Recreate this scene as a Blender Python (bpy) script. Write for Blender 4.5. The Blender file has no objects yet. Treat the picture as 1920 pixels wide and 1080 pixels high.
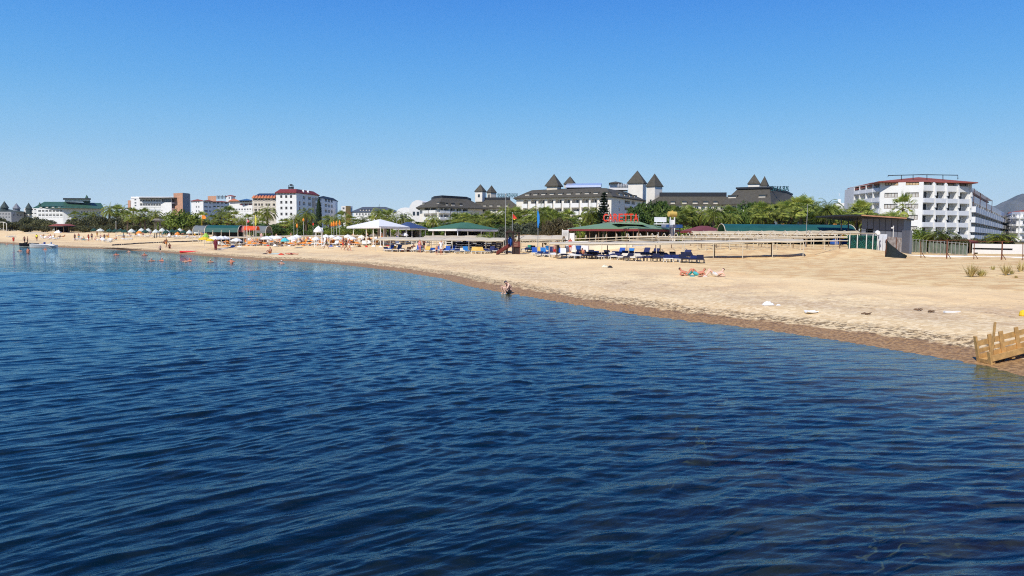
import bpy, bmesh, math, random
import numpy as np
from math import sin, cos, pi, radians, atan2, sqrt
from mathutils import Vector, Matrix
random.seed(7)
sc = bpy.context.scene
COL = sc.collection
# ---------------------------------------------------------------- camera
F, HZ, EYE, ROLL = 1480.0, 439.0, 3.3, radians(0.5)
PITCH = math.atan((540 - HZ) / F)
cam_d = bpy.data.cameras.new("camera"); cam = bpy.data.objects.new("camera", cam_d); COL.objects.link(cam)
cam_d.sensor_width = 36; cam_d.lens = 36 * F / 1920; cam_d.clip_start = 0.1; cam_d.clip_end = 30000
cam.location = (0, 0, EYE); 
FWD = Vector((0, cos(PITCH), -sin(PITCH))); _r = Vector((1,0,0)); _u = Vector((0, sin(PITCH), cos(PITCH)))
CR = _r*cos(ROLL) + _u*sin(ROLL); CU = _u*cos(ROLL) - _r*sin(ROLL)
cam.rotation_euler = Matrix((CR, CU, -FWD)).transposed().to_euler()
sc.camera = cam
# ---------------------------------------------------------------- sky and sun
SUN_EL = radians(47)
SUN_DIR = Vector((-0.50*cos(SUN_EL), -0.866*cos(SUN_EL), sin(SUN_EL))).normalized()   # towards the sun
w = bpy.data.worlds.new("World"); sc.world = w; w.use_nodes = True
nt = w.node_tree; nt.nodes.clear()
sky = nt.nodes.new("ShaderNodeTexSky"); sky.sky_type = 'NISHITA'; sky.sun_disc = False
sky.sun_elevation = SUN_EL; sky.sun_rotation = atan2(SUN_DIR.x, SUN_DIR.y)
sky.altitude = 300; sky.air_density = 1.0; sky.dust_density = 0.25; sky.ozone_density = 3.2
geo = nt.nodes.new("ShaderNodeTexCoord"); sep = nt.nodes.new("ShaderNodeSeparateXYZ"); nt.links.new(geo.outputs['Generated'], sep.inputs[0])
rmp = nt.nodes.new("ShaderNodeValToRGB"); nt.links.new(sep.outputs['Z'], rmp.inputs[0])
rmp.color_ramp.interpolation = 'B_SPLINE'
def lin(h): return [(((int(h[i:i+2],16)/255)+0.055)/1.055)**2.4 for i in (0,2,4)]
SKYC = [(0.0,'D4EBFB'),(0.047,'C0E3F9'),(0.10,'90CBF4'),(0.176,'60B2F2'),(0.276,'3A8FEC'),(0.42,'2674DA'),(0.65,'1C5CC0'),(1.0,'154AA6')]
while len(rmp.color_ramp.elements) < len(SKYC): rmp.color_ramp.elements.new(0.5)
for e, (p_, h_) in zip(rmp.color_ramp.elements, SKYC): e.position = p_; e.color = (*lin(h_), 1)
sclv = nt.nodes.new("ShaderNodeVectorMath"); sclv.operation = 'SCALE'; sclv.inputs[3].default_value = 10.0
nt.links.new(rmp.outputs[0], sclv.inputs[0])
skm = nt.nodes.new("ShaderNodeMix"); skm.data_type = 'RGBA'; skm.inputs[0].default_value = 0.9
bg = nt.nodes.new("ShaderNodeBackground"); bg.inputs[1].default_value = 0.1
wo = nt.nodes.new("ShaderNodeOutputWorld")
nt.links.new(sky.outputs[0], skm.inputs[6]); nt.links.new(sclv.outputs[0], skm.inputs[7])
nt.links.new(skm.outputs[2], bg.inputs[0]); nt.links.new(bg.outputs[0], wo.inputs[0])
sun_d = bpy.data.lights.new("sun", 'SUN'); sun = bpy.data.objects.new("sun", sun_d); COL.objects.link(sun)
sun_d.energy = 4.6; sun_d.angle = radians(0.5); sun_d.color = (1.0, 0.95, 0.86)
sun.rotation_euler = SUN_DIR.to_track_quat('Z', 'Y').to_euler()
sc.view_settings.view_transform = 'Standard'; sc.view_settings.look = 'None'
sc.view_settings.exposure = 0.0; sc.view_settings.gamma = 1.0
sc.cycles.max_bounces = 8; sc.cycles.transparent_max_bounces = 12
sc.cycles.caustics_reflective = False; sc.cycles.caustics_refractive = False
sc.cycles.use_denoising = False; sc.cycles.filter_width = 1.1; sc.cycles.volume_bounces = 0
sc.cycles.sample_clamp_indirect = 6
# ---------------------------------------------------------------- pixel <-> world
def ray(px, py): return CR*(px-960) + CU*(540-py) + FWD*F
def P(px, py, Y):
    d = ray(px, py); t = Y / d.y
    return Vector((d.x*t, Y, EYE + d.z*t))
def proj(p):
    q = Vector((p[0], p[1], p[2]-EYE)); f = q.dot(FWD)
    return 960 + F*q.dot(CR)/f, 540 - F*q.dot(CU)/f
def G0(px, py):
    d = ray(px, py); t = -EYE / d.z
    return (d.x*t, d.y*t)
# ---------------------------------------------------------------- terrain
SHORE_PX = [(0,456),(60,461),(100,463.5),(200,467),(300,473),(395,481),(470,487),(540,489.5),(640,496),(740,508),
 (830,522),(880,537),(940,548),(1000,558),(1100,575),(1200,591),(1300,603),(1400,614),(1500,628),(1600,643),
 (1700,660),(1800,677),(1860,689),(1920,705)]
SH = [(-900., 330.), (-420., 300.)] + [G0(*p) for p in SHORE_PX] + [(19., 11.), (24., -6.), (40., -40.), (90., -160.), (400., -700.)]
SH = np.array(SH)
def smooth(t):
    t = np.clip(t, 0, 1); return t*t*(3-2*t)
def shore_dist(x, y):
    x = np.asarray(x, float); y = np.asarray(y, float)
    best = np.full(x.shape, 1e12); sg = np.ones(x.shape)
    for i in range(len(SH)-1):
        ax, ay = SH[i]; bx, by = SH[i+1]; dx, dy = bx-ax, by-ay; L = dx*dx+dy*dy
        t = np.clip(((x-ax)*dx + (y-ay)*dy)/L, 0, 1)
        qx = x-(ax+t*dx); qy = y-(ay+t*dy); d = qx*qx+qy*qy
        c = dx*(y-ay) - dy*(x-ax)
        m = d < best - 1e-9
        best = np.where(m, d, best); sg = np.where(m, np.sign(c), sg)
    return np.sqrt(best)*np.where(sg == 0, 1, sg)
def vnoise(x, y, seed=0):
    xi = np.floor(x).astype(np.int64); yi = np.floor(y).astype(np.int64); fx = x-xi; fy = y-yi
    fx = fx*fx*(3-2*fx); fy = fy*fy*(3-2*fy)
    def h(a, b):
        n = (a*374761393 + b*668265263 + seed*1442695041) & 0x7fffffff
        n = ((n ^ (n >> 13))*1274126177) & 0x7fffffff
        return ((n ^ (n >> 16)) & 0xffff)/65535.0
    return (h(xi,yi)*(1-fx)+h(xi+1,yi)*fx)*(1-fy) + (h(xi,yi+1)*(1-fx)+h(xi+1,yi+1)*fx)*fy
PS = np.array([(-200,-9),(-60,-4.6),(-25,-2.5),(-8,-1.1),(0,0),(2.5,.36),(3.4,.5),(12,.82),(25,1.2),(40,1.6),(60,1.9),(90,2.3),(200,2.6),(9000,3.0)])
MOUND = P(1612, 470, 70)
def ground(x, y, detail=True):
    x = np.asarray(x, float); y = np.asarray(y, float)
    s = shore_dist(x, y)
    s = s + np.where(s > -6, (vnoise(x*.25, y*.25, 3)-.5)*1.2*smooth((np.abs(s))/3), 0)
    z = np.interp(s, PS[:,0], PS[:,1])
    z = z + .8*smooth((x-1.2)/2.5)*smooth((14.5-y)/4)*smooth((-s-5)/4)
    z = z + 1.1*smooth((y-140)/130)*smooth(s/45)*smooth((1500-y)/900)
    z = z + 0.75*np.exp(-(((x-MOUND.x)/4.2)**2 + ((y-72)/3.4)**2))
    fl_ = smooth((x-31-(y-65)*.35)/5)*smooth((y-45)/15); z = z*(1-fl_) + np.minimum(z, 1.38+.001*y)*fl_
    z = z + .45*smooth((y-77)/6)*smooth((x-8)/8)*(1-smooth((x-31-(y-70)*.55)/5))*(1-smooth((y-115)/10))
    if detail:
        a = smooth((s-2.5)/5)
        z = z + a*((vnoise(x*.35, y*.35, 5)-.5)*.16 + (vnoise(x*1.3, y*1.3, 6)-.5)*.07 + (vnoise(x*3.1, y*3.1, 8)-.5)*.035)
        b = smooth((-s-4)/6)   # rocks and weed humps on the seabed
        r = vnoise(x*.55+9, y*.55, 11); z = z + b*smooth((r-.5)*3)*(.3+.6*smooth((x-1)/6))*(.6+.6*vnoise(x*2.2, y*2.2, 12)); z = np.where(s < -4, np.minimum(z, -.42), z)
    return z
def gz(x, y): return float(ground(np.array([x]), np.array([y]))[0])
def G(px, py):
    """point where the sight line through a pixel meets the ground"""
    d = ray(px, py).normalized(); ts = np.geomspace(12, 900, 500)
    z = ground(d.x*ts, d.y*ts) - (EYE + d.z*ts)
    i = np.argmax(z > 0)
    if z[i] <= 0: i = len(ts)-1
    t0, t1 = ts[max(i-1,0)], ts[i]; f = z[max(i-1,0)]/(z[max(i-1,0)]-z[i]+1e-9) if i > 0 else 0
    t = t0 + (t1-t0)*float(np.clip(f,0,1))
    x, y = d.x*t, d.y*t
    return Vector((x, y, gz(x, y)))
# ---------------------------------------------------------------- materials
def srgb(h):
    c = [int(h[i:i+2],16)/255 for i in (0,2,4)]
    return tuple(((v+0.055)/1.055)**2.4 if v > .04045 else v/12.92 for v in c)
MATS = {}
def mat(name, col, rough=0.7, var=0.12, scale=3.0, metal=0.0, bump=0.0, spec=0.4, col2=None, objrand=0.0, translucent=0.0):
    if name in MATS: return MATS[name]
    m = bpy.data.materials.new(name); m.use_nodes = True; t = m.node_tree; t.nodes.clear()
    out = t.nodes.new("ShaderNodeOutputMaterial"); b = t.nodes.new("ShaderNodeBsdfPrincipled")
    b.inputs['Roughness'].default_value = rough; b.inputs['Metallic'].default_value = metal
    b.inputs['Specular IOR Level'].default_value = spec
    tc = t.nodes.new("ShaderNodeTexCoord"); n = t.nodes.new("ShaderNodeTexNoise")
    n.inputs['Scale'].default_value = scale; n.inputs['Detail'].default_value = 4
    t.links.new(tc.outputs['Object'], n.inputs['Vector'])
    mx = t.nodes.new("ShaderNodeMix"); mx.data_type = 'RGBA'
    c1 = tuple(max(0, c*(1-var)) for c in col[:3]) + (1,)
    c2 = (col2 if col2 else tuple(min(1, c*(1+var)) for c in col[:3]))
    c2 = tuple(c2[:3]) + (1,)
    mx.inputs[6].default_value = c1; mx.inputs[7].default_value = c2
    mr = t.nodes.new("ShaderNodeMapRange"); mr.inputs[1].default_value = .3; mr.inputs[2].default_value = .7
    t.links.new(n.outputs[0], mr.inputs[0]); t.links.new(mr.outputs[0], mx.inputs[0])
    src = mx.outputs[2]
    if objrand:
        oi = t.nodes.new("ShaderNodeObjectInfo"); h = t.nodes.new("ShaderNodeHueSaturation")
        r = t.nodes.new("ShaderNodeMapRange"); r.inputs[3].default_value = 1-objrand; r.inputs[4].default_value = 1+objrand
        t.links.new(oi.outputs['Random'], r.inputs[0]); t.links.new(r.outputs[0], h.inputs['Value'])
        t.links.new(src, h.inputs['Color']); src = h.outputs[0]
    t.links.new(src, b.inputs['Base Color'])
    if bump:
        bp = t.nodes.new("ShaderNodeBump"); bp.inputs['Strength'].default_value = bump; bp.inputs['Distance'].default_value = .02
        t.links.new(n.outputs[0], bp.inputs['Height']); t.links.new(bp.outputs[0], b.inputs['Normal'])
    sh = b.outputs[0]
    if translucent:
        tr = t.nodes.new("ShaderNodeBsdfTranslucent"); t.links.new(src, tr.inputs[0])
        ms = t.nodes.new("ShaderNodeMixShader"); ms.inputs[0].default_value = translucent
        t.links.new(sh, ms.inputs[1]); t.links.new(tr.outputs[0], ms.inputs[2]); sh = ms.outputs[0]
    t.links.new(sh, out.inputs[0]); MATS[name] = m
    return m
# ---------------------------------------------------------------- tags and builders
def tag(o, label=None, cat=None, group=None, kind=None):
    if label: o['label'] = label
    if cat: o['category'] = cat
    if group: o['group'] = group
    if kind: o['kind'] = kind
    return o
def empty(name, loc=(0,0,0), rz=0.0, label=None, cat=None, group=None):
    o = bpy.data.objects.new(name, None); COL.objects.link(o); o.location = loc; o.rotation_euler = (0,0,rz)
    o.empty_display_size = .3
    return tag(o, label, cat, group)
class MB:
    """collects boxes, bars, tubes and sheets; build() links them as one mesh object"""
    def __init__(s): s.v = []; s.f = []; s.m = []; s.cur = 0
    def add(s, vs, fs):
        n = len(s.v); s.v += [tuple(p) for p in vs]; s.f += [tuple(i+n for i in f) for f in fs]; s.m += [s.cur]*len(fs); return s
    def mi(s, i): s.cur = i; return s
    def quad(s, a, b, c, d): return s.add([a,b,c,d], [(0,1,2,3)])
    def hexa(s, p): # 4 bottom ccw, 4 top ccw
        return s.add(p, [(3,2,1,0),(4,5,6,7),(0,1,5,4),(1,2,6,5),(2,3,7,6),(3,0,4,7)])
    def box(s, x0, x1, y0, y1, z0, z1):
        return s.hexa([(x0,y0,z0),(x1,y0,z0),(x1,y1,z0),(x0,y1,z0),(x0,y0,z1),(x1,y0,z1),(x1,y1,z1),(x0,y1,z1)])
    def obox(s, o, u, l, n, d, z0, z1):
        """box from o along unit u by l, along unit n by d, from z0 to z1"""
        o, u, n = Vector(o), Vector(u), Vector(n)
        b = [o, o+u*l, o+u*l+n*d, o+n*d]
        if (u.cross(n)).z*l*d < 0: b = b[::-1]
        return s.hexa([(p.x,p.y,z0) for p in b] + [(p.x,p.y,z1) for p in b])
    def tube(s, pts, r, seg=6, cap=True):
        pts = [Vector(p) for p in pts]; n = len(pts); rs = r if isinstance(r, (list,tuple)) else [r]*n
        base = len(s.v); up = Vector((0,0,1))
        for i, p in enumerate(pts):
            d = (pts[min(i+1,n-1)]-pts[max(i-1,0)]).normalized()
            a = d.cross(up if abs(d.z) < .95 else Vector((1,0,0))).normalized(); b = d.cross(a)
            for k in range(seg):
                t = 2*pi*k/seg; s.v.append(tuple(p + (a*cos(t)+b*sin(t))*rs[i]))
        for i in range(n-1):
            for k in range(seg):
                k2 = (k+1) % seg
                s.f.append((base+i*seg+k, base+i*seg+k2, base+(i+1)*seg+k2, base+(i+1)*seg+k)); s.m.append(s.cur)
        if cap:
            s.f.append(tuple(base+k for k in range(seg))); s.m.append(s.cur)
            s.f.append(tuple(base+(n-1)*seg+k for k in range(seg))[::-1]); s.m.append(s.cur)
        return s
    def lathe(s, c, prof, seg=12, ph=0.0):
        c = Vector(c); base = len(s.v)
        for r, z in prof:
            for k in range(seg):
                t = ph+2*pi*k/seg; s.v.append((c.x+r*cos(t), c.y+r*sin(t), c.z+z))
        for i in range(len(prof)-1):
            for k in range(seg):
                k2 = (k+1) % seg
                s.f.append((base+i*seg+k, base+i*seg+k2, base+(i+1)*seg+k2, base+(i+1)*seg+k)); s.m.append(s.cur)
        return s
    def ball(s, c, r, seg=10, rings=6, sz=1.0):
        return s.lathe(c, [(max(1e-4, r*sin(pi*i/rings)), -r*sz*cos(pi*i/rings)) for i in range(rings+1)], seg)
    def mesh(s, name, mats):
        me = bpy.data.meshes.new(name); me.from_pydata(s.v, [], s.f)
        for m in (mats if isinstance(mats, (list,tuple)) else [mats]): me.materials.append(m)
        me.polygons.foreach_set('material_index', s.m); me.update(); return me
    def build(s, name, mats, parent=None, smooth_=False):
        me = s.mesh(name, mats)
        if smooth_: me.polygons.foreach_set('use_smooth', [True]*len(me.polygons))
        o = bpy.data.objects.new(name, me); COL.objects.link(o)
        if parent: o.parent = parent
        return o
KIDS = {}
def kids(o):
    return [c for c in COL.objects if c.parent == o]
def snapshot(o):
    """a thing with its parts, listed once, so that copies are quick"""
    ch = kids(o); return (o, [(c, kids(c)) for c in ch])
def dup(snap, loc=None, rz=None, scale=None, label=None, cat=None, group=None, mats=None):
    o, ch = snap; r = o.copy(); COL.objects.link(r)
    if loc is not None: r.location = loc
    if rz is not None: r.rotation_euler = (0,0,rz)
    if scale is not None: r.scale = scale if hasattr(scale,'__len__') else (scale,)*3
    tag(r, label, cat, group)
    def paint(c):
        if mats and c.name.split('.')[0] in mats:
            c.material_slots[0].link = 'OBJECT'; c.material_slots[0].material = mats[c.name.split('.')[0]]
    paint(r) if r.type == 'MESH' else None
    for c, g in ch:
        d = c.copy(); COL.objects.link(d); d.parent = r; paint(d)
        for e in g:
            k = e.copy(); COL.objects.link(k); k.parent = d; paint(k)
    return r
def remove_tree(snap):
    o, ch = snap
    for c, g in ch:
        for e in g: bpy.data.objects.remove(e)
        bpy.data.objects.remove(c)
    bpy.data.objects.remove(o)
ORD = ['first','second','third','fourth','fifth','sixth','seventh','eighth','ninth','tenth','eleventh','twelfth','thirteenth','fourteenth','fifteenth','sixteenth','seventeenth','eighteenth','nineteenth','twentieth']
def ordinal(i, n):
    if i == 0: return 'leftmost'
    if i == n-1: return 'rightmost'
    if i < (n+1)//2: return (ORD[i] if i < 20 else 'twenty-'+ORD[i-20]) + ' from the left'
    j = n-1-i
    return (ORD[j] if j < 20 else 'twenty-'+ORD[j-20]) + ' from the right'
def label_row(objs, fmt):
    """gives each object of a row its own label; fmt holds {k} for the place counted along the row"""
    objs = sorted(objs, key=lambda o: proj(o.location)[0])
    for i, o in enumerate(objs): o['label'] = fmt(o).format(k=ordinal(i, len(objs))) if callable(fmt) else fmt.format(k=ordinal(i, len(objs)))
# ---------------------------------------------------------------- polar sheets: terrain and sea
def polar_sheet(name, radii, angs, zf, attrs=None):
    R, A = np.meshgrid(radii, angs, indexing='ij'); X = R*np.sin(A); Y = R*np.cos(A)
    Z, extra = zf(X, Y, R)
    nr, na = len(radii), len(angs)
    co = np.stack([X, Y, Z], -1).reshape(-1, 3).astype(np.float32)
    i = np.arange(nr-1)[:,None]*na + np.arange(na-1)[None,:]
    q = np.stack([i, i+na, i+na+1, i+1], -1).reshape(-1, 4)[:, ::-1]
    me = bpy.data.meshes.new(name); me.vertices.add(len(co)); me.vertices.foreach_set('co', co.ravel())
    me.loops.add(q.size); me.loops.foreach_set('vertex_index', q.ravel().astype(np.int32))
    me.polygons.add(len(q)); me.polygons.foreach_set('loop_start', np.arange(0, q.size, 4, dtype=np.int32))
    me.polygons.foreach_set('use_smooth', np.ones(len(q), bool))
    me.update(calc_edges=True)
    for k, v in (extra or {}).items():
        a = me.attributes.new(k, 'FLOAT', 'POINT'); a.data.foreach_set('value', v.ravel().astype(np.float32))
    o = bpy.data.objects.new(name, me); COL.objects.link(o)
    return o
def angset(dense):
    a = np.concatenate([np.linspace(-180,-60,13)[:-1], np.linspace(-60,-40,12)[:-1], np.linspace(-40,40,dense)[:-1], np.linspace(40,60,12)[:-1], np.linspace(60,180,13)])
    return np.radians(a)
def N(t, kind, **kw):
    n = t.nodes.new(kind)
    for k, v in kw.items():
        if k in n.inputs: n.inputs[k].default_value = v
        else: setattr(n, k, v)
    return n
def math_(t, op, a, b=None, c=None, clamp=False):
    n = t.nodes.new("ShaderNodeMath"); n.operation = op; n.use_clamp = clamp
    for i, x in enumerate((a, b, c)):
        if x is None: continue
        if isinstance(x, (int,float)): n.inputs[i].default_value = x
        else: t.links.new(x, n.inputs[i])
    return n.outputs[0]
def mixc(t, f, a, b):
    n = t.nodes.new("ShaderNodeMix"); n.data_type = 'RGBA'
    for i, x in ((0,f),(6,a),(7,b)):
        if isinstance(x, (int,float)): n.inputs[i].default_value = x
        elif isinstance(x, tuple): n.inputs[i].default_value = tuple(x[:3])+(1,)
        else: t.links.new(x, n.inputs[i])
    return n.outputs[2]
def maprange(t, v, a, b, c=0., d=1.):
    n = t.nodes.new("ShaderNodeMapRange"); n.interpolation_type = 'SMOOTHSTEP'
    t.links.new(v, n.inputs[0])
    for i, x in enumerate((a,b,c,d)): n.inputs[i+1].default_value = x
    return n.outputs[0]
def noise_(t, vec, scale, detail=5, rough=.55):
    n = N(t, "ShaderNodeTexNoise", Scale=scale, Detail=detail, Roughness=rough); t.links.new(vec, n.inputs['Vector']); return n.outputs[0]
# terrain material
def terrain_mat():
    m = bpy.data.materials.new("sand_and_shingle"); m.use_nodes = True; t = m.node_tree; t.nodes.clear()
    out = t.nodes.new("ShaderNodeOutputMaterial"); b = N(t, "ShaderNodeBsdfPrincipled", Roughness=.9); b.inputs['Specular IOR Level'].default_value = .15
    tc = t.nodes.new("ShaderNodeTexCoord"); v = tc.outputs['Object']
    s = N(t, "ShaderNodeAttribute", attribute_name='shore').outputs['Fac']
    big = noise_(t, v, .12); mid = noise_(t, v, .8); fine = noise_(t, v, 9, 6, .65)
    sw = math_(t, 'ADD', s, math_(t, 'MULTIPLY', math_(t, 'SUBTRACT', mid, .5), 2.2))
    sand = mixc(t, maprange(t, big, .35, .65), srgb('E8C896'), srgb('F1D5A3'))
    yel = math_(t, 'MULTIPLY', maprange(t, sw, 14.5, 17), N(t, "ShaderNodeAttribute", attribute_name='east').outputs['Fac'])
    sand = mixc(t, yel, sand, mixc(t, maprange(t, mid, .4, .62), srgb('E3C794'), srgb('D2AE7C')))
    # shingle belt with pinkish-brown weed stains
    st = math_(t, 'MULTIPLY', math_(t, 'MULTIPLY', maprange(t, sw, 2, 4), math_(t, 'SUBTRACT', 1., maprange(t, sw, 8, 15))), maprange(t, noise_(t, v, .45, 5, .6), .47, .62))
    sand = mixc(t, math_(t, 'MULTIPLY', st, .5), sand, srgb('B99A7A'))
    vo = N(t, "ShaderNodeTexVoronoi", Scale=7.); t.links.new(v, vo.inputs['Vector'])
    peb = mixc(t, maprange(t, vo.outputs['Color'], .2, .9), srgb('A88C66'), srgb('EBDCBC'))
    pebf = math_(t, 'MULTIPLY', math_(t, 'SUBTRACT', 1., maprange(t, sw, 4, 13)), .38)
    sand = mixc(t, pebf, sand, peb)
    spk = maprange(t, noise_(t, v, 4.5, 4, .7), .60, .70)
    sand = mixc(t, math_(t, 'MULTIPLY', spk, .45), sand, srgb('7A6248'))
    # wet band at the water's edge
    wet = math_(t, 'SUBTRACT', 1., maprange(t, math_(t, 'ADD', s, math_(t, 'MULTIPLY', math_(t, 'SUBTRACT', noise_(t, v, 1.6, 6, .7), .5), 1.6)), 1.1, 1.4))
    wetc = mixc(t, maprange(t, fine, .42, .58), srgb('73502E'), srgb('A67F50'))
    sand = mixc(t, math_(t, 'MULTIPLY', wet, .88), sand, wetc)
    sx = t.nodes.new("ShaderNodeSeparateXYZ"); t.links.new(v, sx.inputs[0]); cx = t.nodes.new("ShaderNodeCombineXYZ")
    t.links.new(math_(t, 'MULTIPLY', s, 1.6), cx.inputs[0]); t.links.new(math_(t, 'MULTIPLY', math_(t, 'SUBTRACT', sx.outputs[0], sx.outputs[1]), .22), cx.inputs[1])
    wl = noise_(t, cx.outputs[0], 1.0, 6, .7)
    wm = math_(t, 'MULTIPLY', maprange(t, wl, .56, .66), math_(t, 'MULTIPLY', maprange(t, s, 3.5, 6), math_(t, 'SUBTRACT', 1., maprange(t, s, 11, 14))))
    sand = mixc(t, math_(t, 'MULTIPLY', wm, math_(t, 'MULTIPLY', maprange(t, noise_(t, v, 5., 4, .7), .45, .6), .75)), sand, srgb('6E5240'))
    edge = math_(t, 'MULTIPLY', maprange(t, math_(t, 'ADD', s, math_(t, 'MULTIPLY', math_(t, 'SUBTRACT', noise_(t, v, 1.2, 6, .7), .5), 2.2)), .9, 1.5), math_(t, 'SUBTRACT', 1., maprange(t, math_(t, 'ADD', s, math_(t, 'MULTIPLY', math_(t, 'SUBTRACT', noise_(t, v, 1.2, 6, .7), .5), 2.2)), 1.9, 2.5)))
    sand = mixc(t, math_(t, 'MULTIPLY', edge, math_(t, 'MULTIPLY', maprange(t, noise_(t, v, 6., 4, .7), .42, .58), .8)), sand, srgb('4A3522'))
    # seabed: brown rock and weed, with pale caustic light lines painted into the colour
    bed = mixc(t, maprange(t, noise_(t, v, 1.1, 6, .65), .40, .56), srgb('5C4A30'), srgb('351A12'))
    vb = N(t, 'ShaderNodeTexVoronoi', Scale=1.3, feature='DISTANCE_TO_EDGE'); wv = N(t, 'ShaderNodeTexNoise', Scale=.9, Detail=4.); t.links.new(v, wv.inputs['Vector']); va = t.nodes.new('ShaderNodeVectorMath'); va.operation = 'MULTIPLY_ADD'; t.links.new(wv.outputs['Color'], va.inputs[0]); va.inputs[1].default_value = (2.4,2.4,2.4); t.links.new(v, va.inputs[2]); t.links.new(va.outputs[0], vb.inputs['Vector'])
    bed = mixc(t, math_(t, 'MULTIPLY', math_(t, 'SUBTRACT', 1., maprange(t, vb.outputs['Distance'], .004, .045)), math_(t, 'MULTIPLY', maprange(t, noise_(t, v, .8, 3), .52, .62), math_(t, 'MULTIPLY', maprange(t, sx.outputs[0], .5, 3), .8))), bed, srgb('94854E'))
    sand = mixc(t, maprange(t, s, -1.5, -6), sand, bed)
    # inland: scrubby dry earth
    inl = maprange(t, sw, 62, 80)
    sand = mixc(t, inl, sand, mixc(t, maprange(t, mid, .4, .6), srgb('6B6A45'), srgb('9A8A66')))
    t.links.new(sand, b.inputs['Base Color'])
    t.links.new(math_(t, 'SUBTRACT', .92, math_(t, 'MULTIPLY', wet, .35)), b.inputs['Roughness'])
    bp = N(t, "ShaderNodeBump", Strength=.7, Distance=.06)
    hsum = math_(t, 'ADD', math_(t, 'MULTIPLY', fine, .5), math_(t, 'ADD', noise_(t, v, 2.2, 4), math_(t, 'MULTIPLY', vo.outputs['Distance'], .4)))
    t.links.new(hsum, bp.inputs['Height']); t.links.new(bp.outputs[0], b.inputs['Normal'])
    t.links.new(b.outputs[0], out.inputs[0]); return m
def f_terrain(X, Y, R):
    s = shore_dist(X, Y); return ground(X, Y), {'shore': s, 'east': smooth((X-8-(Y-45)*.15)/7)*smooth((150-Y)/60)}
rad = np.concatenate([np.linspace(.5, 8, 20)[:-1], np.geomspace(8, 220, 620)[:-1], np.geomspace(220, 700, 60)[:-1], np.geomspace(700, 7400, 24)])
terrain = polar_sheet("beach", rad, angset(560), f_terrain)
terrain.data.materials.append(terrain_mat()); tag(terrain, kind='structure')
# sea
rng = np.random.RandomState(4)
NW = 120
lam = np.exp(rng.uniform(np.log(.13), np.log(1.7), NW)); kk = 2*pi/lam
famA = rng.rand(NW) < .55; th = np.where(famA, np.radians(136)+rng.randn(NW)*radians(9), np.radians(100)+rng.randn(NW)*radians(15))
amp = .00215*lam**.80*(.4+1.2*rng.rand(NW)); amp = amp*np.where(lam > 1.1, .7, 1)
ph = rng.rand(NW)*2*pi
def f_sea(X, Y, R):
    s = shore_dist(X, Y); calm = .55+.45*smooth((-s-.3)/8)
    gust = .65+.7*vnoise(X*.06+3, Y*.06, 21)*1.0
    Z = np.zeros_like(X); sp = np.where(R < 70, np.maximum(R*.0024, .025), R*.005)
    wx = X + .5*(vnoise(X*.12, Y*.3, 31)-.5)*2; wy = Y + .35*(vnoise(X*.12, Y*.35, 32)-.5)*2
    tt = smooth((np.arctan2(X, Y)+.45)/.85)
    for i in range(NW):
        f = smooth((lam[i]/sp-2.2)/3)
        p = kk[i]*(cos(th[i])*wx + sin(th[i])*wy) + ph[i]
        sn = np.sin(p); Z += amp[i]*((1.25-.85*tt) if famA[i] else (.55+.6*tt))*f*(sn - .26*np.cos(2*p))
    Z = Z*calm*gust
    depth = np.clip(-ground(X, Y, R.max() > 100), 0, 20)
    return np.where(s < 4, Z, -1.5), {'depth': depth}
rs = np.concatenate([np.linspace(.5, 6, 12)[:-1], np.geomspace(6, 70, 1250)[:-1], np.geomspace(70, 150, 190)[:-1], np.geomspace(150, 420, 110)[:-1], np.geomspace(420, 7400, 30)])
def sea_mat():
    m = bpy.data.materials.new("sea_water"); m.use_nodes = True; t = m.node_tree; t.nodes.clear()
    out = t.nodes.new("ShaderNodeOutputMaterial"); tc = t.nodes.new("ShaderNodeTexCoord"); v = tc.outputs['Object']
    mp = N(t, "ShaderNodeMapping"); mp.vector_type = 'TEXTURE'; mp.inputs['Rotation'].default_value = (0,0,radians(32)); mp.inputs['Scale'].default_value = (3.6, .8, 1)
    t.links.new(v, mp.inputs['Vector'])
    n1 = noise_(t, mp.outputs[0], 3.4, 6, .6); n2 = noise_(t, v, 2.0, 4, .5)
    bp = N(t, "ShaderNodeBump", Strength=.4, Distance=.05)
    t.links.new(math_(t, 'ADD', n1, math_(t, 'MULTIPLY', n2, .35)), bp.inputs['Height'])
    gl = N(t, "ShaderNodeBsdfGlossy", Roughness=.03); t.links.new(bp.outputs[0], gl.inputs['Normal']); gl.inputs[0].default_value = (.66,.91,1,1)
    fr = N(t, "ShaderNodeFresnel", IOR=1.34); t.links.new(bp.outputs[0], fr.inputs['Normal'])
    dep = N(t, "ShaderNodeAttribute", attribute_name='depth').outputs['Fac']
    tf = math_(t, 'POWER', 2.718, math_(t, 'MULTIPLY', dep, -.48))
    body = N(t, "ShaderNodeBsdfDiffuse"); t.links.new(mixc(t, maprange(t, noise_(t, v, .05, 3), .3, .7), (.0005,.011,.019), (.001,.019,.027)), body.inputs[0])
    tr = N(t, "ShaderNodeBsdfTransparent"); tr.inputs[0].default_value = (.62,.78,.84,1)
    mb = t.nodes.new("ShaderNodeMixShader"); t.links.new(tf, mb.inputs[0]); t.links.new(body.outputs[0], mb.inputs[1]); t.links.new(tr.outputs[0], mb.inputs[2])
    ms = t.nodes.new("ShaderNodeMixShader"); t.links.new(fr.outputs[0], ms.inputs[0]); t.links.new(mb.outputs[0], ms.inputs[1]); t.links.new(gl.outputs[0], ms.inputs[2])
    t.links.new(ms.outputs[0], out.inputs[0]); return m
sea = polar_sheet("sea", rs, angset(1000), f_sea); sea.data.materials.append(sea_mat()); tag(sea, kind='structure')
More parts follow.
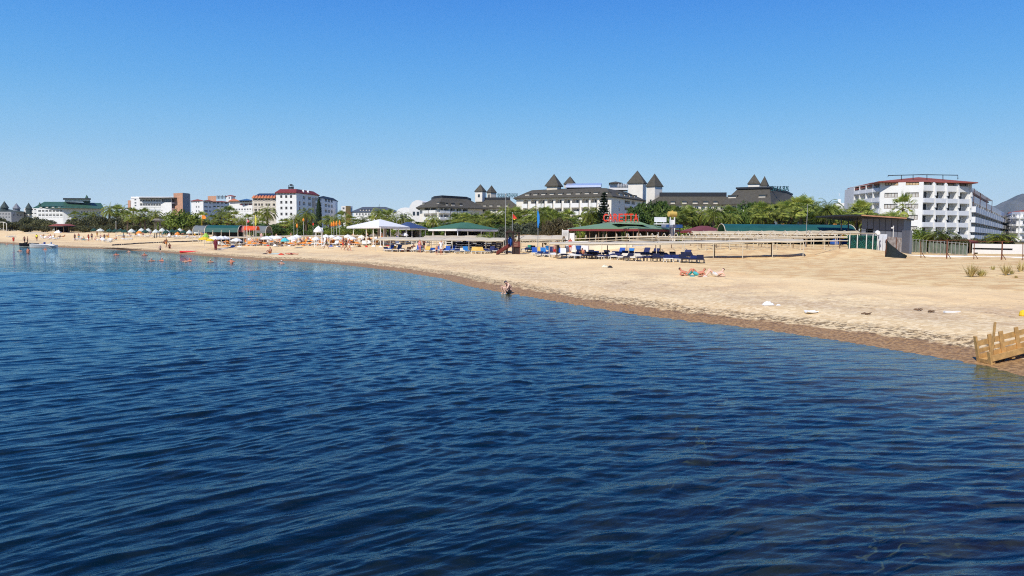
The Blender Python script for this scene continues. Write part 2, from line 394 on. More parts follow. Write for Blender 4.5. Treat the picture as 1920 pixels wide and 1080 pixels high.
# ================================================================ colours shared by the buildings
WHITE = mat('white_render', (.80,.79,.76), .85, .05, .6)
WHITE2 = mat('cool_white_render', (.74,.75,.77), .85, .05, .6)
WARMW = mat('warm_white_render', (.80,.75,.66), .85, .06, .5)
CREAM = mat('cream_render', (.66,.60,.50), .85, .06, .6)
BEIGE = mat('beige_render', (.50,.42,.34), .85, .06, .6)
PEACH = mat('peach_brick', (.55,.30,.19), .85, .12, .8)
GREYW = mat('grey_panel', (.20,.21,.24), .6, .08, .7)
GLASS = mat('dark_glass', (.03,.04,.05), .12, .3, .5, spec=.6)
GLASSB = mat('blue_tinted_glass', (.06,.10,.16), .12, .3, .5, spec=.6)
AMBER = mat('beige_reflection_glass', (.55,.40,.22), .3, .3, 1.5)  # amber-beige reflection put into the pane colour
FRAME = mat('window_frame_brown', (.14,.09,.06), .6)
FRAMEW = mat('window_frame_white', (.7,.7,.7), .6)
SLATE = mat('dark_roof_shingle', (.078,.070,.052), .85, .2, 1.2, bump=.4)
SLATED = mat('black_roof_edge', (.02,.022,.027), .6, .2, 1)
REDT = mat('red_roof_tile', (.27,.07,.045), .8, .18, 1.5, bump=.4)
MAROON = mat('maroon_roof', (.20,.03,.03), .75, .15, 1.2)
ORANGET = mat('orange_roof_tile', (.52,.17,.07), .8, .15, 1.5)
GREENR = mat('green_roof_sheet', (.035,.10,.06), .6, .15, .8)
GREENC = mat('pale_green_roof', (.17,.27,.14), .6, .1, .6)
SOLAR = mat('solar_panel', (.03,.05,.10), .2, .2, .8, spec=.6)
STEELW = mat('white_painted_steel', (.72,.70,.64), .5, .06, 2)
def in_world(o):
    if o.parent is not None and o.parent.parent is None:
        o.matrix_parent_inverse = Matrix.Translation(-o.parent.location)
    return o
def part(mb, name, mats, parent, label=None):
    o = mb.build(name, mats, parent); in_world(o)
    if label: o['label'] = label
    return o
class Face:
    """a vertical wall plane between two plan points, left to right as seen"""
    def __init__(s, A, B):
        s.A = Vector(A[:2]); s.B = Vector(B[:2]); s.L = (s.B-s.A).length; s.U = (s.B-s.A)/s.L; s.N = Vector((s.U.y, -s.U.x))
    def u(s, px, py=400):
        d = ray(px, py); d = Vector((d.x, d.y)); # A + U u = d t
        det = s.U.x*(-d.y) + s.U.y*d.x
        return (-s.A.x*(-d.y) - s.A.y*d.x)/det if abs(det) > 1e-9 else 0
    def z(s, px, py):
        p = s.A + s.U*s.u(px, py); return P(px, py, p.y).z
    def pt(s, u, z, off=0.0):
        p = s.A + s.U*u + s.N*off; return Vector((p.x, p.y, z))
def grid(face, cols, rows, ref, kind='w', **kw):
    """cols and rows in photo pixels; heights are read once at column ref"""
    zs = [(face.z(ref, b), face.z(ref, a)) for a, b in rows]
    out = []
    for c0, c1 in cols:
        u0, u1 = max(.1, face.u(c0)), min(face.L-.1, face.u(c1))
        for z0, z1 in zs:
            if u1-u0 > .2: out.append((u0, u1, z0, z1, kind, kw))
    return out
def even(a, b, n, gap=.35):
    w = (b-a)/n; return [(a+i*w+w*gap/2, a+(i+1)*w-w*gap/2) for i in range(n)]
def punched(wall, face, z0, z1, ops, backs):
    """wall sheet with real openings, reveals and what stands in them"""
    us = sorted({0.0, face.L, *[o[0] for o in ops], *[o[1] for o in ops]}); zs = sorted({z0, z1, *[max(z0,o[2]) for o in ops], *[min(z1,o[3]) for o in ops]})
    for i in range(len(us)-1):
        for j in range(len(zs)-1):
            um, zm = (us[i]+us[i+1])/2, (zs[j]+zs[j+1])/2
            if us[i+1]-us[i] < 1e-4 or zs[j+1]-zs[j] < 1e-4: continue
            if any(o[0] < um < o[1] and o[2] < zm < o[3] for o in ops): continue
            wall.quad(face.pt(us[i],zs[j]), face.pt(us[i+1],zs[j]), face.pt(us[i+1],zs[j+1]), face.pt(us[i],zs[j+1]))
    for (a, b, c, d, kind, kw) in ops:
        c = max(c, z0); d = min(d, z1)
        if d-c < .15: continue
        dp = -(kw.get('depth', 1.5 if kind == 'b' else .22))
        f = face.pt; wall.quad(f(a,c), f(a,c,dp), f(a,d,dp), f(a,d)); wall.quad(f(b,c,dp), f(b,c), f(b,d), f(b,d,dp))
        wall.quad(f(a,c), f(b,c), f(b,c,dp), f(a,c,dp)); wall.quad(f(a,d,dp), f(b,d,dp), f(b,d), f(a,d))
        backs.append((a, b, c, d, kind, kw, dp, face))
def fit_openings(root, backs, glass, frame, railm):
    for (a, b, c, d, kind, kw, dp, face) in backs:
        m = MB(); f = face.pt; g = kw.get('glass', glass); fr = kw.get('frame', frame)
        m.quad(f(a,c,dp), f(b,c,dp), f(b,d,dp), f(a,d,dp)); m.mi(1)
        n = kw.get('panes', 2 if kind == 'w' else 2); t = .05 if kind == 'w' else .09
        for i in range(n+1):
            u = a + (b-a)*i/n; u = min(max(u, a+t), b-t)
            m.hexa([f(u-t,c,dp+.004), f(u-t,c,dp+.07), f(u+t,c,dp+.07), f(u+t,c,dp+.004), f(u-t,d,dp+.004), f(u-t,d,dp+.07), f(u+t,d,dp+.07), f(u+t,d,dp+.004)][::1])
        for z in (c+t, d-t): m.hexa([f(a,z-t,dp+.005), f(a,z-t,dp+.065), f(b,z-t,dp+.065), f(b,z-t,dp+.005), f(a,z+t,dp+.005), f(a,z+t,dp+.065), f(b,z+t,dp+.065), f(b,z+t,dp+.005)])
        if kind == 'b' and kw.get('curtain', True):
            m.mi(2); wd = (b-a); m.quad(f(a+.02,c,dp+.02), f(a+wd*.28,c,dp+.02), f(a+wd*.28,d,dp+.02), f(a+.02,d,dp+.02))
            m.quad(f(b-wd*.12,c,dp+.02), f(b-.02,c,dp+.02), f(b-.02,d,dp+.02), f(b-wd*.12,d,dp+.02))
        part(m, 'window' if kind == 'w' else 'balcony_door', [g, fr, railm], root)
        if kind == 'b' and kw.get('rail', True):
            h = min((d-c)*kw.get('rh', .38), 1.25); o = kw.get('out', .12); r = MB()
            r.hexa([f(a-.08,c-.25,.004), f(a-.08,c-.25,o), f(b+.08,c-.25,o), f(b+.08,c-.25,.004), f(a-.08,c+h,.004), f(a-.08,c+h,o), f(b+.08,c+h,o), f(b+.08,c+h,.004)])
            part(r, 'balcony_rail', kw.get('railm', railm), root)
def wpt(px, Y, py=400): 
    p = P(px, py, Y); return Vector((p.x, p.y))
def building(name, label, cat, chain, base, top, ops, back=14.0, wallm=WHITE, glass=GLASS, frame=FRAMEW, railm=WHITE, backv=None, group=None):
    """chain: plan points (px, Y) left to right; top: (px, py) whose height is read on the nearest face; ops: {edge: openings}"""
    pts = [wpt(*c) for c in chain]; faces = [Face(pts[i], pts[i+1]) for i in range(len(pts)-1)]
    ztop = P(top[0], top[1], top[2]).z
    c = sum(pts, Vector((0,0)))/len(pts); root = empty(name, (c.x, c.y, base), 0, label, cat, group)
    wall = MB(); backs = []
    for i, fc in enumerate(faces):
        o = ops.get(i, []); o = o(fc) if callable(o) else o
        punched(wall, fc, base, ztop, o, backs)
    bv = Vector(backv) if backv else Vector((c.x, c.y)).normalized()
    L, R = pts[0]+bv*back, pts[-1]+bv*back
    ring = pts + [R, L]
    for a, b in ((pts[-1], R), (R, L), (L, pts[0])):
        wall.quad((a.x,a.y,base), (b.x,b.y,base), (b.x,b.y,ztop), (a.x,a.y,ztop))
    wall.add([(p.x,p.y,ztop) for p in ring], [tuple(range(len(ring)))])
    part(wall, 'wall', wallm, root); fit_openings(root, backs, glass, frame, railm)
    return root, faces, ring, ztop
def hip_roof(root, q, z, h, over=.6, m=REDT, inset=.5, name='roof', mb=None, th=.25):
    """q: four plan corners front-left, front-right, back-right, back-left"""
    c = sum(q, Vector((0,0)))/4; q = [c + (p-c)*(1+over/max((p-c).length,.1)) for p in q]
    ml, mr = (q[0]+q[3])/2, (q[1]+q[2])/2; half = (q[3]-q[0]).length/2; d = (mr-ml); L = d.length; k = min(inset*2*half/L if L else .5, .499)
    rl, rr = ml+d*k, mr-d*k
    r = mb or MB(); v = [(p.x,p.y,z) for p in q] + [(p.x,p.y,z+th) for p in q] + [(rl.x,rl.y,z+th+h), (rr.x,rr.y,z+th+h)]
    r.add(v, [(3,2,1,0),(0,1,5,4),(1,2,6,5),(2,3,7,6),(3,0,4,7),(4,5,9,8),(5,6,9),(6,7,8,9),(7,4,8)])
    return part(r, name, m, root) if mb is None else r
def mansard(root, ring, z0, z1, inset, m=SLATE, over=.5, name='roof', th=.3):
    c = sum(ring, Vector((0,0)))/len(ring); n = len(ring)
    lo = [c+(p-c)*(1+over/(p-c).length) for p in ring]; hi = [c+(p-c)*(1-min(.8, inset/(p-c).length)) for p in ring]
    r = MB(); r.add([(p.x,p.y,z0) for p in lo]+[(p.x,p.y,z0+th) for p in lo]+[(p.x,p.y,z1) for p in hi],
        [tuple(range(n))[::-1]] + [(i,(i+1)%n,n+(i+1)%n,n+i) for i in range(n)] + [(n+i,n+(i+1)%n,2*n+(i+1)%n,2*n+i) for i in range(n)] + [tuple(range(2*n,3*n))])
    return part(r, name, m, root), hi
def slab(root, q, z0, z1, m, name):
    n = len(q); r = MB(); r.add([(p[0],p[1],z0) for p in q]+[(p[0],p[1],z1) for p in q], [tuple(range(n))[::-1], tuple(range(n,2*n))]+[(i,(i+1)%n,n+(i+1)%n,n+i) for i in range(n)])
    return part(r, name, m, root)
def tower(root, pl, pc, pr, Y, py_eave, py_apex, py_bot, m=SLATE, wallm=WHITE, over=1.08, name='tower', win=True, body=1.0):
    f = wpt(pc, Y); zl = P(pc, py_eave, Y).z; wl = (pc-pl)/F*Y; wr = (pr-pc)/F*Y
    L = math.hypot(wl, wr); al = atan2(wr, wl); a = Vector((-cos(al), sin(al)))*L; b = Vector((sin(al), cos(al)))*L
    q = [f+a, f, f+b, f+a+b]; c = sum(q, Vector((0,0)))/4; inn = [c+(p-c)*.86*body for p in q]
    zb = P(pc, py_bot, Y).z; za = P(pc, py_apex, Y+L*.4).z
    w = MB(); w.add([(p.x,p.y,zb) for p in inn]+[(p.x,p.y,zl) for p in inn], [(i,(i+1)%4,4+(i+1)%4,4+i) for i in range(4)]+[(4,5,6,7)])
    t = part(w, name, wallm, root)
    r = MB(); r.add([(p.x,p.y,zl) for p in q]+[(p.x,p.y,zl+.25) for p in q]+[(c.x,c.y,za)], [(3,2,1,0)]+[(i,(i+1)%4,4+(i+1)%4,4+i) for i in range(4)]+[(4+i,4+(i+1)%4,8) for i in range(4)])
    rr = r.build('tower_roof', m, t)
    if win:
        fl = Face(inn[0], inn[1]); h = zl-zb
        g = MB(); u = fl.L*.55; g.hexa([fl.pt(u-.5,zl-h*.25-1.2,.01), fl.pt(u-.5,zl-h*.25-1.2,.06), fl.pt(u+.4,zl-h*.25-1.2,.06), fl.pt(u+.4,zl-h*.25-1.2,.01), fl.pt(u-.5,zl-h*.25,.01), fl.pt(u-.5,zl-h*.25,.06), fl.pt(u+.4,zl-h*.25,.06), fl.pt(u+.4,zl-h*.25,.01)])
        g.build('tower_window', GLASS, t)
    return c
def dormers(root, face, cols, rows, ref, inset_at, m=SLATE):
    """small roof windows; inset_at(z) = how far behind the face the slope lies at height z"""
    z0, z1 = face.z(ref, rows[1]), face.z(ref, rows[0])
    for c0, c1 in cols:
        a, b = face.u(c0), face.u(c1); o0 = -inset_at(z0)+.15; ot = -inset_at(z1)-.3
        f = face.pt; d = MB()
        d.hexa([f(a,z0,o0), f(b,z0,o0), f(b,z0,ot), f(a,z0,ot), f(a,z1,o0), f(b,z1,o0), f(b,z1,ot), f(a,z1,ot)])
        d.mi(1); w = b-a; d.quad(f(a+w*.1,z0+.15,o0+.012), f(b-w*.1,z0+.15,o0+.012), f(b-w*.1,z1-.12,o0+.012), f(a+w*.1,z1-.12,o0+.012))
        d.mi(2); d.hexa([f(a+w*.1,z0+.02,o0+.014), f(b-w*.1,z0+.02,o0+.014), f(b-w*.1,z0+.02,o0+.25), f(a+w*.1,z0+.02,o0+.25), f(a+w*.1,z0+.5,o0+.014), f(b-w*.1,z0+.5,o0+.014), f(b-w*.1,z0+.5,o0+.25), f(a+w*.1,z0+.5,o0+.25)])
        part(d, 'dormer', [m, GLASS, CREAM], root)
def lettering(root_or_name, body, x0, x1, y0, y1, Y, m, flip=False, parent=None, label=None, cat=None, depth=.12, rail=True):
    """free-standing letters filling a pixel box at distance Y"""
    cu = bpy.data.curves.new('t', 'FONT'); cu.body = body; cu.extrude = depth; cu.offset = .012
    to = bpy.data.objects.new('t', cu); COL.objects.link(to); bpy.context.view_layer.update()
    me = bpy.data.meshes.new_from_object(to.evaluated_get(bpy.context.evaluated_depsgraph_get())); bpy.data.objects.remove(to)
    a, b = P(x0, y1, Y), P(x1, y0, Y); co = np.array([v.co for v in me.vertices]); mn, mx = co.min(0), co.max(0)
    W_, H_ = b.x-a.x, b.z-a.z
    for v in me.vertices:
        u = (v.co.x-mn[0])/(mx[0]-mn[0]); h = (v.co.y-mn[1])/(mx[1]-mn[1]); 
        v.co = Vector((a.x + (1-u if flip else u)*W_, Y + (v.co.z if not flip else -v.co.z), a.z + h*H_))
    me.materials.clear(); me.materials.append(m)
    o = bpy.data.objects.new(root_or_name, me); COL.objects.link(o)
    if parent: o.parent = parent; in_world(o)
    return o, a, b

# ================================================================ white hotel with red roof, right
base = 1.9
def far(px): return 1
RH = [(1599,222),(1649,205),(1729,200),(1820,206)]
fl = {}
def rh_left(f): return grid(f, [(1600,1609),(1610,1621),(1622,1634),(1635.5,1647.5)], [(345,358),(361,377),(381,398),(402,418),(422,438)], 1641, 'b', glass=GLASSB, railm=WHITE2)
def rh_gable(f): return grid(f, [(1657,1682),(1696,1721)], [(340.5,347.5)], 1700, 'w', panes=4, glass=AMBER, frame=FRAME) + grid(f, [(1657,1682),(1696,1721)], [(361,370),(382,391),(403,412),(424,433)], 1700, 'w', panes=4, glass=mat('net_curtained_glass', (.52,.50,.46), .3, .25, 2.), frame=FRAME)
def rh_front(f): return grid(f, [(1729.7,1747),(1751,1769.5),(1773,1791),(1795,1813)], [(341.5,357)], 1770, 'b', glass=AMBER, depth=.8, rh=.62, frame=FRAME) + grid(f, [(1729.7,1747),(1751,1769.5),(1773,1791),(1795,1813)], [(359,379),(381,401.5),(403.5,424),(426,446)], 1770, 'b', glass=GLASS, out=.5, rh=.33, railm=WHITE2)
def rh_side(f): return grid(f, even(1821,1886,14,.06), [(377,396),(397,415.5),(416.5,433.5),(434.5,447)], 1821, 'b', depth=1.6, curtain=False, out=1.0, rh=.5, railm=WHITE2)
rh, rf, ring, zt = building('white_hotel', 'big white hotel with red tiled roof and four balcony columns, behind the grey shed', 'hotel', RH, base, (1729,341,200), {0:rh_left,1:rh_gable,2:rh_front}, back=16, backv=(.25,.97))
rw, rwf, rwr, rwz = building('balcony_wing', 'long white hotel wing with continuous balconies receding to the right of the white hotel', 'hotel wing', [(1820.5,206.6),(1886,364)], base, (1822,365,207), {0: rh_side}, back=14, backv=(.1,.99))
fr = MB()
for px in (1749.3, 1771.2, 1793, 1816.5):
    f = rf[2]; u = min(f.u(px), f.L-.35); fr = MB()
    zs = [zt-.2, (zt+base)/2, base+.02]
    for k in range(5):
        za = zt-.3-(zt-base-.3)*k/5; zb = zt-.3-(zt-base-.3)*(k+1)/5; oo = .35+.28*k/5
        fr.hexa([f.pt(u-.22,zb,.005), f.pt(u-.22,zb,oo+.35), f.pt(u+.22,zb,oo+.35), f.pt(u+.22,zb,.005), f.pt(u-.22,za,.005), f.pt(u-.22,za,oo), f.pt(u+.22,za,oo), f.pt(u+.22,za,.005)])
    part(fr, 'fin', WHITE, rh)
def offq(pts, back): return [Vector(p) for p in pts]
q = [wpt(1651,205), wpt(1822,206), wpt(1822,206)+Vector((4,15)), wpt(1651,205)+Vector((4,15))]
qq = [wpt(1649,203.5), wpt(1823,204), wpt(1823,204)+Vector((3,15)), wpt(1649,203.5)+Vector((3,15))]
hip_roof(rh, qq, zt+.02, 1.75, 1.0, REDT, .95)
q2 = [wpt(1600,222), wpt(1650,205), wpt(1650,205)+Vector((4,14)), wpt(1600,222)+Vector((4,14))]
r2 = MB(); zl = zt-.25
r2.hexa([(q2[0].x,q2[0].y,zl-.7),(q2[1].x,q2[1].y,zl-.02),(q2[2].x,q2[2].y,zl+.9),(q2[3].x,q2[3].y,zl+.3),(q2[0].x,q2[0].y,zl-.35),(q2[1].x,q2[1].y,zl+.35),(q2[2].x,q2[2].y,zl+1.3),(q2[3].x,q2[3].y,zl+.7)])
part(r2, 'side_roof', REDT, rh)
# side wing: upper terrace with dark pergola and its long flat roof edge
rp = MB(); f = rwf[0]; zp = f.z(1822, 352); zq = f.z(1822, 372)
for i in range(14):
    u = f.L*(.02+.032*i); rp.hexa([f.pt(u,zp-.15,.3), f.pt(u+.18,zp-.15,.3), f.pt(u+.18,zp-.15,-7), f.pt(u,zp-.15,-7), f.pt(u,zp+.05,.3), f.pt(u+.18,zp+.05,.3), f.pt(u+.18,zp+.05,-7), f.pt(u,zp+.05,-7)])
for u in (f.L*.03, f.L*.15, f.L*.3, f.L*.44):
    rp.tube([f.pt(u,zq-2.5,.1), f.pt(u,zp,.1)], .09); rp.tube([f.pt(u,zq-2.5,-6.5), f.pt(u,zp,-6.5)], .09)
rp.hexa([f.pt(0,zp-.7,-1), f.pt(f.L*.45,zp-.7,-1), f.pt(f.L*.45,zp-.7,-6.9), f.pt(0,zp-.7,-6.9), f.pt(0,zp-.3,-1), f.pt(f.L*.45,zp-.3,-1), f.pt(f.L*.45,zp-.3,-6.9), f.pt(0,zp-.3,-6.9)])
rails = MB()
zr = P(1700,329,204).z
for y_ in (206, 213):
    rails.tube([P(1665,332,y_), P(1665,329,y_), P(1730,327.5,y_), P(1796,328.5,y_), P(1796,336,y_)], .11)
    for px in (1690, 1712, 1738, 1768): rails.tube([P(px,327.8,y_), P(px,337,y_)], .09)
part(rails, 'roof_railing', SLATED, rh)
part(rp, 'roof_pergola', mat('dark_red_timber', (.09,.04,.035), .7), rw)

# second white hotel at the right edge
h2, f2, rg2, z2 = building('curved_hotel', 'white hotel with rounded balconies at the right edge', 'hotel', [(1884,372),(1897,330),(1912,322),(1990,335)], base, (1900,398,330),
    {0: lambda f: grid(f, [(1885,1895)], [(402,406),(409,413),(416,420),(423,427),(430,434),(437,441)], 1896, 'b', depth=.9),
     1: lambda f: grid(f, [(1898,1904),(1905,1911)], [(402,409),(414,423),(428,436),(443,450)], 1900, 'b', glass=GLASSB, out=.9, rh=.3),
     2: lambda f: grid(f, even(1913,1960,8,.15), [(402,409),(414,423),(428,436),(443,450)], 1915, 'b', glass=GLASSB, out=.9, rh=.3)}, back=18)
hip_roof(h2, [wpt(1893,345), wpt(1985,345), wpt(1990,362), wpt(1893,362)], z2+.02, 2.6, 1.2, REDT, .6)

# ================================================================ white hotel with maroon roof, left of centre
b5, f5, r5, z5 = building('maroon_roofed_hotel', 'tall white hotel with maroon roof and a black rooftop sign', 'hotel', [(518,403),(556,400),(597,427)], 3.0, (556,362,400),
    {0: lambda f: grid(f, [(525.8,529.8),(535,539),(544,548)], [(366,371.2),(376.8,381.9),(387.5,392.7),(398.8,404),(410,415)], 540, 'w', frame=FRAME) + grid(f, even(521,554,6,.25), [(362.6,364.4)], 540, 'w', depth=.5),
     1: lambda f: grid(f, [(561,563.6)], [(377,385.5),(388,396)], 562, 'w', glass=MAROON) + grid(f, [(568,572.7),(578,583.8),(591,596)], [(368,376.5),(379,387.5),(390,397.8),(401,409),(412.5,420)], 571, 'b', depth=1.8, rh=.3)}, back=16, frame=FRAMEW)
f = f5[1]; m = MB(); m.hexa([f.pt(f.u(585.7),4,.01), f.pt(f.u(585.7),4,.6), f.pt(f.u(589.8),4,.6), f.pt(f.u(589.8),4,.01), f.pt(f.u(585.7),z5-1.5,.01), f.pt(f.u(585.7),z5-1.5,.6), f.pt(f.u(589.8),z5-1.5,.6), f.pt(f.u(589.8),z5-1.5,.01)])
part(m, 'stair_panel', BEIGE, b5)
ro, hi = mansard(b5, r5, z5+.01, z5+2.2, 3.0, MAROON, .9)
for px in (571, 580):
    m = MB(); u = f.u(px); m.add([f.pt(u-1,z5+.35,-.2), f.pt(u+1,z5+.35,-.2), f.pt(u,z5+2.2,-.2), f.pt(u,z5+1.8,-3)], [(0,1,2),(1,3,2),(0,2,3)]); part(m, 'gable', WHITE, b5)
sg = MB()
for x in (541, 543.5, 546, 548.5, 550.5): sg.tube([P(x,356,408), P(x,347,408)], .12)
sg.hexa([P(540.5,354,408), P(551,354,408), P(551,354,408.4), P(540.5,354,408.4), P(540.5,350.5,408), P(551,350.5,408), P(551,350.5,408.4), P(540.5,350.5,408.4)])
sg.hexa([P(543,348.5,407.9), P(548.5,348.5,407.9), P(548.5,348.5,408.5), P(543,348.5,408.5), P(543,345.3,407.9), P(548.5,345.3,407.9), P(548.5,345.3,408.5), P(543,345.3,408.5)])
part(sg, 'rooftop_sign', SLATED, b5)
b6, f6, r6, z6 = building('balcony_wing', 'white wing with dark balconies joined to the right end of the maroon roofed hotel', 'hotel wing', [(597,427.5),(633,477)], 3.0, (600,371,430),
    {0: lambda f: grid(f, [(598.5,603.2),(609,613.7),(615.2,618.8),(620.3,624)], [(373,381),(383.2,391),(393.5,401.7),(404,412)], 616, 'b', depth=1.8, rh=.3)}, back=14)
hip_roof(b6, [r6[0], r6[1], r6[2], r6[3]], z6+.01, 1.5, 1.0, SLATED, .9)
b4, f4, r4, z4 = building('orange_roofed_wing', 'cream hotel wing with scalloped orange roof edge and blue solar panels', 'hotel wing', [(473.5,432),(518,430)], 3.0, (500,371.5,430),
    {0: lambda f: grid(f, [(477,482),(484.5,488),(489.6,493),(498,502),(503,507),(511.5,516)], [(372.5,377),(381.5,387.5),(391.5,397),(401.5,407)], 495, 'b', depth=1.2, rh=.28)}, back=14, wallm=CREAM, railm=CREAM)
f = f4[0]; m = MB()
for i in range(8):
    a, b = f.L*i/8, f.L*(i+1)/8; m.hexa([f.pt(a+.05,z4,1.2), f.pt(b-.05,z4,1.2), f.pt(b-.05,z4,-3), f.pt(a+.05,z4,-3), f.pt(a+.4,z4+1.5,-.4), f.pt(b-.4,z4+1.5,-.4), f.pt(b-.3,z4+1.5,-3), f.pt(a+.3,z4+1.5,-3)])
part(m, 'roof', ORANGET, b4)
m = MB(); m.hexa([f.pt(.8,z4+1.55,-2), f.pt(f.L,z4+1.55,-2), f.pt(f.L,z4+1.55,-8), f.pt(.8,z4+1.55,-8), f.pt(2.0,z4+2.8,-4), f.pt(f.L,z4+2.8,-4), f.pt(f.L,z4+2.9,-8), f.pt(2.0,z4+2.9,-8)]); part(m, 'solar_panel', SOLAR, b4)
b3c, f3c, r3c, z3c = building('terraced_hotel', 'low white terraced hotel part left of the orange roofed wing', 'hotel wing', [(430,447),(473,436)], 3.0, (452,377,440),
    {0: lambda f: grid(f, even(450,472,5,.1), [(375.5,378.6)], 460, 'w', depth=.8) + grid(f, even(449,473,3,.08), [(381.5,385)], 460, 'w', depth=.6, glass=MAROON) + grid(f, even(431,472,8,.4), [(391,396)], 460, 'b')}, back=14, wallm=WHITE)
hip_roof(b3c, [wpt(449,438), wpt(474,434), wpt(474,434)+Vector((-4,14)), wpt(449,438)+Vector((-4,14))], z3c+.02, 1.2, .4, SOLAR, .7)
hip_roof(b3c, [wpt(430,446), wpt(448,441), wpt(448,441)+Vector((-5,14)), wpt(430,446)+Vector((-5,14))], z3c+.01, 1.6, .8, ORANGET, .8)
b3, f3, r3, z3 = building('stepped_hotel', 'white hotel with stepped red tiled roofs right of the grey and peach tower', 'hotel', [(359,484),(381.5,478),(398,492),(430,500)], 3.0, (381,377,480),
    {0: lambda f: grid(f, [(367.5,369.5),(372,374)], [(378,381),(386,390),(394,398)], 370, 'w'),
     1: lambda f: grid(f, [(383.5,390)], [(378,383),(386,391),(394,398.5)], 386, 'b') + grid(f, [(392.5,396)], [(378,383),(386,391),(394,398.5)], 386, 'b'),
     2: lambda f: grid(f, [(400,405),(407,412),(415,419),(422,427)], [(379,383),(386,390),(393.5,398)], 405, 'b')}, back=14)
hip_roof(b3, [r3[0], r3[1], r3[1]+Vector((-5,14)), r3[0]+Vector((-5,14))], z3+.01, 1.2, .8, REDT, .8)
hip_roof(b3, [r3[1]+Vector((.6,0)), r3[2], r3[2]+Vector((-4,12)), r3[1]+Vector((-3.4,12))], z3+.015, 1.0, .8, REDT, .8)
hip_roof(b3, [r3[2]+Vector((.6,0)), r3[3], r3[3]+Vector((-4,12)), r3[2]+Vector((-3.4,12))], z3+.02, .8, .8, REDT, .8)
bb, fb, rb, zb = building('brown_block', 'square brown block rising behind the stepped red roofs', 'building', [(390,602),(406,596)], 3.2, (400,367.5,600), {}, back=12, wallm=PEACH)
bt, ft, rt, zt_ = building('roof_tower_house', 'small white tower house with a red roof behind the stepped hotel', 'building', [(424.5,560),(434,555),(441,560)], 3.2, (434,368,555), {0: lambda f: grid(f, [(429,431.5)], [(369,373)], 430, 'w')}, back=9)
hip_roof(bt, [rt[0], (rt[1]+rt[2])/2+Vector((1.5,0)), rt[2]+Vector((-3,9)), rt[0]+Vector((-3,9))], zt_+.02, 1.1, .8, REDT, .8)
m = MB()
for i in range(7): m.tube([P(407+i*2.6,373,575), P(407+i*2.6,366+(i%2),575)], .18)
m.tube([P(406,371,575), P(424,371,575)], .15); m.tube([P(406,368,575), P(424,368,575)], .15)
part(m, 'rooftop_frame', SLATED, bt)
# ================================================================ modern hotel with the peach and grey tower
b2, f2_, r2_, z2_ = building('modern_hotel', 'flat roofed white modern hotel left of the grey and peach tower', 'hotel', [(245,530),(261.5,522),(303,520),(322,516),(343,524)], 3.0, (262,372,522),
    {0: lambda f: grid(f, [(252.5,256)], [(373,376),(379,382),(384,387)], 254, 'w'),
     1: lambda f: grid(f, even(262.5,302,8,.12), [(374,380),(381.5,388)], 280, 'b', depth=1.8, rh=.35, railm=WHITE),
     2: lambda f: grid(f, [(303.5,321.8)], [(372.6,379.5)], 310, 'w', depth=.5, panes=6),
     3: lambda f: grid(f, [(322.5,342.5)], [(372.6,380),(382.5,391)], 330, 'w', depth=.4, panes=6)}, back=16)
q_ = [wpt(261,518.5), wpt(304,516.5), wpt(323,512.5), wpt(345,521), wpt(345,540), wpt(261,540)]
slab(b2, q_, z2_+.02, z2_+.45, SLATED, 'roof_slab')
q_ = [wpt(246,533), wpt(326,528), wpt(330,540), wpt(246,546)]
slab(b2, q_, z2_+.46, z2_+1.6, WHITE, 'upper_storey')
q_ = [wpt(240,532), wpt(245,529.5), wpt(245,540), wpt(240,545)]
slab(b2, q_, 3.0, z2_-1, PEACH, 'side_block')
t2 = empty('hotel_tower', (wpt(343,510).x, 510, 3), 0, 'square tower with peach brick left side and grey right side', 'tower')
a_, b_, c_ = wpt(326,519), wpt(343,512), wpt(355.5,520); zt2 = P(343,361.5,512).z
m = MB(); m.quad((a_.x,a_.y,3),(b_.x,b_.y,3),(b_.x,b_.y,zt2),(a_.x,a_.y,zt2)); m.quad((a_.x-3,a_.y+9,3),(a_.x,a_.y,3),(a_.x,a_.y,zt2),(a_.x-3,a_.y+9,zt2)); part(m, 'brick_wall', PEACH, t2)
m = MB(); m.quad((b_.x,b_.y,3),(c_.x,c_.y,3),(c_.x,c_.y,zt2),(b_.x,b_.y,zt2)); m.quad((c_.x,c_.y,3),(c_.x-3,c_.y+9,3),(c_.x-3,c_.y+9,zt2),(c_.x,c_.y,zt2)); m.quad((c_.x-3,c_.y+9,3),(a_.x-3,a_.y+9,3),(a_.x-3,a_.y+9,zt2),(c_.x-3,c_.y+9,zt2)); m.add([(a_.x,a_.y,zt2),(b_.x,b_.y,zt2),(c_.x,c_.y,zt2),(c_.x-3,c_.y+9,zt2),(a_.x-3,a_.y+9,zt2)],[(0,1,2,3,4)]); part(m, 'grey_wall', GREYW, t2)
bl, fl_, rl_, zl_ = building('low_white_house', 'low white house below the left end of the modern hotel', 'house', [(225,470),(262,466),(300,470)], 3.0, (240,392.5,470), {0: lambda f: grid(f, even(227,260,5,.5), [(396,400)], 240, 'w'), 1: lambda f: grid(f, even(264,299,6,.5), [(396,400)], 280, 'w')}, back=10, wallm=WHITE2)
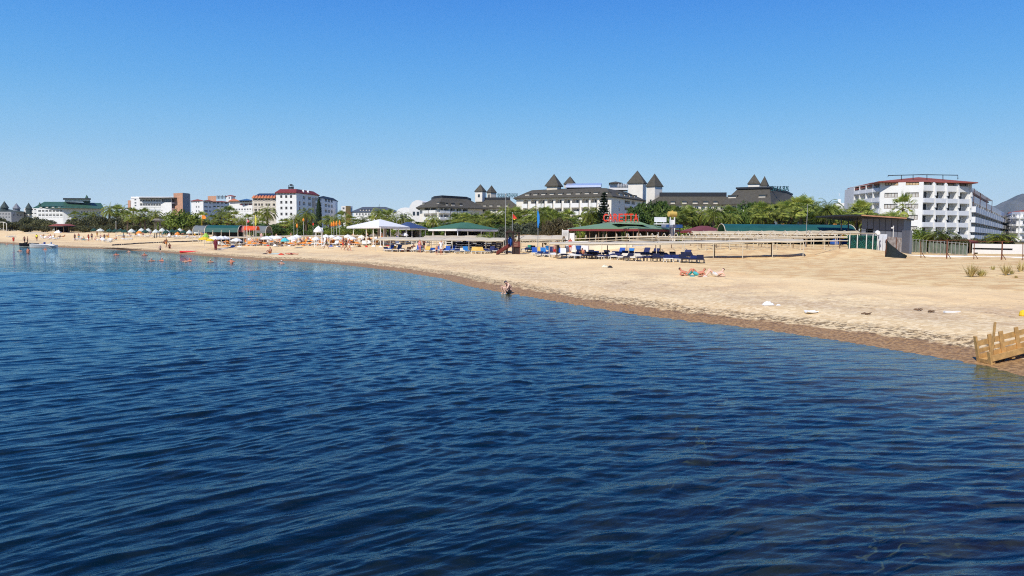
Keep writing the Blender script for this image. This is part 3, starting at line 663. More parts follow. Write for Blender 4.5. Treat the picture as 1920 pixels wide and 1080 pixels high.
# ================================================================ green roofed hotel, far left
g1, fg, rg, zg = building('green_roofed_hotel', 'long white hotel with a big dark green roof and pointed turret', 'hotel', [(45,566),(70,556),(118.5,548),(195,556)], 3.2, (70,390.5,556),
    {0: lambda f: grid(f, even(46,69,4,.3), [(392,396),(399,403)], 60, 'b'),
     1: lambda f: grid(f, even(71,118,7,.25), [(393.5,399.5),(401.8,407)], 95, 'b', depth=1.8, glass=GLASS, railm=WHITE),
     2: lambda f: grid(f, even(150,190,7,.5), [(396,400)], 160, 'w')}, back=20)
m = MB(); zr_ = P(100,378,570).z
A_, B_, C_ = wpt(60,560), wpt(118,544), wpt(196,552); Ar, Br, Cr = wpt(84,574), wpt(120,572), wpt(190,574)
Ab, Bb, Cb = wpt(60,590), wpt(118,592), wpt(196,592)
z_ = zg+.02; v = [(A_.x,A_.y,z_),(B_.x,B_.y,z_),(C_.x,C_.y,z_),(Ar.x,Ar.y,zr_),(Br.x,Br.y,zr_),(Cr.x,Cr.y,zr_-.6),(Ab.x,Ab.y,z_),(Bb.x,Bb.y,z_),(Cb.x,Cb.y,z_)]
m.add(v, [(0,1,4,3),(1,2,5,4),(0,3,6),(2,8,5),(3,4,7,6),(4,5,8,7),(0,6,7,8,2,1)]); part(m, 'roof', GREENR, g1)
fd = Face(wpt(70,556), wpt(118.5,548)); dormers(g1, fd, even(72,118,4,.5), (386.8,389.8), 95, lambda z: -.5+(z-zg)*2.2, GREENR)
fd = Face(wpt(118.5,548), wpt(195,556)); dormers(g1, fd, even(120,163,4,.5), (387.2,390.2), 130, lambda z: -.5+(z-zg)*2.2, GREENR)
slab(g1, [wpt(122,562), wpt(168,560), wpt(168,572), wpt(122,576)], P(140,377,562).z, P(140,373,562).z, WHITE2, 'penthouse')
slab(g1, [wpt(119,559), wpt(171,557), wpt(171,574), wpt(119,578)], P(140,373,560).z+.01, P(140,371.6,560).z, SLATED, 'penthouse_roof')
def cone(root, px, Y, pya, pyb, wpx, m, name='turret'):
    r = wpx/2/F*Y; c = P(px, pyb, Y); h = P(px,pya,Y).z-c.z; b = MB(); b.lathe((c.x,c.y,c.z), [(r*.8,-4),(r*.8,0),(r,0),(.05,h)], 8); return part(b, name, m, root)
cone(g1, 163, 566, 365, 379, 13.5, GREENR)
g0, fg0, rg0, zg0 = building('turreted_hotel_wing', 'grey hotel wing with dark roof and three pointed turrets at the left edge', 'hotel wing', [(-60,556),(21,552),(45,562)], 3.2, (10,397,552),
    {0: lambda f: grid(f, even(-58,20,14,.5), [(400,403),(406,409)], 10, 'w'), 1: lambda f: grid(f, even(23,43,3,.5), [(401,405)], 30, 'w')}, back=20, wallm=mat('grey_render', (.36,.36,.36), .85))
hip_roof(g0, [wpt(-60,554), wpt(45,556), wpt(45,584), wpt(-60,582)], zg0+.02, 2.8, 1, mat('dark_green_grey_roof', (.05,.07,.065), .8), .5)
for px, ya, yb, w_ in ((8.6,377,389.5,15.5),(31,381,391,15),(54,380,391,13)): cone(g0, px, 560, ya, yb, w_, MATS['dark_green_grey_roof'] if px != 31 else GREYW)
cone(g1, 74.5, 566, 379, 385, 5.5, GREENR)
# ================================================================ small houses and the long low roof, between
y1, fy, ry, zy = building('yellow_house', 'small yellow and white house beside the long low blue grey roof', 'house', [(640,462),(648,458),(661,462)], 3.0, (648,386,458), {0: lambda f: grid(f, [(642,646)], [(389,393)], 644, 'w'), 1: lambda f: grid(f, [(657,659)], [(389,393)], 655, 'w')}, back=10, wallm=WHITE)
m = MB(); f = fy[1]; m.hexa([f.pt(.02,3,.02), f.pt(.02,3,.2), f.pt(f.L*.7,3,.2), f.pt(f.L*.7,3,.02), f.pt(.02,zy,.02), f.pt(.02,zy,.2), f.pt(f.L*.7,zy,.2), f.pt(f.L*.7,zy,.02)]); part(m, 'yellow_panel', mat('ochre_render', (.55,.33,.10), .85), y1)
y2, fy2, ry2, zy2 = building('long_low_house', 'long low white house with blue grey roof left of the white vaults', 'house', [(663,455),(748,448)], 3.0, (700,398,452), {0: lambda f: grid(f, even(666,746,14,.5), [(400,404)], 700, 'w')}, back=12)
hip_roof(y2, [ry2[0], ry2[1], ry2[1]+Vector((-4,14)), ry2[0]+Vector((-5,14))], zy2+.01, 3.0, .8, mat('blue_grey_roof', (.07,.085,.11), .7, .1), .5)
dormers(y2, fy2[0], even(672,700,5,.45), (392.5,395), 690, lambda z: -.5+(z-zy2)*1.9, MATS['blue_grey_roof'])
def vault(px0, px1, pyt, pyb, Y, depth, name, label, seg=14):
    a, b = P(px0,pyb,Y), P(px1,pyb,Y); h = P((px0+px1)/2,pyt,Y).z-a.z; cx = (a.x+b.x)/2; r = (b.x-a.x)/2; m = MB(); base_ = 2.5
    pr = [(cx-r*cos(pi*i/seg), a.z+h*sin(pi*i/seg)) for i in range(seg+1)]
    ring_ = [(x,z) for x,z in pr]; n = len(ring_)
    for i in range(n-1): m.quad((pr[i][0],Y,pr[i][1]), (pr[i+1][0],Y,pr[i+1][1]), (pr[i+1][0]+depth*.2,Y+depth,pr[i+1][1]), (pr[i][0]+depth*.2,Y+depth,pr[i][1]))
    m.add([(x,Y,z) for x,z in pr]+[(b.x,Y,base_),(a.x,Y,base_)], [tuple(range(n+2))]); m.quad((a.x,Y,base_),(a.x,Y,a.z),(a.x+depth*.2,Y+depth,a.z),(a.x+depth*.2,Y+depth,base_)); m.quad((b.x,Y,a.z),(b.x,Y,base_),(b.x+depth*.2,Y+depth,base_),(b.x+depth*.2,Y+depth,a.z))
    root = empty(name, (cx, Y, base_), 0, label, 'hall'); part(m, 'vault_shell', WHITE, root)
    g = MB(); 
    for k in range(3): x = cx+(k-1)*r*.45; g.hexa([(x-.5,Y-.06,a.z-2.2),(x+.5,Y-.06,a.z-2.2),(x+.5,Y-.01,a.z-2.2),(x-.5,Y-.01,a.z-2.2),(x-.5,Y-.06,a.z-.6),(x+.5,Y-.06,a.z-.6),(x+.5,Y-.01,a.z-.6),(x-.5,Y-.01,a.z-.6)])
    part(g, 'window', GLASS, root); return root
vault(743, 778, 389, 399, 345, 14, 'vaulted_hall', 'low white vaulted hall behind the palms, left of the dark roofed hotel wing')
vault(767, 800, 375, 394, 330, 12, 'vaulted_hall', 'tall white curved gable end rising behind the dark roofed hotel wing')
# ================================================================ the big dark roofed hotel complex
a1, fa1, ra1, za1 = building('dark_roofed_wing', 'hotel wing with dark hipped roof and wide white balconies beside the white vaults', 'hotel wing', [(787,300),(822,290),(905,305)], 2.6, (822,389.5,290),
    {0: lambda f: grid(f, [(796,806),(808,820)], [(390,399),(402.5,411)], 805, 'b', rh=.5, out=.9),
     1: lambda f: grid(f, [(823,831),(833,841),(844,853),(856,865),(868,877)], [(390.5,399),(402.5,411)], 840, 'b', rh=.45, out=.9, glass=GLASS)}, back=22, wallm=WARMW)
ro1, hi1 = mansard(a1, ra1, za1+.01, P(822,370.5,296).z, 6.5, SLATE, 1.8)
ins1 = lambda z: -1.2+(z-za1)/(P(822,370.5,296).z-za1)*7.5
dormers(a1, fa1[0], [(783.5+4,793),(816-1,820)], (379,384), 800, ins1); dormers(a1, fa1[1], [(836,841),(846,854),(862,868)], (380,386), 840, ins1)
hc = [Vector(p) for p in hi1]; slab(a1, hc, P(822,370.5,296).z+.02, P(822,366,296).z, SLATED, 'roof_band')
a2, fa2, ra2, za2 = building('link_wing', 'low hotel wing with dark roof under the leftmost twin towers', 'hotel wing', [(879,312),(972,308)], 2.6, (920,391,310),
    {0: lambda f: grid(f, even(882,970,9,.3), [(393,399)], 920, 'b')}, back=24, wallm=WARMW)
ro2, hi2 = mansard(a2, ra2, za2+.01, P(920,375.5,316).z, 5.5, SLATE, 1.2)
ins2 = lambda z: -.9+(z-za2)/(P(920,375.5,316).z-za2)*6.2
dormers(a2, fa2[0], [(880.5,888),(891.5,899.5),(904.5,912.5),(917,924),(931,939),(946,954)], (383.5,388), 910, ins2)
slab(a2, hi2, P(920,375.5,316).z+.02, P(920,370.5,316).z, SLATED, 'roof_band')
tower(a2, 888.7, 904.5, 911.7, 313, 359.3, 345, 378, wallm=WARMW); tower(a2, 911, 920, 931, 322, 361.2, 347, 374, wallm=CREAM)
a3, fa3, ra3, za3 = building('main_hotel_block', 'long hotel block with dark mansard roof, roof windows and rows of white balconies', 'hotel', [(968,286),(1146,266),(1205,296)], 2.6, (1146,369.5,266),
    {0: lambda f: grid(f, [(981,990),(995,1005.5),(1009,1021),(1026,1037),(1041,1053),(1057,1069),(1072,1086.5),(1090.5,1103.5),(1107,1119.5),(1124,1139)], [(373.5,388),(391,402),(404.5,415),(418,430)], 1057, 'b', depth=2.0, out=.9, rh=.5),
     1: lambda f: grid(f, [(1160,1162)], [(376,381.5),(390,396)], 1161, 'w') + grid(f, [(1171,1181),(1184,1190)], [(376,386),(389,398)], 1175, 'b', depth=2.)}, back=26, wallm=WARMW)
zm3 = P(1146,353,272).z; ro3, hi3 = mansard(a3, ra3, za3+.01, zm3, 6.0, SLATE, 1.2)
ins3 = lambda z: -.9+(z-za3)/(zm3-za3)*6.7
dormers(a3, fa3[0], [(981.6,991),(996.6,1006),(1011.6,1021),(1027.5,1036.6),(1043,1053),(1059,1069),(1076,1086),(1093,1103),(1109.5,1119.5),(1128,1138)], (360.8,366), 1057, ins3)
dormers(a3, fa3[1], [(1163,1171),(1173,1180),(1182.5,1189),(1191.6,1198)], (362,367.5), 1170, ins3)
# upper roof: shallow hip over the mansard, with skylight and white penthouse
c3 = sum(hi3, Vector((0,0)))/len(hi3); m = MB(); n = len(hi3); zt3 = P(1090,344,285).z
in3 = [c3+(p-c3)*.55 for p in hi3]
m.add([(p.x,p.y,zm3+.01) for p in hi3]+[(p.x,p.y,zt3-1.6) for p in in3], [(i,(i+1)%n,n+(i+1)%n,n+i) for i in range(n)]+[tuple(range(n,2*n))]); part(m, 'upper_roof', SLATE, a3)
a_, b_ = wpt(1060,284), wpt(1126,280)
m = MB(); zz = zt3-1.55; m.hexa([(a_.x,a_.y,zz),(b_.x,b_.y,zz),(b_.x+1,b_.y+7,zz),(a_.x+1,a_.y+7,zz),(a_.x,a_.y+.5,zz+.8),(b_.x,b_.y+.5,zz+.8),(b_.x+1,b_.y+6,zz+1.8),(a_.x+1,a_.y+6,zz+1.8)]); part(m, 'skylight', mat('skylight_glass', (.42,.48,.62), .2, .1), a3)
tower(a3, 1021, 1046, 1057, 282, 349, 325.5, 356, wallm=CREAM, win=False, body=.9); tower(a3, 1056, 1075, 1082, 292, 345.5, 330, 352, wallm=CREAM, win=False)
slab(a3, [wpt(1142,292), wpt(1176,292), wpt(1176,302), wpt(1142,302)], P(1150,356,292).z, P(1150,344.5,292).z, WHITE, 'penthouse')
hip_roof(a3, [wpt(1141,291), wpt(1166,291), wpt(1166,302), wpt(1141,302)], P(1150,344.4,292).z, .9, .2, SLATE, .8, 'penthouse_roof')
for k in range(4):
    px = 1160+k*5; m = MB(); c = P(px, 352, 287); m.lathe((c.x,c.y,c.z), [(.55,0),(.55,.7),(.4,1.2),(.12,1.5),(.01,1.55)], 8); part(m, 'roof_vent', mat('cool_grey', (.28,.29,.3), .5), a3)
tw = empty('twin_towers', (wpt(1206,285).x, 285, 2.6), 0, 'pair of tall white towers with dark pyramid roofs, tallest in the photo', 'tower')
tower(tw, 1176, 1206, 1218, 318, 343.5, 319, 446, wallm=WARMW, name='tower'); tower(tw, 1212, 1227, 1246, 330, 349.5, 324.5, 446, wallm=WARMW, name='tower')
a4, fa4, ra4, za4 = building('long_dark_wing', 'long hotel wing with low dark roof running right from the tallest twin towers', 'hotel wing', [(1214,318),(1385,312)], 2.6, (1300,385,316), {0: lambda f: grid(f, even(1216,1384,14,.4), [(387,393)], 1300, 'w')}, back=24, wallm=WARMW)
zm4 = P(1300,369.5,322).z; ro4, hi4 = mansard(a4, ra4, za4+.01, zm4, 5.5, SLATE, 1.0); ins4 = lambda z: -.8+(z-za4)/(zm4-za4)*6
dormers(a4, fa4[0], [(1256,1266),(1277,1288),(1297,1308.5),(1317,1328.5),(1336,1346),(1358,1377)], (376.5,382.5), 1300, ins4)
slab(a4, hi4, zm4+.02, P(1300,361.8,322).z, SLATED, 'roof_band')
a5, fa5, ra5, za5 = building('hipped_hotel_block', 'dark hipped hotel block with small twin turrets above the big hedge', 'hotel', [(1356,300),(1445,290),(1500,330)], 2.6, (1445,383,290),
    {0: lambda f: grid(f, even(1358,1443,7,.4), [(385,392)], 1400, 'w')}, back=24, wallm=WARMW)
zm5 = P(1420,353.5,300).z; ro5, hi5 = mansard(a5, ra5, za5+.01, zm5, 9.0, SLATE, 1.6); ins5 = lambda z: -1.2+(z-za5)/(zm5-za5)*10
dormers(a5, fa5[0], [(1359,1377),(1416,1432)], (364.5,371), 1400, ins5)
dormers(a5, fa5[1], [(1450,1455),(1460,1465),(1472,1477)], (366,373), 1455, ins5)
cc = sum(hi5, Vector((0,0)))/len(hi5); slab(a5, [cc+(p-cc)*1.05 for p in hi5], zm5+.02, P(1420,350,300).z, SLATED, 'roof_band')
tower(a5, 1402, 1424, 1431.5, 305, 345, 326, 352, wallm=WARMW, win=False); tower(a5, 1425, 1437, 1444.5, 314, 348.3, 329.5, 354, wallm=WARMW, win=False)
TEAL = mat('dark_teal_letters', (.03,.13,.15), .5)
def sign_frame(x0, x1, y0, y1, Y, par):
    m = MB(); n = max(3, int((x1-x0)/5))
    for i in range(n+1):
        x = x0+(x1-x0)*i/n; m.tube([P(x,y1+3,Y-.4), P(x,y0,Y-.4)], .07, 4)
    m.tube([P(x0,y0+1,Y-.4), P(x1,y0+1,Y-.4)], .05, 4); m.tube([P(x0,y1,Y-.4), P(x1,y1,Y-.4)], .05, 4); part(m, 'sign_frame', SLATED, par)
s1 = empty('rooftop_sign', P(950,372,318), 0, 'teal rooftop lettering seen from behind, right of the left twin towers', 'sign'); lettering('letters', 'RESORT', 931, 948, 363.5, 369, 318, TEAL, True, s1); lettering('letters', 'ARANCIA', 950, 970, 362.5, 369.5, 318.5, TEAL, True, s1); sign_frame(930, 970, 362.5, 369.5, 318, s1)
s2 = empty('rooftop_sign', P(1460,360,300), 0, 'teal rooftop lettering seen from behind, right of the small twin turrets', 'sign'); lettering('letters', 'ARANCI', 1443, 1479, 348.8, 358, 300, TEAL, True, s2); sign_frame(1443, 1479, 348.8, 358, 300, s2)
# far house behind the palms, right
h9, f9, r9, z9 = building('far_white_house', 'small white house with chimney between palms left of the white hotel', 'house', [(1564,300),(1592,297)], 2.4, (1575,381,300), {0: lambda f: grid(f, even(1566,1590,4,.5), [(386,391)], 1575, 'w')}, back=10, wallm=WHITE)
m = MB(); m.hexa([P(1571,382,302), P(1576.5,382,302), P(1576.5,382,303), P(1571,382,303), P(1571,373,302), P(1576.5,373,302), P(1576.5,373,303), P(1571,373,303)]); m.tube([P(1573.5,368,302.5), P(1573.5,362,302.5)], .12, 5); part(m, 'chimney', WHITE2, h9)
# ================================================================ far mountains
def ridge(name, label, y, pts, thick, m):
    n = 90; V = []; Fc = []; xs = np.linspace(pts[0][0], pts[-1][0], n); hs = np.interp(xs, [p[0] for p in pts], [p[1] for p in pts])
    rows = 14
    for j in range(rows):
        t = j/(rows-1)
        for i in range(n):
            x = P(xs[i], 400, y).x; top = P(xs[i], hs[i], y).z*(1 + .05*(float(vnoise(np.array(xs[i]*.21), np.array(1.), 5))-.5))
            h = top*sin(pi*min(1,t*1.0)); h *= 1+.28*(float(vnoise(np.array(xs[i]*.12), np.array(j*.9), 9))-.5)*(1 if 0 < t < 1 else 0)
            V.append((x*(1+(t-.5)*.02), y + (t-.5)*thick, max(h, 0)+(2 if 0 < t < 1 else -2)))
    for j in range(rows-1):
        for i in range(n-1): a = j*n+i; Fc.append((a, a+1, a+n+1, a+n))
    mb = MB(); mb.add(V, Fc); o = mb.build(name, m); tag(o, kind='structure'); return o
ridge('mountain', '', 6200, [(1780,446),(1845,430),(1874,399),(1891,382),(1908,373),(1920,370),(1975,355),(2060,362),(2200,390),(2500,430)], 1800, mat('wooded_mountain', (.045,.065,.045), .9, .5, .004, col2=(.16,.15,.13)))
ridge('hills', '', 5200, [(-900,420),(-300,412),(-60,418),(60,424),(400,428),(700,430),(1000,431)], 900, MATS['wooded_mountain'])

# ================================================================ haze: one closed box of even thin air round everything
hz = MB(); hz.box(-7500, 7500, -7500, 7500, -14, 430); ho = hz.build('haze', []); tag(ho, kind='stuff')
hm = bpy.data.materials.new('haze_air'); hm.use_nodes = True; ht = hm.node_tree; ht.nodes.clear(); hout = ht.nodes.new('ShaderNodeOutputMaterial'); pv = ht.nodes.new('ShaderNodeVolumePrincipled')
pv.inputs['Color'].default_value = (.72,.86,1,1); pv.inputs['Density'].default_value = 5e-5; pv.inputs['Anisotropy'].default_value = .1
ht.links.new(pv.outputs[0], hout.inputs['Volume']); ho.data.materials.append(hm)
# ================================================================ vegetation
def leafmat(name, c1, c2, scale=.9, tr=.25, rnd=.18): return mat(name, c1, .55, 0, scale, col2=c2, objrand=rnd, translucent=tr, spec=.3)
PALM = leafmat('palm_fronds', (.14,.22,.035), (.46,.47,.09), .8)
PALMD = leafmat('dark_palm_fronds', (.09,.15,.025), (.32,.36,.07), .8)
DRY = leafmat('dry_fronds', (.20,.14,.06), (.30,.21,.09), 1.)
TRUNK = mat('palm_trunk', (.14,.10,.07), .95, .3, 6, bump=.6)
HEDGE = leafmat('hedge_leaves', (.035,.085,.014), (.16,.22,.035), .5)
OLIVE = leafmat('tamarisk_leaves', (.06,.07,.024), (.17,.16,.06), .5)
BROWNL = leafmat('dry_olive_leaves', (.09,.07,.03), (.17,.14,.06), .6)
GREYL = leafmat('grey_green_leaves', (.055,.07,.04), (.12,.13,.08), .6)
BRIGHT = leafmat('bright_leaves', (.08,.14,.018), (.28,.33,.05), .6)
CONIF = leafmat('conifer_needles', (.012,.028,.012), (.03,.055,.02), .8, .1)
FLOWER = leafmat('orange_blossom', (.45,.16,.02), (.55,.33,.05), 1.5)
def leaf(mb, p, d, up, L, W_):
    s_ = d.cross(up); s_ = s_.normalized() if s_.length > 1e-4 else Vector((1,0,0))
    mb.add([p, p+d*L*.5+s_*W_*.5, p+d*L, p+d*L*.5-s_*W_*.5], [(0,1,2,3)])
def palm_proto(rnd, h, fronds, fl_, kind, m, name='palm_tree'):
    root = empty(name, (0,0,0)); t = MB(); lean = Vector((rnd.uniform(-.4,.4), rnd.uniform(-.3,.3), 0)); r0 = .24 if kind == 'fan' else .3
    pts = [Vector((0,0,-.3)) + Vector((lean.x*(k/6)**2, lean.y*(k/6)**2, (h+.3)*k/6)) for k in range(7)]
    t.tube(pts, [r0*1.35]+[r0*(1-.05*k) for k in range(6)], 8); t.build('trunk', TRUNK, root)
    top = pts[-1]; c = MB(); n = fronds
    for i in range(n):
        az = i*2.39996 + rnd.uniform(-.2,.2); q = (i+.5)/n; el = radians(82 - (148 if kind == 'fan' else 122)*q**.9 + rnd.uniform(-8,8)); L = fl_*(rnd.uniform(.85,1.1))*(.75+.35*sin(pi*min(1,q*1.15)))
        d = Vector((cos(az)*cos(el), sin(az)*cos(el), sin(el))); p = top + Vector((0,0,rnd.uniform(-.1,.15)))
        dead = q > .9 and rnd.random() < .7; c.mi(1 if dead else 0)
        if kind == 'fan':
            st = L*.5; e = p + d*st; c.tube([p, e], .03, 3, False); out = d
            sd = out.cross(Vector((0,0,1))).normalized(); upv = sd.cross(out)
            for k in range(13):
                a = radians(-62+124*k/12); dd = (out*cos(a)+sd*sin(a)+Vector((0,0,-.18*abs(sin(a))-.1))).normalized(); ll = L*.58*(1-.25*abs(a)/1.8)
                mid = e+dd*ll*.6; leaf(c, e, dd, upv, ll*.8, .19); leaf(c, mid, (dd+Vector((0,0,-.75))).normalized(), upv, ll*.5, .10)
        else:
            pos = p.copy(); dr = d.copy(); seg = 9
            for k in range(seg):
                nx = pos + dr*L/seg; c.tube([pos, nx], .025, 3, False); sd = dr.cross(Vector((0,0,1))); sd = sd.normalized() if sd.length > 1e-3 else Vector((1,0,0))
                if k > 0:
                    for sgn in (-1,1):
                        for jj in (0,.5):
                            ll = L*.26*sin(pi*(.15+.8*(k+jj)/seg)); dd = (dr*.6+sd*sgn+Vector((0,0,-.25))).normalized(); leaf(c, pos+dr*L/seg*jj, dd, Vector((0,0,1)), ll, .11)
                dr = (dr+Vector((0,0,-.16-.04*k))).normalized(); pos = nx
    c.build('crown', [m, DRY], root); return snapshot(root)
rp_ = random.Random(5)
PP = [palm_proto(rp_, 5.0, 27, 2.4, 'fan', PALM), palm_proto(rp_, 5.0, 30, 2.2, 'fan', PALMD), palm_proto(rp_, 5.0, 54, 2.9, 'feather', PALM), palm_proto(rp_, 5.0, 46, 3.2, 'feather', PALMD)]
BASEH = 5.0
def bush_proto(rnd, n, size, m, lumps=9, leafs=(.22,.42), stem=True, name='bush', flat=1.0):
    """leaf faces spread through overlapping lumps, with holes between; unit about 1 wide (half extent), 1 high"""
    root = empty(name, (0,0,0)); c = MB(); L = []
    for i in range(lumps):
        a = rnd.uniform(0, 2*pi); r = rnd.uniform(0,.62)*size; z = rnd.uniform(.3,.78)*size*flat*(1.15-.5*r/size); L.append((Vector((cos(a)*r, sin(a)*r, z)), rnd.uniform(.26,.44)*size))
    for i in range(n):
        p0, r = rnd.choice(L); 
        d = Vector((rnd.gauss(0,1), rnd.gauss(0,1), rnd.gauss(.25,.8))).normalized(); rr = r*rnd.uniform(.45,1.08)**.6; p = p0 + Vector((d.x*rr, d.y*rr, d.z*rr*.85))
        if p.z < .02*size: p.z = abs(p.z)+.02
        u = Vector((rnd.gauss(0,1), rnd.gauss(0,1), rnd.gauss(0,.7))).normalized(); leaf(c, p, (d*.5+u).normalized(), d, rnd.uniform(*leafs), rnd.uniform(*leafs)*.75)
    if stem:
        s_ = MB()
        for p0, r in L[:6]: s_.tube([(0,0,-.2), (p0.x*.5, p0.y*.5, p0.z*.45), tuple(p0)], [.07*size/2, .05*size/2, .02], 5)
        s_.build('stem', TRUNK, root)
    c.build('foliage', m, root); return snapshot(root)
rb_ = random.Random(11)
BP = {k: [bush_proto(rb_, n, 3.0, m, l) for _ in range(v)] for k, m, n, l, v in (('olive', OLIVE, 3600, 12, 3), ('hedge', HEDGE, 5200, 14, 2), ('brown', BROWNL, 3000, 11, 1), ('grey', GREYL, 3000, 11, 1), ('bright', BRIGHT, 3600, 12, 2))}
BP['flower'] = [bush_proto(rb_, 1200, 3.0, FLOWER, 8)]
def conifer_proto(rnd, h, spread, m, name, col=False):
    root = empty(name, (0,0,0)); t = MB(); t.tube([(0,0,-.3),(0,0,h)], [.22,.03], 7); t.build('trunk', TRUNK, root); c = MB()
    if col:
        for i in range(2600):
            z = rnd.uniform(.06,1)*h; r = spread*(sin(pi*min(1,(z/h)*.9+.12))**.6)*rnd.uniform(.5,1.05); a = rnd.uniform(0,2*pi); p = Vector((cos(a)*r, sin(a)*r, z)); leaf(c, p, Vector((cos(a)*.3, sin(a)*.3, 1)).normalized(), Vector((cos(a),sin(a),0)), .4, .2)
    else:
        for k in range(15):
            z = h*(.22+.75*k/15); R_ = spread*(1-k/15.5)**.8
            for j in range(7):
                a = j*2*pi/7 + k*.5; e = Vector((cos(a)*R_, sin(a)*R_, z+R_*.18)); b = Vector((0,0,z)); c.tube([b,e], .03, 3, False)
                for q in range(14):
                    f_ = .25+.75*q/14; p = b.lerp(e, f_); leaf(c, p, Vector((rnd.gauss(0,1), rnd.gauss(0,1), rnd.uniform(0,.8))).normalized(), Vector((0,0,1)), .55, .28)
    c.build('crown', m, root); return snapshot(root)
_ph = {}
def protoh(sn):
    k = sn[0].name
    if k not in _ph: _ph[k] = max(v.co.z for c, g in sn[1] for v in c.data.vertices)
    return _ph[k]
_pw = {}
def protow(sn):
    k = sn[0].name
    if k not in _pw: _pw[k] = max(abs(v.co.x) for c, g in sn[1] for v in c.data.vertices)
    return _pw[k]
def place_palm(px, top, Y, kind, extra=1.0):
    p = wpt(px, Y); z0 = gz(p.x, p.y); zt_ = P(px, top, Y).z; sn = PP[kind]
    sc_ = extra*random.uniform(.9,1.1); need = zt_ - z0; s_z = max(.35, need/protoh(sn)); s_xy = max(.85, min(1.3, s_z))*sc_
    return dup(sn, (p.x, p.y, z0), random.uniform(0, 6.28), (s_xy, s_xy, s_z), cat='palm tree')
PALMS = [
 ('in front of the green roofed hotel', 290, [(142,394,1),(176,390,2),(205,378,2),(219,380,0),(160,398,1),(232,383,3)]),
 ('in front of the modern hotel', 250, [(250,388,0),(272,389,1),(292.6,386,2),(238,396,1),(262,398,3)]),
 ('in front of the stepped red roofed hotel', 240, [(380,394,0),(398,398,1),(414,386,3),(428,383,1),(440,395,0),(452,399,2),(466,397,1),(424,400,0),(410,402,1)]),
 ('in front of the maroon roofed hotel', 220, [(482,393,0),(501,381,2),(492,403,1),(535,402,0),(546,406,1),(555,396,2),(573,388,3),(566,404,0),(583,402,1),(590,408,2),(612,404,0),(618,400,3),(631,399,2)]),
 ('in front of the long low blue grey roof', 210, [(642,394,1),(655,401,0),(668,403,1),(682,402,3),(697,395,0),(710,385,2),(722,394,1),(730,390,0),(742,399,2),(756,396,3),(768,404,1)]),
 ('in front of the dark hipped hotel wing', 200, [(783,408,1),(797,411,0),(812.6,401,2),(827,409,1),(842,404,0),(852,398,1),(861,386,2),(873,391,0),(885,391,3)]),
 ('behind the tall grey pole', 180, [(892,396,1),(900,402,0),(908,395,2),(917,393,0),(925,398,1),(932,388,3),(941,394,0),(950,381,2),(958,392,1),(967,383,0)]),
 ('in front of the main hotel block', 170, [(978,390,1),(990,385,0),(1001,391,3),(1013,379,2),(1023,385,1),(1032,392,0),(1040,387,0),(1049,394,1),(1057,386,2),(1066,391,0),(1078,404,1),(1094,398,0),(1108,379,2),(1118,392,1)]),
 ('in front of the long dark roofed wing', 165, [(1268,382,1),(1280,377,2),(1290,388,0),(1295,380,0),(1306,390,1),(1317,384,2),(1330,385,0),(1338,382,3),(1350,391,0),(1366,382,1)]),
 ('in front of the hipped hotel block', 165, [(1420,378,1),(1431,374,0),(1442,384,1),(1450,378,2),(1461,373,0),(1472,382,1),(1480,372,0),(1487,366,2)]),
 ('left of the grey shed', 150, [(1501,360,0),(1513,366,1),(1507,386,0),(1522,384,1),(1531,379,2),(1541,384,0),(1551,371,3),(1561,378,1),(1573,388,0),(1583,392,1),(1594,380,2)]),
 ('behind the roof of the grey shed', 130, [(1604,382,1),(1616,369,0),(1632,388,1),(1640,392,3),(1653,392,2),(1669,394,0)]),
]
for where, Y, lst in PALMS:
    if Y < 201: lst = lst + [(px+5, ty+12, (k+1)%4) for px, ty, k in lst if ty+12 < 412 and not 1425 < px < 1470 or px > 1500]
    objs = [place_palm(px, ty+(random.uniform(-3,6) if ty > 383 else 0), Y-8+random.uniform(-12,10), k) for px, ty, k in lst]
    for o in objs: o['group'] = 'palm trees ' + where
    label_row(objs, 'palm tree ' + where + ', {k}')
for px, ty, Y, k, lab in ((1693,355,125,0,'tall thick palm tree standing before the gable of the white hotel'), (1765,427,100,3,'low spreading palm tree in front of the balcony columns of the white hotel'), (1878,432,95,2,'ragged palm tree in front of the receding balcony wing'), (906,431,100,2,'tiny palm beside the right end of the green pavilion roof')):
    o = place_palm(px, ty, Y, k, 1.0); o['label'] = lab; 
    if px == 906: o.scale = (.45,.45,.35)
    if px == 1693: o.scale = (.78,.78,o.scale[2])
def place_bush(px, top, wpx, Y, kind, i=0):
    p = wpt(px, Y); z0 = gz(p.x, p.y)-.1; h = max(.8, P(px, top, Y).z - z0); w_ = wpx/F*Y/2; sn = BP[kind][i % len(BP[kind])]
    return dup(sn, (p.x, p.y, z0), random.uniform(0,6.28), (w_*1.15/protow(sn), w_*1.15/protow(sn), h*.98/protoh(sn)))
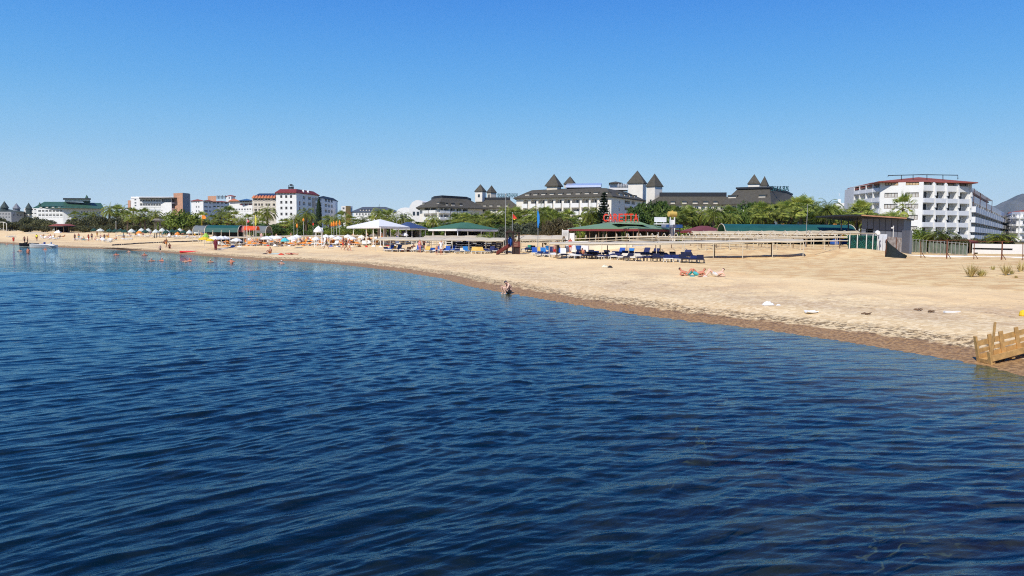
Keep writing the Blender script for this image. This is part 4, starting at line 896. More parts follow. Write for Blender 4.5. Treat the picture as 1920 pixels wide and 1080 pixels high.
BUSHES = [
 ('olive green bush left of the low red roof', 'bush', 262, 'olive', [(-8, 406, 50), (14, 412, 46), (40, 414, 40), (58, 404, 44), (74, 408, 44), (92, 411, 34), (50, 422, 38), (80, 423, 34)]),
 ('olive bush between red roof and watchtower', 'bush', 250, 'olive', [(134,409,34),(150,409,44),(168,405,40),(190,403,44),(214,404,44),(236,406,44),(258,404,46),(280,403,40),(160,421,36),(200,420,40),(250,420,40),(276,420,34)]),
 ('green bush right of the watchtower', 'bush', 225, 'olive', [(306,404,40),(330,412,46),(352,414,40),(372,412,40),(318,420,34),(364,420,40)]),
 ('low bush behind the green barrel canopy', 'bush', 230, 'bright', [(388, 409, 44), (410, 411, 44), (434, 410, 44), (458, 411, 44), (398, 423, 46), (430, 423, 46), (462, 423, 46)]),
 ('dark bush left of the lifeguard chair', 'bush', 205, 'hedge', [(486, 417, 40), (510, 419, 44), (532, 415, 36), (552, 417, 40), (572, 415, 36), (592, 419, 30), (520, 426, 40), (560, 426, 40)]),
 ('green bush behind the white tent pavilion', 'bush', 200, 'bright', [(612, 423, 30), (632, 422, 34), (652, 419, 40), (676, 417, 44), (702, 415, 44), (728, 415, 44), (752, 419, 40), (776, 423, 36)]),
 ('dark bush behind the green roofed pavilion', 'bush', 190, 'hedge', [(800, 420, 36), (822, 418, 36), (846, 416, 40), (872, 414, 40), (898, 414, 40), (920, 416, 36)]),
 ('dark bush behind the flag poles', 'bush', 175, 'hedge', [(940, 419, 40), (962, 416, 40), (986, 415, 40), (1010, 414, 40), (1032, 417, 36)]),
 ('grey green bush behind the play tower', 'bush', 128, 'grey', [(944,421,36),(966,415,38),(988,414,40),(1006,412,34)]),
 ('brown green bush right of the blue banner', 'bush', 128, 'brown', [(1030,409,36),(1048,404,44),(1064,408,36),(1024,420,26)]),
 ('green bush left of the red letters', 'bush', 150, 'bright', [(1082, 418, 36), (1102, 412, 36), (1120, 410, 34), (1142, 414, 40)]),
 ('dark green hedge clump behind the restaurant', 'hedge', 160, 'hedge', [(1192,384,40),(1212,374,52),(1236,373,52),(1256,380,44),(1204,398,50),(1238,398,52),(1262,402,40),(1178,400,36)]),
 ('leafy bush behind the dark red roof', 'bush', 150, 'bright', [(1280, 407, 40), (1300, 409, 40), (1322, 407, 44), (1344, 405, 44), (1290, 421, 40), (1316, 421, 40), (1346, 419, 44)]),
 ('dark hedge clump behind the long green canopy', 'hedge', 150, 'hedge', [(1378,386,44),(1400,373,46),(1418,374,40),(1390,400,50),(1420,396,50),(1376,408,40)]),
 ('leafy bush behind the long green canopy', 'bush', 140, 'bright', [(1444, 419, 44), (1466, 415, 44), (1490, 413, 44), (1514, 417, 44), (1538, 419, 44), (1562, 421, 44), (1586, 425, 40), (1454, 433, 44), (1484, 431, 44), (1516, 433, 44), (1548, 433, 44), (1600, 433, 36)]),
 ('green bush right of the grey shed', 'bush', 108, 'bright', [(1722,424,44),(1744,430,44),(1768,436,40)]),
 ('scrubby bush below the receding balconies', 'bush', 108, 'olive', [(1800,440,40),(1834,444,36),(1866,440,44),(1888,444,36)]),
]
for lab, cat, Y, kind, lst in BUSHES:
    objs = []
    for i, (px, ty, w_) in enumerate(lst):
        o = place_bush(px, ty, w_, Y + 12 + random.uniform(-5,5) - (22 if ty > 415 else 0), kind, i); o['category'] = cat; o['group'] = lab + 's' if False else 'bushes: ' + lab; objs.append(o)
    label_row(objs, lab + ', {k}' if len(lab.split()) < 13 else lab)
o = place_bush(338, 388, 78, 215, 'bright', 1); tag(o, 'big bright green leafy tree between the modern hotel and the watchtower', 'tree')
o = place_bush(318, 396, 44, 222, 'bright', 0); tag(o, 'smaller bright green tree touching the left side of the big leafy tree', 'tree')
for i, (px, ty) in enumerate(((1566,417),(1578,419),(1468,418))):
    o = place_bush(px, ty, 16, 118, 'flower'); tag(o, ['orange flowering shrub above the right part of the long green canopy','yellow orange flowering shrub near the right end of the long green canopy','small orange flowering shrub above the middle of the long green canopy'][i], 'shrub')
def place_con(sn, px, top, Y, h, label):
    p = wpt(px, Y); z0 = gz(p.x, p.y); s_ = (P(px,top,Y).z-z0)/h; return dup(sn, (p.x,p.y,z0), 1.0, (s_,s_,s_), label, 'conifer')
cf = conifer_proto(rb_, 9.0, 1.7, CONIF, 'conifer_tree'); place_con(cf, 1132, 358, 150, 9.0, 'dark tiered conifer left of the hotel gable and behind the red letters'); 
cy = conifer_proto(rb_, 9.0, .75, CONIF, 'cypress_tree', True); place_con(cy, 598, 373, 235, 9.0, 'narrow dark cypress in front of the maroon roofed hotel')
for sn in PP + [x for v in BP.values() for x in v] + [cf, cy]: remove_tree(sn)
# ================================================================ beach structures
PIPE = mat('cream_painted_pipe', (.64,.56,.42), .5, .1, 3)
CANVAS = mat('cream_canvas', (.54,.47,.35), .85, .07, 1.2, bump=.3)
MAT_ = mat('straw_matting', (.50,.42,.29), .95, .15, 2.5, bump=.5)
WOODB = mat('brown_timber', (.16,.10,.06), .8, .2, 4)
TARPG = mat('green_tarpaulin', (.015,.11,.075), .5, .15, 1.0, bump=.3)
CANG = mat('dark_green_canopy', (.012,.085,.07), .55, .12, .8)
GREYC = mat('grey_canopy', (.16,.18,.18), .7, .1, .8)
REDC = mat('red_fabric', (.62,.04,.02), .75, .08, 2)
ORAC = mat('orange_fabric', (.80,.26,.03), .75, .1, 2)
YELC = mat('yellow_fabric', (.80,.55,.03), .75, .08, 2)
BLUC = mat('blue_fabric', (.012,.085,.38), .7, .1, 2)
NAVC = mat('navy_fabric', (.012,.02,.09), .7, .15, 2)
SKYB = mat('sky_blue_fabric', (.015,.17,.46), .7, .1, 2)
WHC = mat('white_fabric', (.80,.79,.76), .8, .04, 2)
RUST = mat('rusty_iron', (.16,.055,.025), .85, .3, 8)
GALV = mat('galvanised_pole', (.38,.38,.36), .4, .1, 4, metal=.3)
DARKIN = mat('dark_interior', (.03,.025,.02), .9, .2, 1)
NETB = mat('black_shade_net', (.012,.016,.014), .9, .3, 4)
NETG = mat('green_shade_net', (.15,.19,.15), .9, .3, 2)
BROWNW = mat('red_brown_boards', (.15,.035,.025), .65, .15, 3)
def gp(px, py): return G(px, py)
def wall_box(name, px0, px1, Y, d, zb, zt, m, parent): 
    a, b = P(px0, 440, Y), P(px1, 440, Y); mb = MB(); mb.box(a.x, b.x, Y, Y+d, zb, zt); return part(mb, name, m, parent)
def pavilion(name, label, cat, eaves, apex, Y, roofm, fasciam, posts, depth, pymid, postm=STEELW, fasc=.25, ridge=None, interior=None, gz0=None):
    """eaves: three pixels (left, front corner, right) at depths Y; a hipped sheet roof on posts"""
    (l, ly, lY), (c, cy, cY), (r, ry, rY) = eaves; L, C_, R_ = P(l,ly,lY), P(c,cy,cY), P(r,ry,rY); z = (L.z+C_.z+R_.z)/3
    for p in (L, C_, R_): p.z = z
    Bk = Vector((L.x+R_.x-C_.x, L.y+R_.y-C_.y, z)); 
    if Bk.y < C_.y + depth: Bk.y = C_.y+depth
    root = empty(name, (C_.x, C_.y, gz(C_.x, C_.y)), 0, label, cat); cen = (L+C_+R_+Bk)/4
    A1 = P(apex[0], apex[2], cen.y); A2 = P(apex[1], apex[2], cen.y+.3); m = MB(); q = [L, C_, R_, Bk]
    t = .08; v = [(p.x,p.y,p.z) for p in q]+[(p.x,p.y,p.z+t) for p in q]+[tuple(A1), tuple(A2)]
    m.add(v, [(3,2,1,0),(0,1,5,4),(1,2,6,5),(2,3,7,6),(3,0,4,7),(4,5,8),(5,9,8),(5,6,9),(6,7,9),(7,8,9),(7,4,8)]); part(m, 'roof', roofm, root)
    m = MB(); qi = [cen+(p-cen)*.995 for p in q]
    for i in range(4):
        a, b = qi[i], qi[(i+1)%4]; n = Vector((b.y-a.y, a.x-b.x, 0)).normalized()*.05
        m.hexa([(a.x,a.y,z-fasc),(b.x,b.y,z-fasc),(b.x+n.x,b.y+n.y,z-fasc),(a.x+n.x,a.y+n.y,z-fasc),(a.x,a.y,z-.004),(b.x,b.y,z-.004),(b.x+n.x,b.y+n.y,z-.004),(a.x+n.x,a.y+n.y,z-.004)])
    part(m, 'fascia', fasciam, root)
    def onedge(px):
        for a, b in ((L, C_), (C_, R_)):
            f = Face(a, b); u = f.u(px, 430)
            if -.2 <= u <= f.L+.2: p = f.pt(min(max(u,.15),f.L-.15), 0, -.25); return p
    ps = [onedge(px) for px in posts]; ps = [p for p in ps if p]
    ps += [cen+(Vector((p.x,p.y,z))-cen)*-.85 for p in ps[:3]]
    for p in ps:
        g = gz(p.x, p.y); mb = MB(); mb.box(p.x-.06, p.x+.06, p.y-.06, p.y+.06, g-.1, z-.01); part(mb, 'post', postm, root)
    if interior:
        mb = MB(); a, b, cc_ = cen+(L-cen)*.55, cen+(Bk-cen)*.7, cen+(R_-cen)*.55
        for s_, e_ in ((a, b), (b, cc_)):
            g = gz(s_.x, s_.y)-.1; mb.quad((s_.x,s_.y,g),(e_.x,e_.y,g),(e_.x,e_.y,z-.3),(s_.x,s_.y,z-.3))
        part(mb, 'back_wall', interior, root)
    return root, cen, z
# low red roofed hut on the beach edge, far left
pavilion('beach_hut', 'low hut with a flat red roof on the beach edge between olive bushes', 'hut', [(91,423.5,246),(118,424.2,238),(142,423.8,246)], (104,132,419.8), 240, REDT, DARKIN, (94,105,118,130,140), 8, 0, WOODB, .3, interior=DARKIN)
pavilion('tent_pavilion', 'big white tent roofed pavilion on slim posts at the top of the beach', 'pavilion', [(650,424.8,136),(711,424.6,122),(768,427.6,132)], (711,714,411.2), 128, WHC, WHC, (660,684,697,711,722,735,750,764), 12, 0, STEELW, .25, interior=None)
pavilion('blue_pavilion', 'pavilion with a dark blue hipped roof, right of the white tent roof', 'pavilion', [(738,428.5,146),(768,428.3,136),(803,428.9,144)], (762,768,416.2), 140, mat('slate_blue_roof', (.05,.075,.16), .6, .1, .8), STEELW, (745,760,775,790,800), 10, 0, STEELW, .22, interior=mat('grey_boards', (.3,.29,.27), .9))
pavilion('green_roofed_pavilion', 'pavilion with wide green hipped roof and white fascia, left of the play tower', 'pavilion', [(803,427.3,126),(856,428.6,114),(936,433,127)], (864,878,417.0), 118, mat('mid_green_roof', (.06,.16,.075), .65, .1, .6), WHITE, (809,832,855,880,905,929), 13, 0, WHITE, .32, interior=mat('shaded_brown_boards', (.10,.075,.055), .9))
# restaurant
rest, rcen, rz_ = pavilion('beach_restaurant', 'open restaurant under a pale green hipped roof with maroon fascia', 'restaurant', [(1063,427.6,124),(1196,428.6,108),(1276,433.6,122)], (1140,1190,417.2), 114, GREENC, MAROON, (1066,1085,1103,1120,1135,1152,1170,1185,1196,1215,1240,1262), 15, 0, WOODB, .3, interior=None)
m = MB(); a, b = P(1152,418,116), P(1211,419,116); m.hexa([(a.x,113,a.z-.15),(b.x,113,b.z-.25),(b.x,119,b.z-.25),(a.x,119,a.z-.15),(a.x+1.2,114,a.z+.28),(b.x-1.5,114,a.z+.28),(b.x-1.5,118,a.z+.28),(a.x+1.2,118,a.z+.28)]); part(m, 'upper_roof', GREENC, rest)
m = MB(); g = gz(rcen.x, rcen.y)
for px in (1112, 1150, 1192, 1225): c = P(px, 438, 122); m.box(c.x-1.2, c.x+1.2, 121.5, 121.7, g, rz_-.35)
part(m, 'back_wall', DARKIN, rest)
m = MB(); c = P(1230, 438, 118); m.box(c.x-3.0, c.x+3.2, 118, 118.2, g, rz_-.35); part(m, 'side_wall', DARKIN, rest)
sgn = empty('red_letters', P(1164,416,109), 0, 'big red capital letters CARETTA on a thin frame above the restaurant roof', 'sign')
LRED = mat('red_letter_paint', (.70,.045,.015), .45, .05)
seg = (66.5)/7
for i, ch in enumerate('CARETTA'):
    x0 = 1131 + i*9.55; o, _, _ = lettering('letter', ch, x0, x0+8.4, 400.6+ (0 if i else .3), 415.3, 109, LRED, False, sgn, depth=.09)
m = MB(); m.tube([P(1130,416.6,109.2), P(1199,416.9,109.2)], .05); m.tube([P(1132,412,109.35), P(1197,412,109.35)], .035); m.tube([P(1132,404,109.35), P(1197,404,109.35)], .035)
for px in range(1134, 1198, 9): m.tube([P(px,402,109.35), P(px,419,109.35)], .03, 4)
part(m, 'sign_frame', GALV, sgn)
# white sheds and walls before the restaurant
def low_wall(name, label, pts, py0, py1, d, m, cat='wall'):
    root = MB(); g = []
    for (p0, Y0), (p1, Y1) in zip(pts, pts[1:]):
        a, b = P(p0,440,Y0), P(p1,440,Y1); f = Face(a, b); zt_ = P((p0+p1)/2, py0, (Y0+Y1)/2).z; zb_ = min(gz(a.x,a.y), gz(b.x,b.y))-.15
        root.obox((a.x,a.y,0), (f.U.x,f.U.y,0), f.L, (-f.N.x,-f.N.y,0), d, zb_, zt_)
    o = root.build(name, m); return tag(o, label, cat)
low_wall('white_kiosk_wall', 'low white wall with a blue bin in front, below the restaurant', [(1060,96),(1103,95)], 452.5, 468, .3, WHITE2)
low_wall('cream_wall', 'low cream wall of panels below the restaurant, behind the front posts', [(1105,97),(1186,95)], 453.5, 467, .3, mat('cream_board', (.72,.66,.50), .8, .06, .8))
low_wall('sloping_kerb', 'pale sloping kerb to the right of the low cream wall', [(1187,96),(1234,99)], 459, 466, .5, WHITE2, 'kerb')
m = MB(); c = gp(1085, 467); c = Vector((P(1085,440,94).x, 94, gz(P(1085,440,94).x,94))); m.lathe(tuple(c), [(.26,.25),(.34,.75),(.36,.78),(.30,.78),(.24,.3)], 12); m.lathe(tuple(c), [(.2,-.05),(.22,.26)], 8); tag(m.build('litter_bin', BLUC), 'blue bin in front of the low white wall', 'bin')
sp = empty('slatted_panel', (P(1059,440,107).x, 107, gz(P(1059,440,107).x,107)), 0, 'white slatted screen at the left end of the restaurant', 'screen')
m = MB(); a, b = P(1054.5,431,107), P(1065,450,107)
for k in range(9): z_ = b.z+(a.z-b.z)*k/9; m.box(a.x, b.x, 107, 107.04, z_, z_+(a.z-b.z)/9*.7)
part(m, 'slats', WHITE, sp)
m = MB(); m.box(a.x-.05,a.x+.03,106.96,107.1,sp.location.z-.2,a.z+.1); m.box(b.x-.03,b.x+.05,106.96,107.1,sp.location.z-.2,a.z+.1); part(m, 'frame', WHITE, sp)
m = MB(); a, b = P(1068,437,106), P(1077,449,106); m.box(a.x,b.x,106,106.15,b.z-.4,a.z); tag(m.build('notice_board', WHITE), 'plain white board beside the slatted screen', 'board')
# billboard, tank, solar panels
bb_ = empty('billboard', (P(1238,440,118).x, 118.2, gz(P(1238,440,118).x, 118)), 0, 'blank white billboard above the right end of the restaurant roof', 'billboard')
m = MB(); a, b = P(1227,407,118), P(1249.5,416.5,118); m.box(a.x,b.x,118,118.1,b.z,a.z); part(m, 'panel', WHITE2, bb_); m = MB(); m.box(a.x+.3,a.x+.4,118.11,118.2,bb_.location.z-.1,b.z+.2); m.box(b.x-.4,b.x-.3,118.11,118.2,bb_.location.z-.1,b.z+.2); part(m, 'support', STEELW, bb_)
m = MB(); m.box(a.x+.1,b.x+.3,117.6,119,b.z-.35,b.z-.2); part(m, 'ledge', WHITE, bb_)
tk = empty('water_tank', (P(1260,440,117).x, 117, gz(P(1260,440,117).x,117)), 0, 'yellow horizontal water tank on a white stand, right of the billboard', 'tank')
m = MB(); a = P(1253,401.5,117); b = P(1268,402,117.4); r_ = .42; m.tube([a, a.lerp(b,.04), a.lerp(b,.96), b], [.3,r_,r_,.3], 14); m.lathe(tuple(a.lerp(b,.5)+Vector((0,0,r_))), [(.13,-.02),(.13,.12),(.01,.14)], 8); part(m, 'drum', mat('yellow_tank', (.62,.42,.10), .5, .08), tk)
m = MB(); a = P(1257,407,117); b = P(1265,407,117)
for x in (a.x, b.x): m.box(x-.06,x+.06,116.9,117.3,tk.location.z-.1,a.z)
m.box(a.x,b.x,117,117.15,tk.location.z,a.z-.4); part(m, 'stand', WHITE, tk)
for (x0,x1,y0,y1,Y,lb) in ((1240,1262,420.5,427,116.5,'grey solar panel leaning below the billboard'),(1262,1280,421,427.5,114,'grey solar panel below the yellow tank')):
    m = MB(); a, b = P(x0,y1,Y-.8), P(x1,y1,Y-.8); h = P(x0,y0,Y+.8).z; m.hexa([(a.x,Y-.8,a.z),(b.x,Y-.8,a.z),(b.x+.3,Y+.8,h-.06),(a.x+.3,Y+.8,h-.06),(a.x,Y-.8,a.z+.06),(b.x,Y-.8,a.z+.06),(b.x+.3,Y+.8,h),(a.x+.3,Y+.8,h)])
    g = gz(a.x, Y); m.box(a.x+.2,a.x+.28,Y,Y+.1,g,h-.35); m.box(b.x-.28,b.x-.2,Y,Y+.1,g,h-.35); tag(m.build('solar_panel', SOLAR), lb, 'solar panel')
pavilion('dark_red_pavilion', 'pavilion with a dark red hipped roof, left of the long green canopy', 'pavilion', [(1276,433.6,112),(1310,434.3,104),(1362,434.5,112)], (1312,1326,423.3), 108, mat('dark_red_roof', (.20,.045,.035), .7, .1), MAROON, (1280,1296,1310,1328,1345,1358), 9, 0, WOODB, .2, interior=DARKIN)
# ---- long green barrel canopy
def barrel(name, label, px0, px1, pyt, pyb, Y, depth, m, cat='canopy', posts=6, endm=PIPE, seg=10, inner=None, rim0=True, rim1=True, dy=0.0):
    a, b = P(px0, pyb, Y), P(px1, pyb, Y+dy); zt_ = P((px0+px1)/2, pyt, Y+depth/2).z; h = zt_-a.z; ux = (b-a); ux.z = 0; L = ux.length; ux.normalize(); uy = Vector((-ux.y, ux.x, 0))
    g0 = gz(a.x, a.y); root = empty(name, (a.x, a.y, g0), 0, label, cat); c = MB(); n = seg
    pr = [(depth/2-depth/2*cos(pi*i/n), h*sin(pi*i/n)) for i in range(n+1)]
    for s_, off in ((0,0),(1,-.03)):
        for i in range(n):
            p = [a+uy*pr[i][0]+Vector((0,0,pr[i][1]+off)), a+uy*pr[i+1][0]+Vector((0,0,pr[i+1][1]+off))]; q = [x+ux*L for x in p]
            c.quad(p[0], q[0], q[1], p[1])
    part(c, 'canopy', m, root)
    for k in range(posts):
        f_ = k/(posts-1); o = a+ux*L*f_; t = MB(); 
        t.tube([o+uy*x+Vector((0,0,z+(.02 if k in (0, posts-1) else -.08))) for x, z in pr], .05, 5); part(t, 'hoop', endm, root)
        for d_ in (0, depth):
            t = MB(); q = o+uy*d_; g = gz(q.x, q.y); t.tube([(q.x,q.y,g-.2),(q.x,q.y,q.z)], .05, 6); part(t, 'post', endm, root)
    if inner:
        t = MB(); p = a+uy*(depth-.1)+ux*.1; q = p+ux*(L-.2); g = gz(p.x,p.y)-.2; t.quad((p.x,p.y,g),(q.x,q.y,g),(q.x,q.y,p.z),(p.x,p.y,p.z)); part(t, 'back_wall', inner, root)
    return root, a, b
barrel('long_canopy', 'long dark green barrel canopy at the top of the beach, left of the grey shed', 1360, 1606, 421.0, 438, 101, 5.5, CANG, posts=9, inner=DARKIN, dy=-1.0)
m = MB(); c = P(1580, 456, 98); 
m.box(c.x-.7, c.x+.9, 98, 99.2, gz(c.x,98)-.1, P(1580,447.5,98).z); m2 = m.build('tarpaulin_stack', BLUC); tag(m2, 'upright blue tarpaulin bundle in the shade at the right end of the long canopy', 'bundle')
m = MB(); c = Vector((P(1568,456,97).x, 97, gz(P(1568,456,97).x,97))); m.ball((c.x,c.y,c.z+.2), .75, 12, 7, .62); tag(m.build('tarpaulin_heap', BLUC), 'rounded blue tarpaulin heap left of the upright bundle', 'heap')
# ---- the left barrel canopies
barrel('grey_canopy', 'grey barrel canopy, leftmost of the row of beach canopies', 361, 383, 423, 435, 150, 4, GREYC, posts=3)
barrel('green_canopy', 'long green barrel canopy between the grey and the red ones', 383.5, 446, 422.3, 434.8, 147, 4, CANG, posts=5, inner=DARKIN)
barrel('red_canopy', 'faded red barrel canopy right of the green one', 446.5, 458, 423, 435, 148, 4, mat('faded_red_fabric', (.36,.10,.09), .8, .1), posts=2)
barrel('orange_red_awning', 'bright orange red awning hung before the red canopy', 456, 480, 423.6, 431.5, 144, 2.2, mat('bright_awning', (.72,.09,.02), .7, .08), 'awning', posts=3)
barrel('grey_canopy', 'grey barrel canopy, rightmost of the row of beach canopies', 480.5, 498, 423.5, 436.5, 147, 4, GREYC, posts=2)
# ---- pergolas
def pergola(label, px0, px1, py0, py1, Y0, Y1, depth, hgt, roof=CANVAS, sag=(.05,.3), nb=None, hoops=True, postr=.035, backm=WOODB, rails=0, roofspan=(0,1), step=2.4, group='pipe pergolas on the sand', arch=.42):
    a2, b2 = P(px0, 440, Y0), P(px1, 440, Y1); f = Face(a2, b2); n = nb or max(2, int(f.L/step)); root = empty('pergola', (a2.x, a2.y, gz(a2.x, a2.y)), 0, label, 'pergola', group)
    top = []
    for k in range(n+1):
        u = f.L*k/n; p = f.pt(u,0); g = gz(p.x,p.y); z = g+hgt; top.append((u, z))
    zs = lambda u: float(np.interp(u, [t[0] for t in top], np.convolve(np.pad([t[1] for t in top],(2,2),'edge'), np.ones(5)/5,'valid')))
    prof = [(depth*i/6, arch*sin(pi*i/6)*(1 if hoops else .25)) for i in range(7)]
    for k in range(n+1):
        u = f.L*k/n; p = f.pt(u,0); g = gz(p.x,p.y); m = MB(); m.tube([(p.x,p.y,g-.3),(p.x,p.y,zs(u))], postr, 6); part(m, 'post', PIPE, root)
        if k % 2 == 0 or n < 8:
            p = f.pt(u,0,-depth); g = gz(p.x,p.y); m = MB(); m.tube([(p.x,p.y,g-.3),(p.x,p.y,zs(u)+.02)], postr*1.3, 6); part(m, 'post', backm, root)
    m = MB(); 
    for d_ in (0, depth): m.tube([f.pt(f.L*i/12, zs(f.L*i/12), -d_) for i in range(13)], .055, 5)
    for r in range(rails):
        m.tube([f.pt(f.L*i/12, zs(f.L*i/12)-.35*(r+1), 0) for i in range(13)], .045, 5)
    part(m, 'rail', PIPE, root)
    nh = int(f.L/1.25); m = MB()
    for k in range(nh+1):
        u = f.L*k/nh; m.tube([f.pt(u, zs(u)+z+.03, -d) for d, z in prof], .042, 5)
    part(m, 'hoops', PIPE, root)
    if roof:
        m = MB(); N_ = max(12, int(f.L/.6)); rr = random.Random(int(px0))
        for i in range(N_):
            for j in range(6):
                if not (roofspan[0] <= j/6 < roofspan[1]): continue
                q = []
                for ii, jj in ((i,j),(i+1,j),(i+1,j+1),(i,j+1)):
                    u = f.L*ii/N_; w_ = .05*sin(ii*1.7+jj)+.03*sin(ii*.6); q.append(f.pt(u, zs(u)+prof[jj][1]+.05+w_*.6, -prof[jj][0]))
                m.quad(*q)
        ff = 0
        for i in range(N_):
            q = []
            for ii, dz in ((i,0),(i+1,0)):
                u = f.L*ii/N_; q.append(f.pt(u, zs(u)+.05+.05*.6*sin(ii*1.7)+.018*sin(ii*.6), .002)); 
            m.quad(Vector(q[0])-Vector((0,0,.16)), Vector(q[1])-Vector((0,0,.16)), q[1], q[0])
        part(m, 'roof_mat', roof, root)
    return root, f
pergola('long front pergola with a cream canvas roof over the row of navy loungers', 1030, 1507, 489, 489, 76, 69.5, 3.2, 1.42, CANVAS, arch=.16)
pergola('pergola with bare hoops right behind the long front canvas roof', 1236, 1592, 0, 0, 82, 81, 2.6, 1.3, None, rails=1, arch=.35)
pergola('pergola of bare pipes in the second row behind the front canvas roof', 1180, 1570, 0, 0, 87, 86, 2.4, 1.35, None, rails=2, arch=.35)
pergola('rear pergola with a pale matting roof just below the long green canopy', 1300, 1612, 0, 0, 92, 90, 2.6, 1.5, mat('pale_matting', (.52,.43,.28), .95, .12, 2.), rails=1, arch=.3, roofspan=(0,.3))
pergola('pergola of bare hoops before the restaurant posts', 1078, 1234, 0, 0, 103, 101, 2.4, 1.2, None, rails=1)
pergola('long pergola with cream canvas roof left of the play tower', 704, 944, 472, 472, 103, 93, 3.8, 1.5, CANVAS, arch=.3)
pergola('pergola with straw roof behind the long cream roof left of the play tower', 792, 905, 0, 0, 110, 108, 3.0, 1.35, MAT_)
pergola('small pergola with sagging pale roofs between play tower and restaurant', 968, 1054, 0, 0, 93, 92, 3.2, 1.6, CANVAS, rails=1)
pergola('bare pergola of thin pipes left of the slatted screen', 962, 1052, 0, 0, 110, 108, 3.0, 1.3, MAT_, rails=1, roofspan=(.5,1))
pergola('broad matting roofed pergola behind the parasols, right of the grey canopy', 505, 676, 0, 0, 134, 130, 7.0, 1.55, MAT_, hoops=False)
pergola('matting roofed pergola in front of the green canopy', 396, 503, 0, 0, 138, 134, 5.0, 1.45, MAT_, hoops=False)
# white railing before the pavilions
rl = empty('white_railing', P(840,440,110), 0, 'white two bar railing in front of the green roofed pavilion', 'railing'); f = Face(P(772,440,113), P(906,440,106))
m = MB()
for k in range(15):
    p = f.pt(f.L*k/14,0); g = gz(p.x,p.y); m.tube([(p.x,p.y,g-.1),(p.x,p.y,g+1.15)], .04, 5)
part(m, 'posts', STEELW, rl); m = MB()
for h in (.55, .85, 1.12): m.tube([f.pt(f.L*i/10, gz(*f.pt(f.L*i/10,0)[:2])+h) for i in range(11)], .035, 5)
part(m, 'bars', STEELW, rl)
# ---- play tower with slide
pt = gp(949.5, 476.8); s_ = pt.y/F; PT = empty('play_tower', pt, 0, 'dark brown play tower with a red brown slide on the sand', 'play tower')
def lx(px): return pt.x + (px-949.5)*s_
def lz(py): return pt.z + (476.8-py)*s_
for px, y_, t in ((950.5,0,434),(962.3,0,433),(972.8,.1,436),(950.5,1.2,434),(972.8,1.2,436),(962,1.2,434)):
    m = MB(); m.box(lx(px)-.10, lx(px)+.10, pt.y+y_-.075, pt.y+y_+.075, pt.z-.3, lz(t)); part(m, 'post', mat('dark_brown_timber', (.035,.018,.014), .7, .2, 4), PT)
m = MB(); a, b = lx(946.5), lx(963.5); zz = lz(436.2); zt_ = lz(430.5); mid = (a+b)/2
m.add([(a,pt.y-.25,zz),(b,pt.y-.25,zz),(mid,pt.y-.25,zt_),(a,pt.y+1.5,zz),(b,pt.y+1.5,zz),(mid,pt.y+1.5,zt_)], [(0,1,2),(3,5,4),(0,2,5,3),(1,4,5,2),(0,3,4,1)]); m.box(lx(961),lx(974.5),pt.y-.1,pt.y+1.3,lz(437),lz(435.6)); part(m, 'roof', MATS['dark_brown_timber'], PT)
m = MB(); m.box(lx(949.5),lx(974),pt.y+.0,pt.y+1.25,lz(464),lz(462.6)); part(m, 'platform', BROWNW, PT)
m = MB()
for k in range(6): x = lx(962.4+k*2.1); m.box(x, x+.11, pt.y-.1, pt.y-.04, lz(463), lz(453))
m.box(lx(962),lx(975),pt.y-.04,pt.y+.0,lz(455),lz(454)); m.box(lx(974),lx(975),pt.y,pt.y+1.2,lz(476),lz(453)); part(m, 'side_panel', BROWNW, PT)
m = MB(); m.box(lx(963.5),lx(973),pt.y+.02,pt.y+.08,lz(477),lz(464)); part(m, 'lower_board', MATS['dark_brown_timber'], PT)
m = MB(); T = Vector((lx(953), pt.y-.2, lz(464.5))); B_ = Vector((lx(931), pt.y-.9, gz(lx(931), pt.y-.9)-.02)); 
ww = Vector((.15,.55,0)); m.hexa([B_-ww*.1, B_+ww, T+ww, T-ww*.1, B_-ww*.1+Vector((0,0,.07)), B_+ww+Vector((0,0,.07)), T+ww+Vector((0,0,.07)), T-ww*.1+Vector((0,0,.07))])
for o_ in (-.1, 1): 
    q = ww*o_; e = Vector((.02,.04,0)); m.hexa([B_+q, B_+q+e, T+q+e, T+q, B_+q+Vector((0,0,.42)), B_+q+e+Vector((0,0,.42)), T+q+e+Vector((0,0,.42)), T+q+Vector((0,0,.42))])
part(m, 'slide', mat('red_brown_slide', (.20,.045,.035), .45, .1), PT)
m = MB(); m.lathe((lx(956.5), pt.y+.55, lz(457.5)), [(.12,-.35),(.2,-.1),(.26,.2),(.25,.5),(.12,.72),(.01,.76)], 10); tag(m.build('hanging_cloth', BLUC), 'blue bundle hanging inside the play tower above the slide', 'bundle')
# ---- poles, flags, banners
def pole(px, pyt, pyb, Y=None, r=.045, name='pole', label='', cat='pole', lean=0.0, m=GALV):
    b = gp(px, pyb) if Y is None else Vector((P(px,440,Y).x, Y, gz(P(px,440,Y).x, Y))); t = P(px+lean, pyt, b.y); root = empty(name, b, 0, label, cat); mb = MB(); mb.tube([(b.x,b.y,b.z-.3), tuple(t)], [r, r*.6], 7); part(mb, 'mast', m, root); mb = MB(); mb.ball(tuple(t), r*1.4, 6, 4); part(mb, 'finial', m, root); return root, b, t
def flag(root, pts, Y, m, name='flag'):
    mb = MB(); q = [P(x,y,Y) for x,y in pts]; c = sum(q, Vector())/len(q); n = len(q)
    mb.add([tuple(p+Vector((0,.0+.05*sin(i*2.1),0))) for i,p in enumerate(q)]+[tuple(p+Vector((0,.02+.05*sin(i*2.1),0))) for i,p in enumerate(q)], [tuple(range(n)), tuple(range(2*n-1,n-1,-1))]+[(i,n+i,n+(i+1)%n,(i+1)%n) for i in range(n)]); return part(mb, name, m, root)
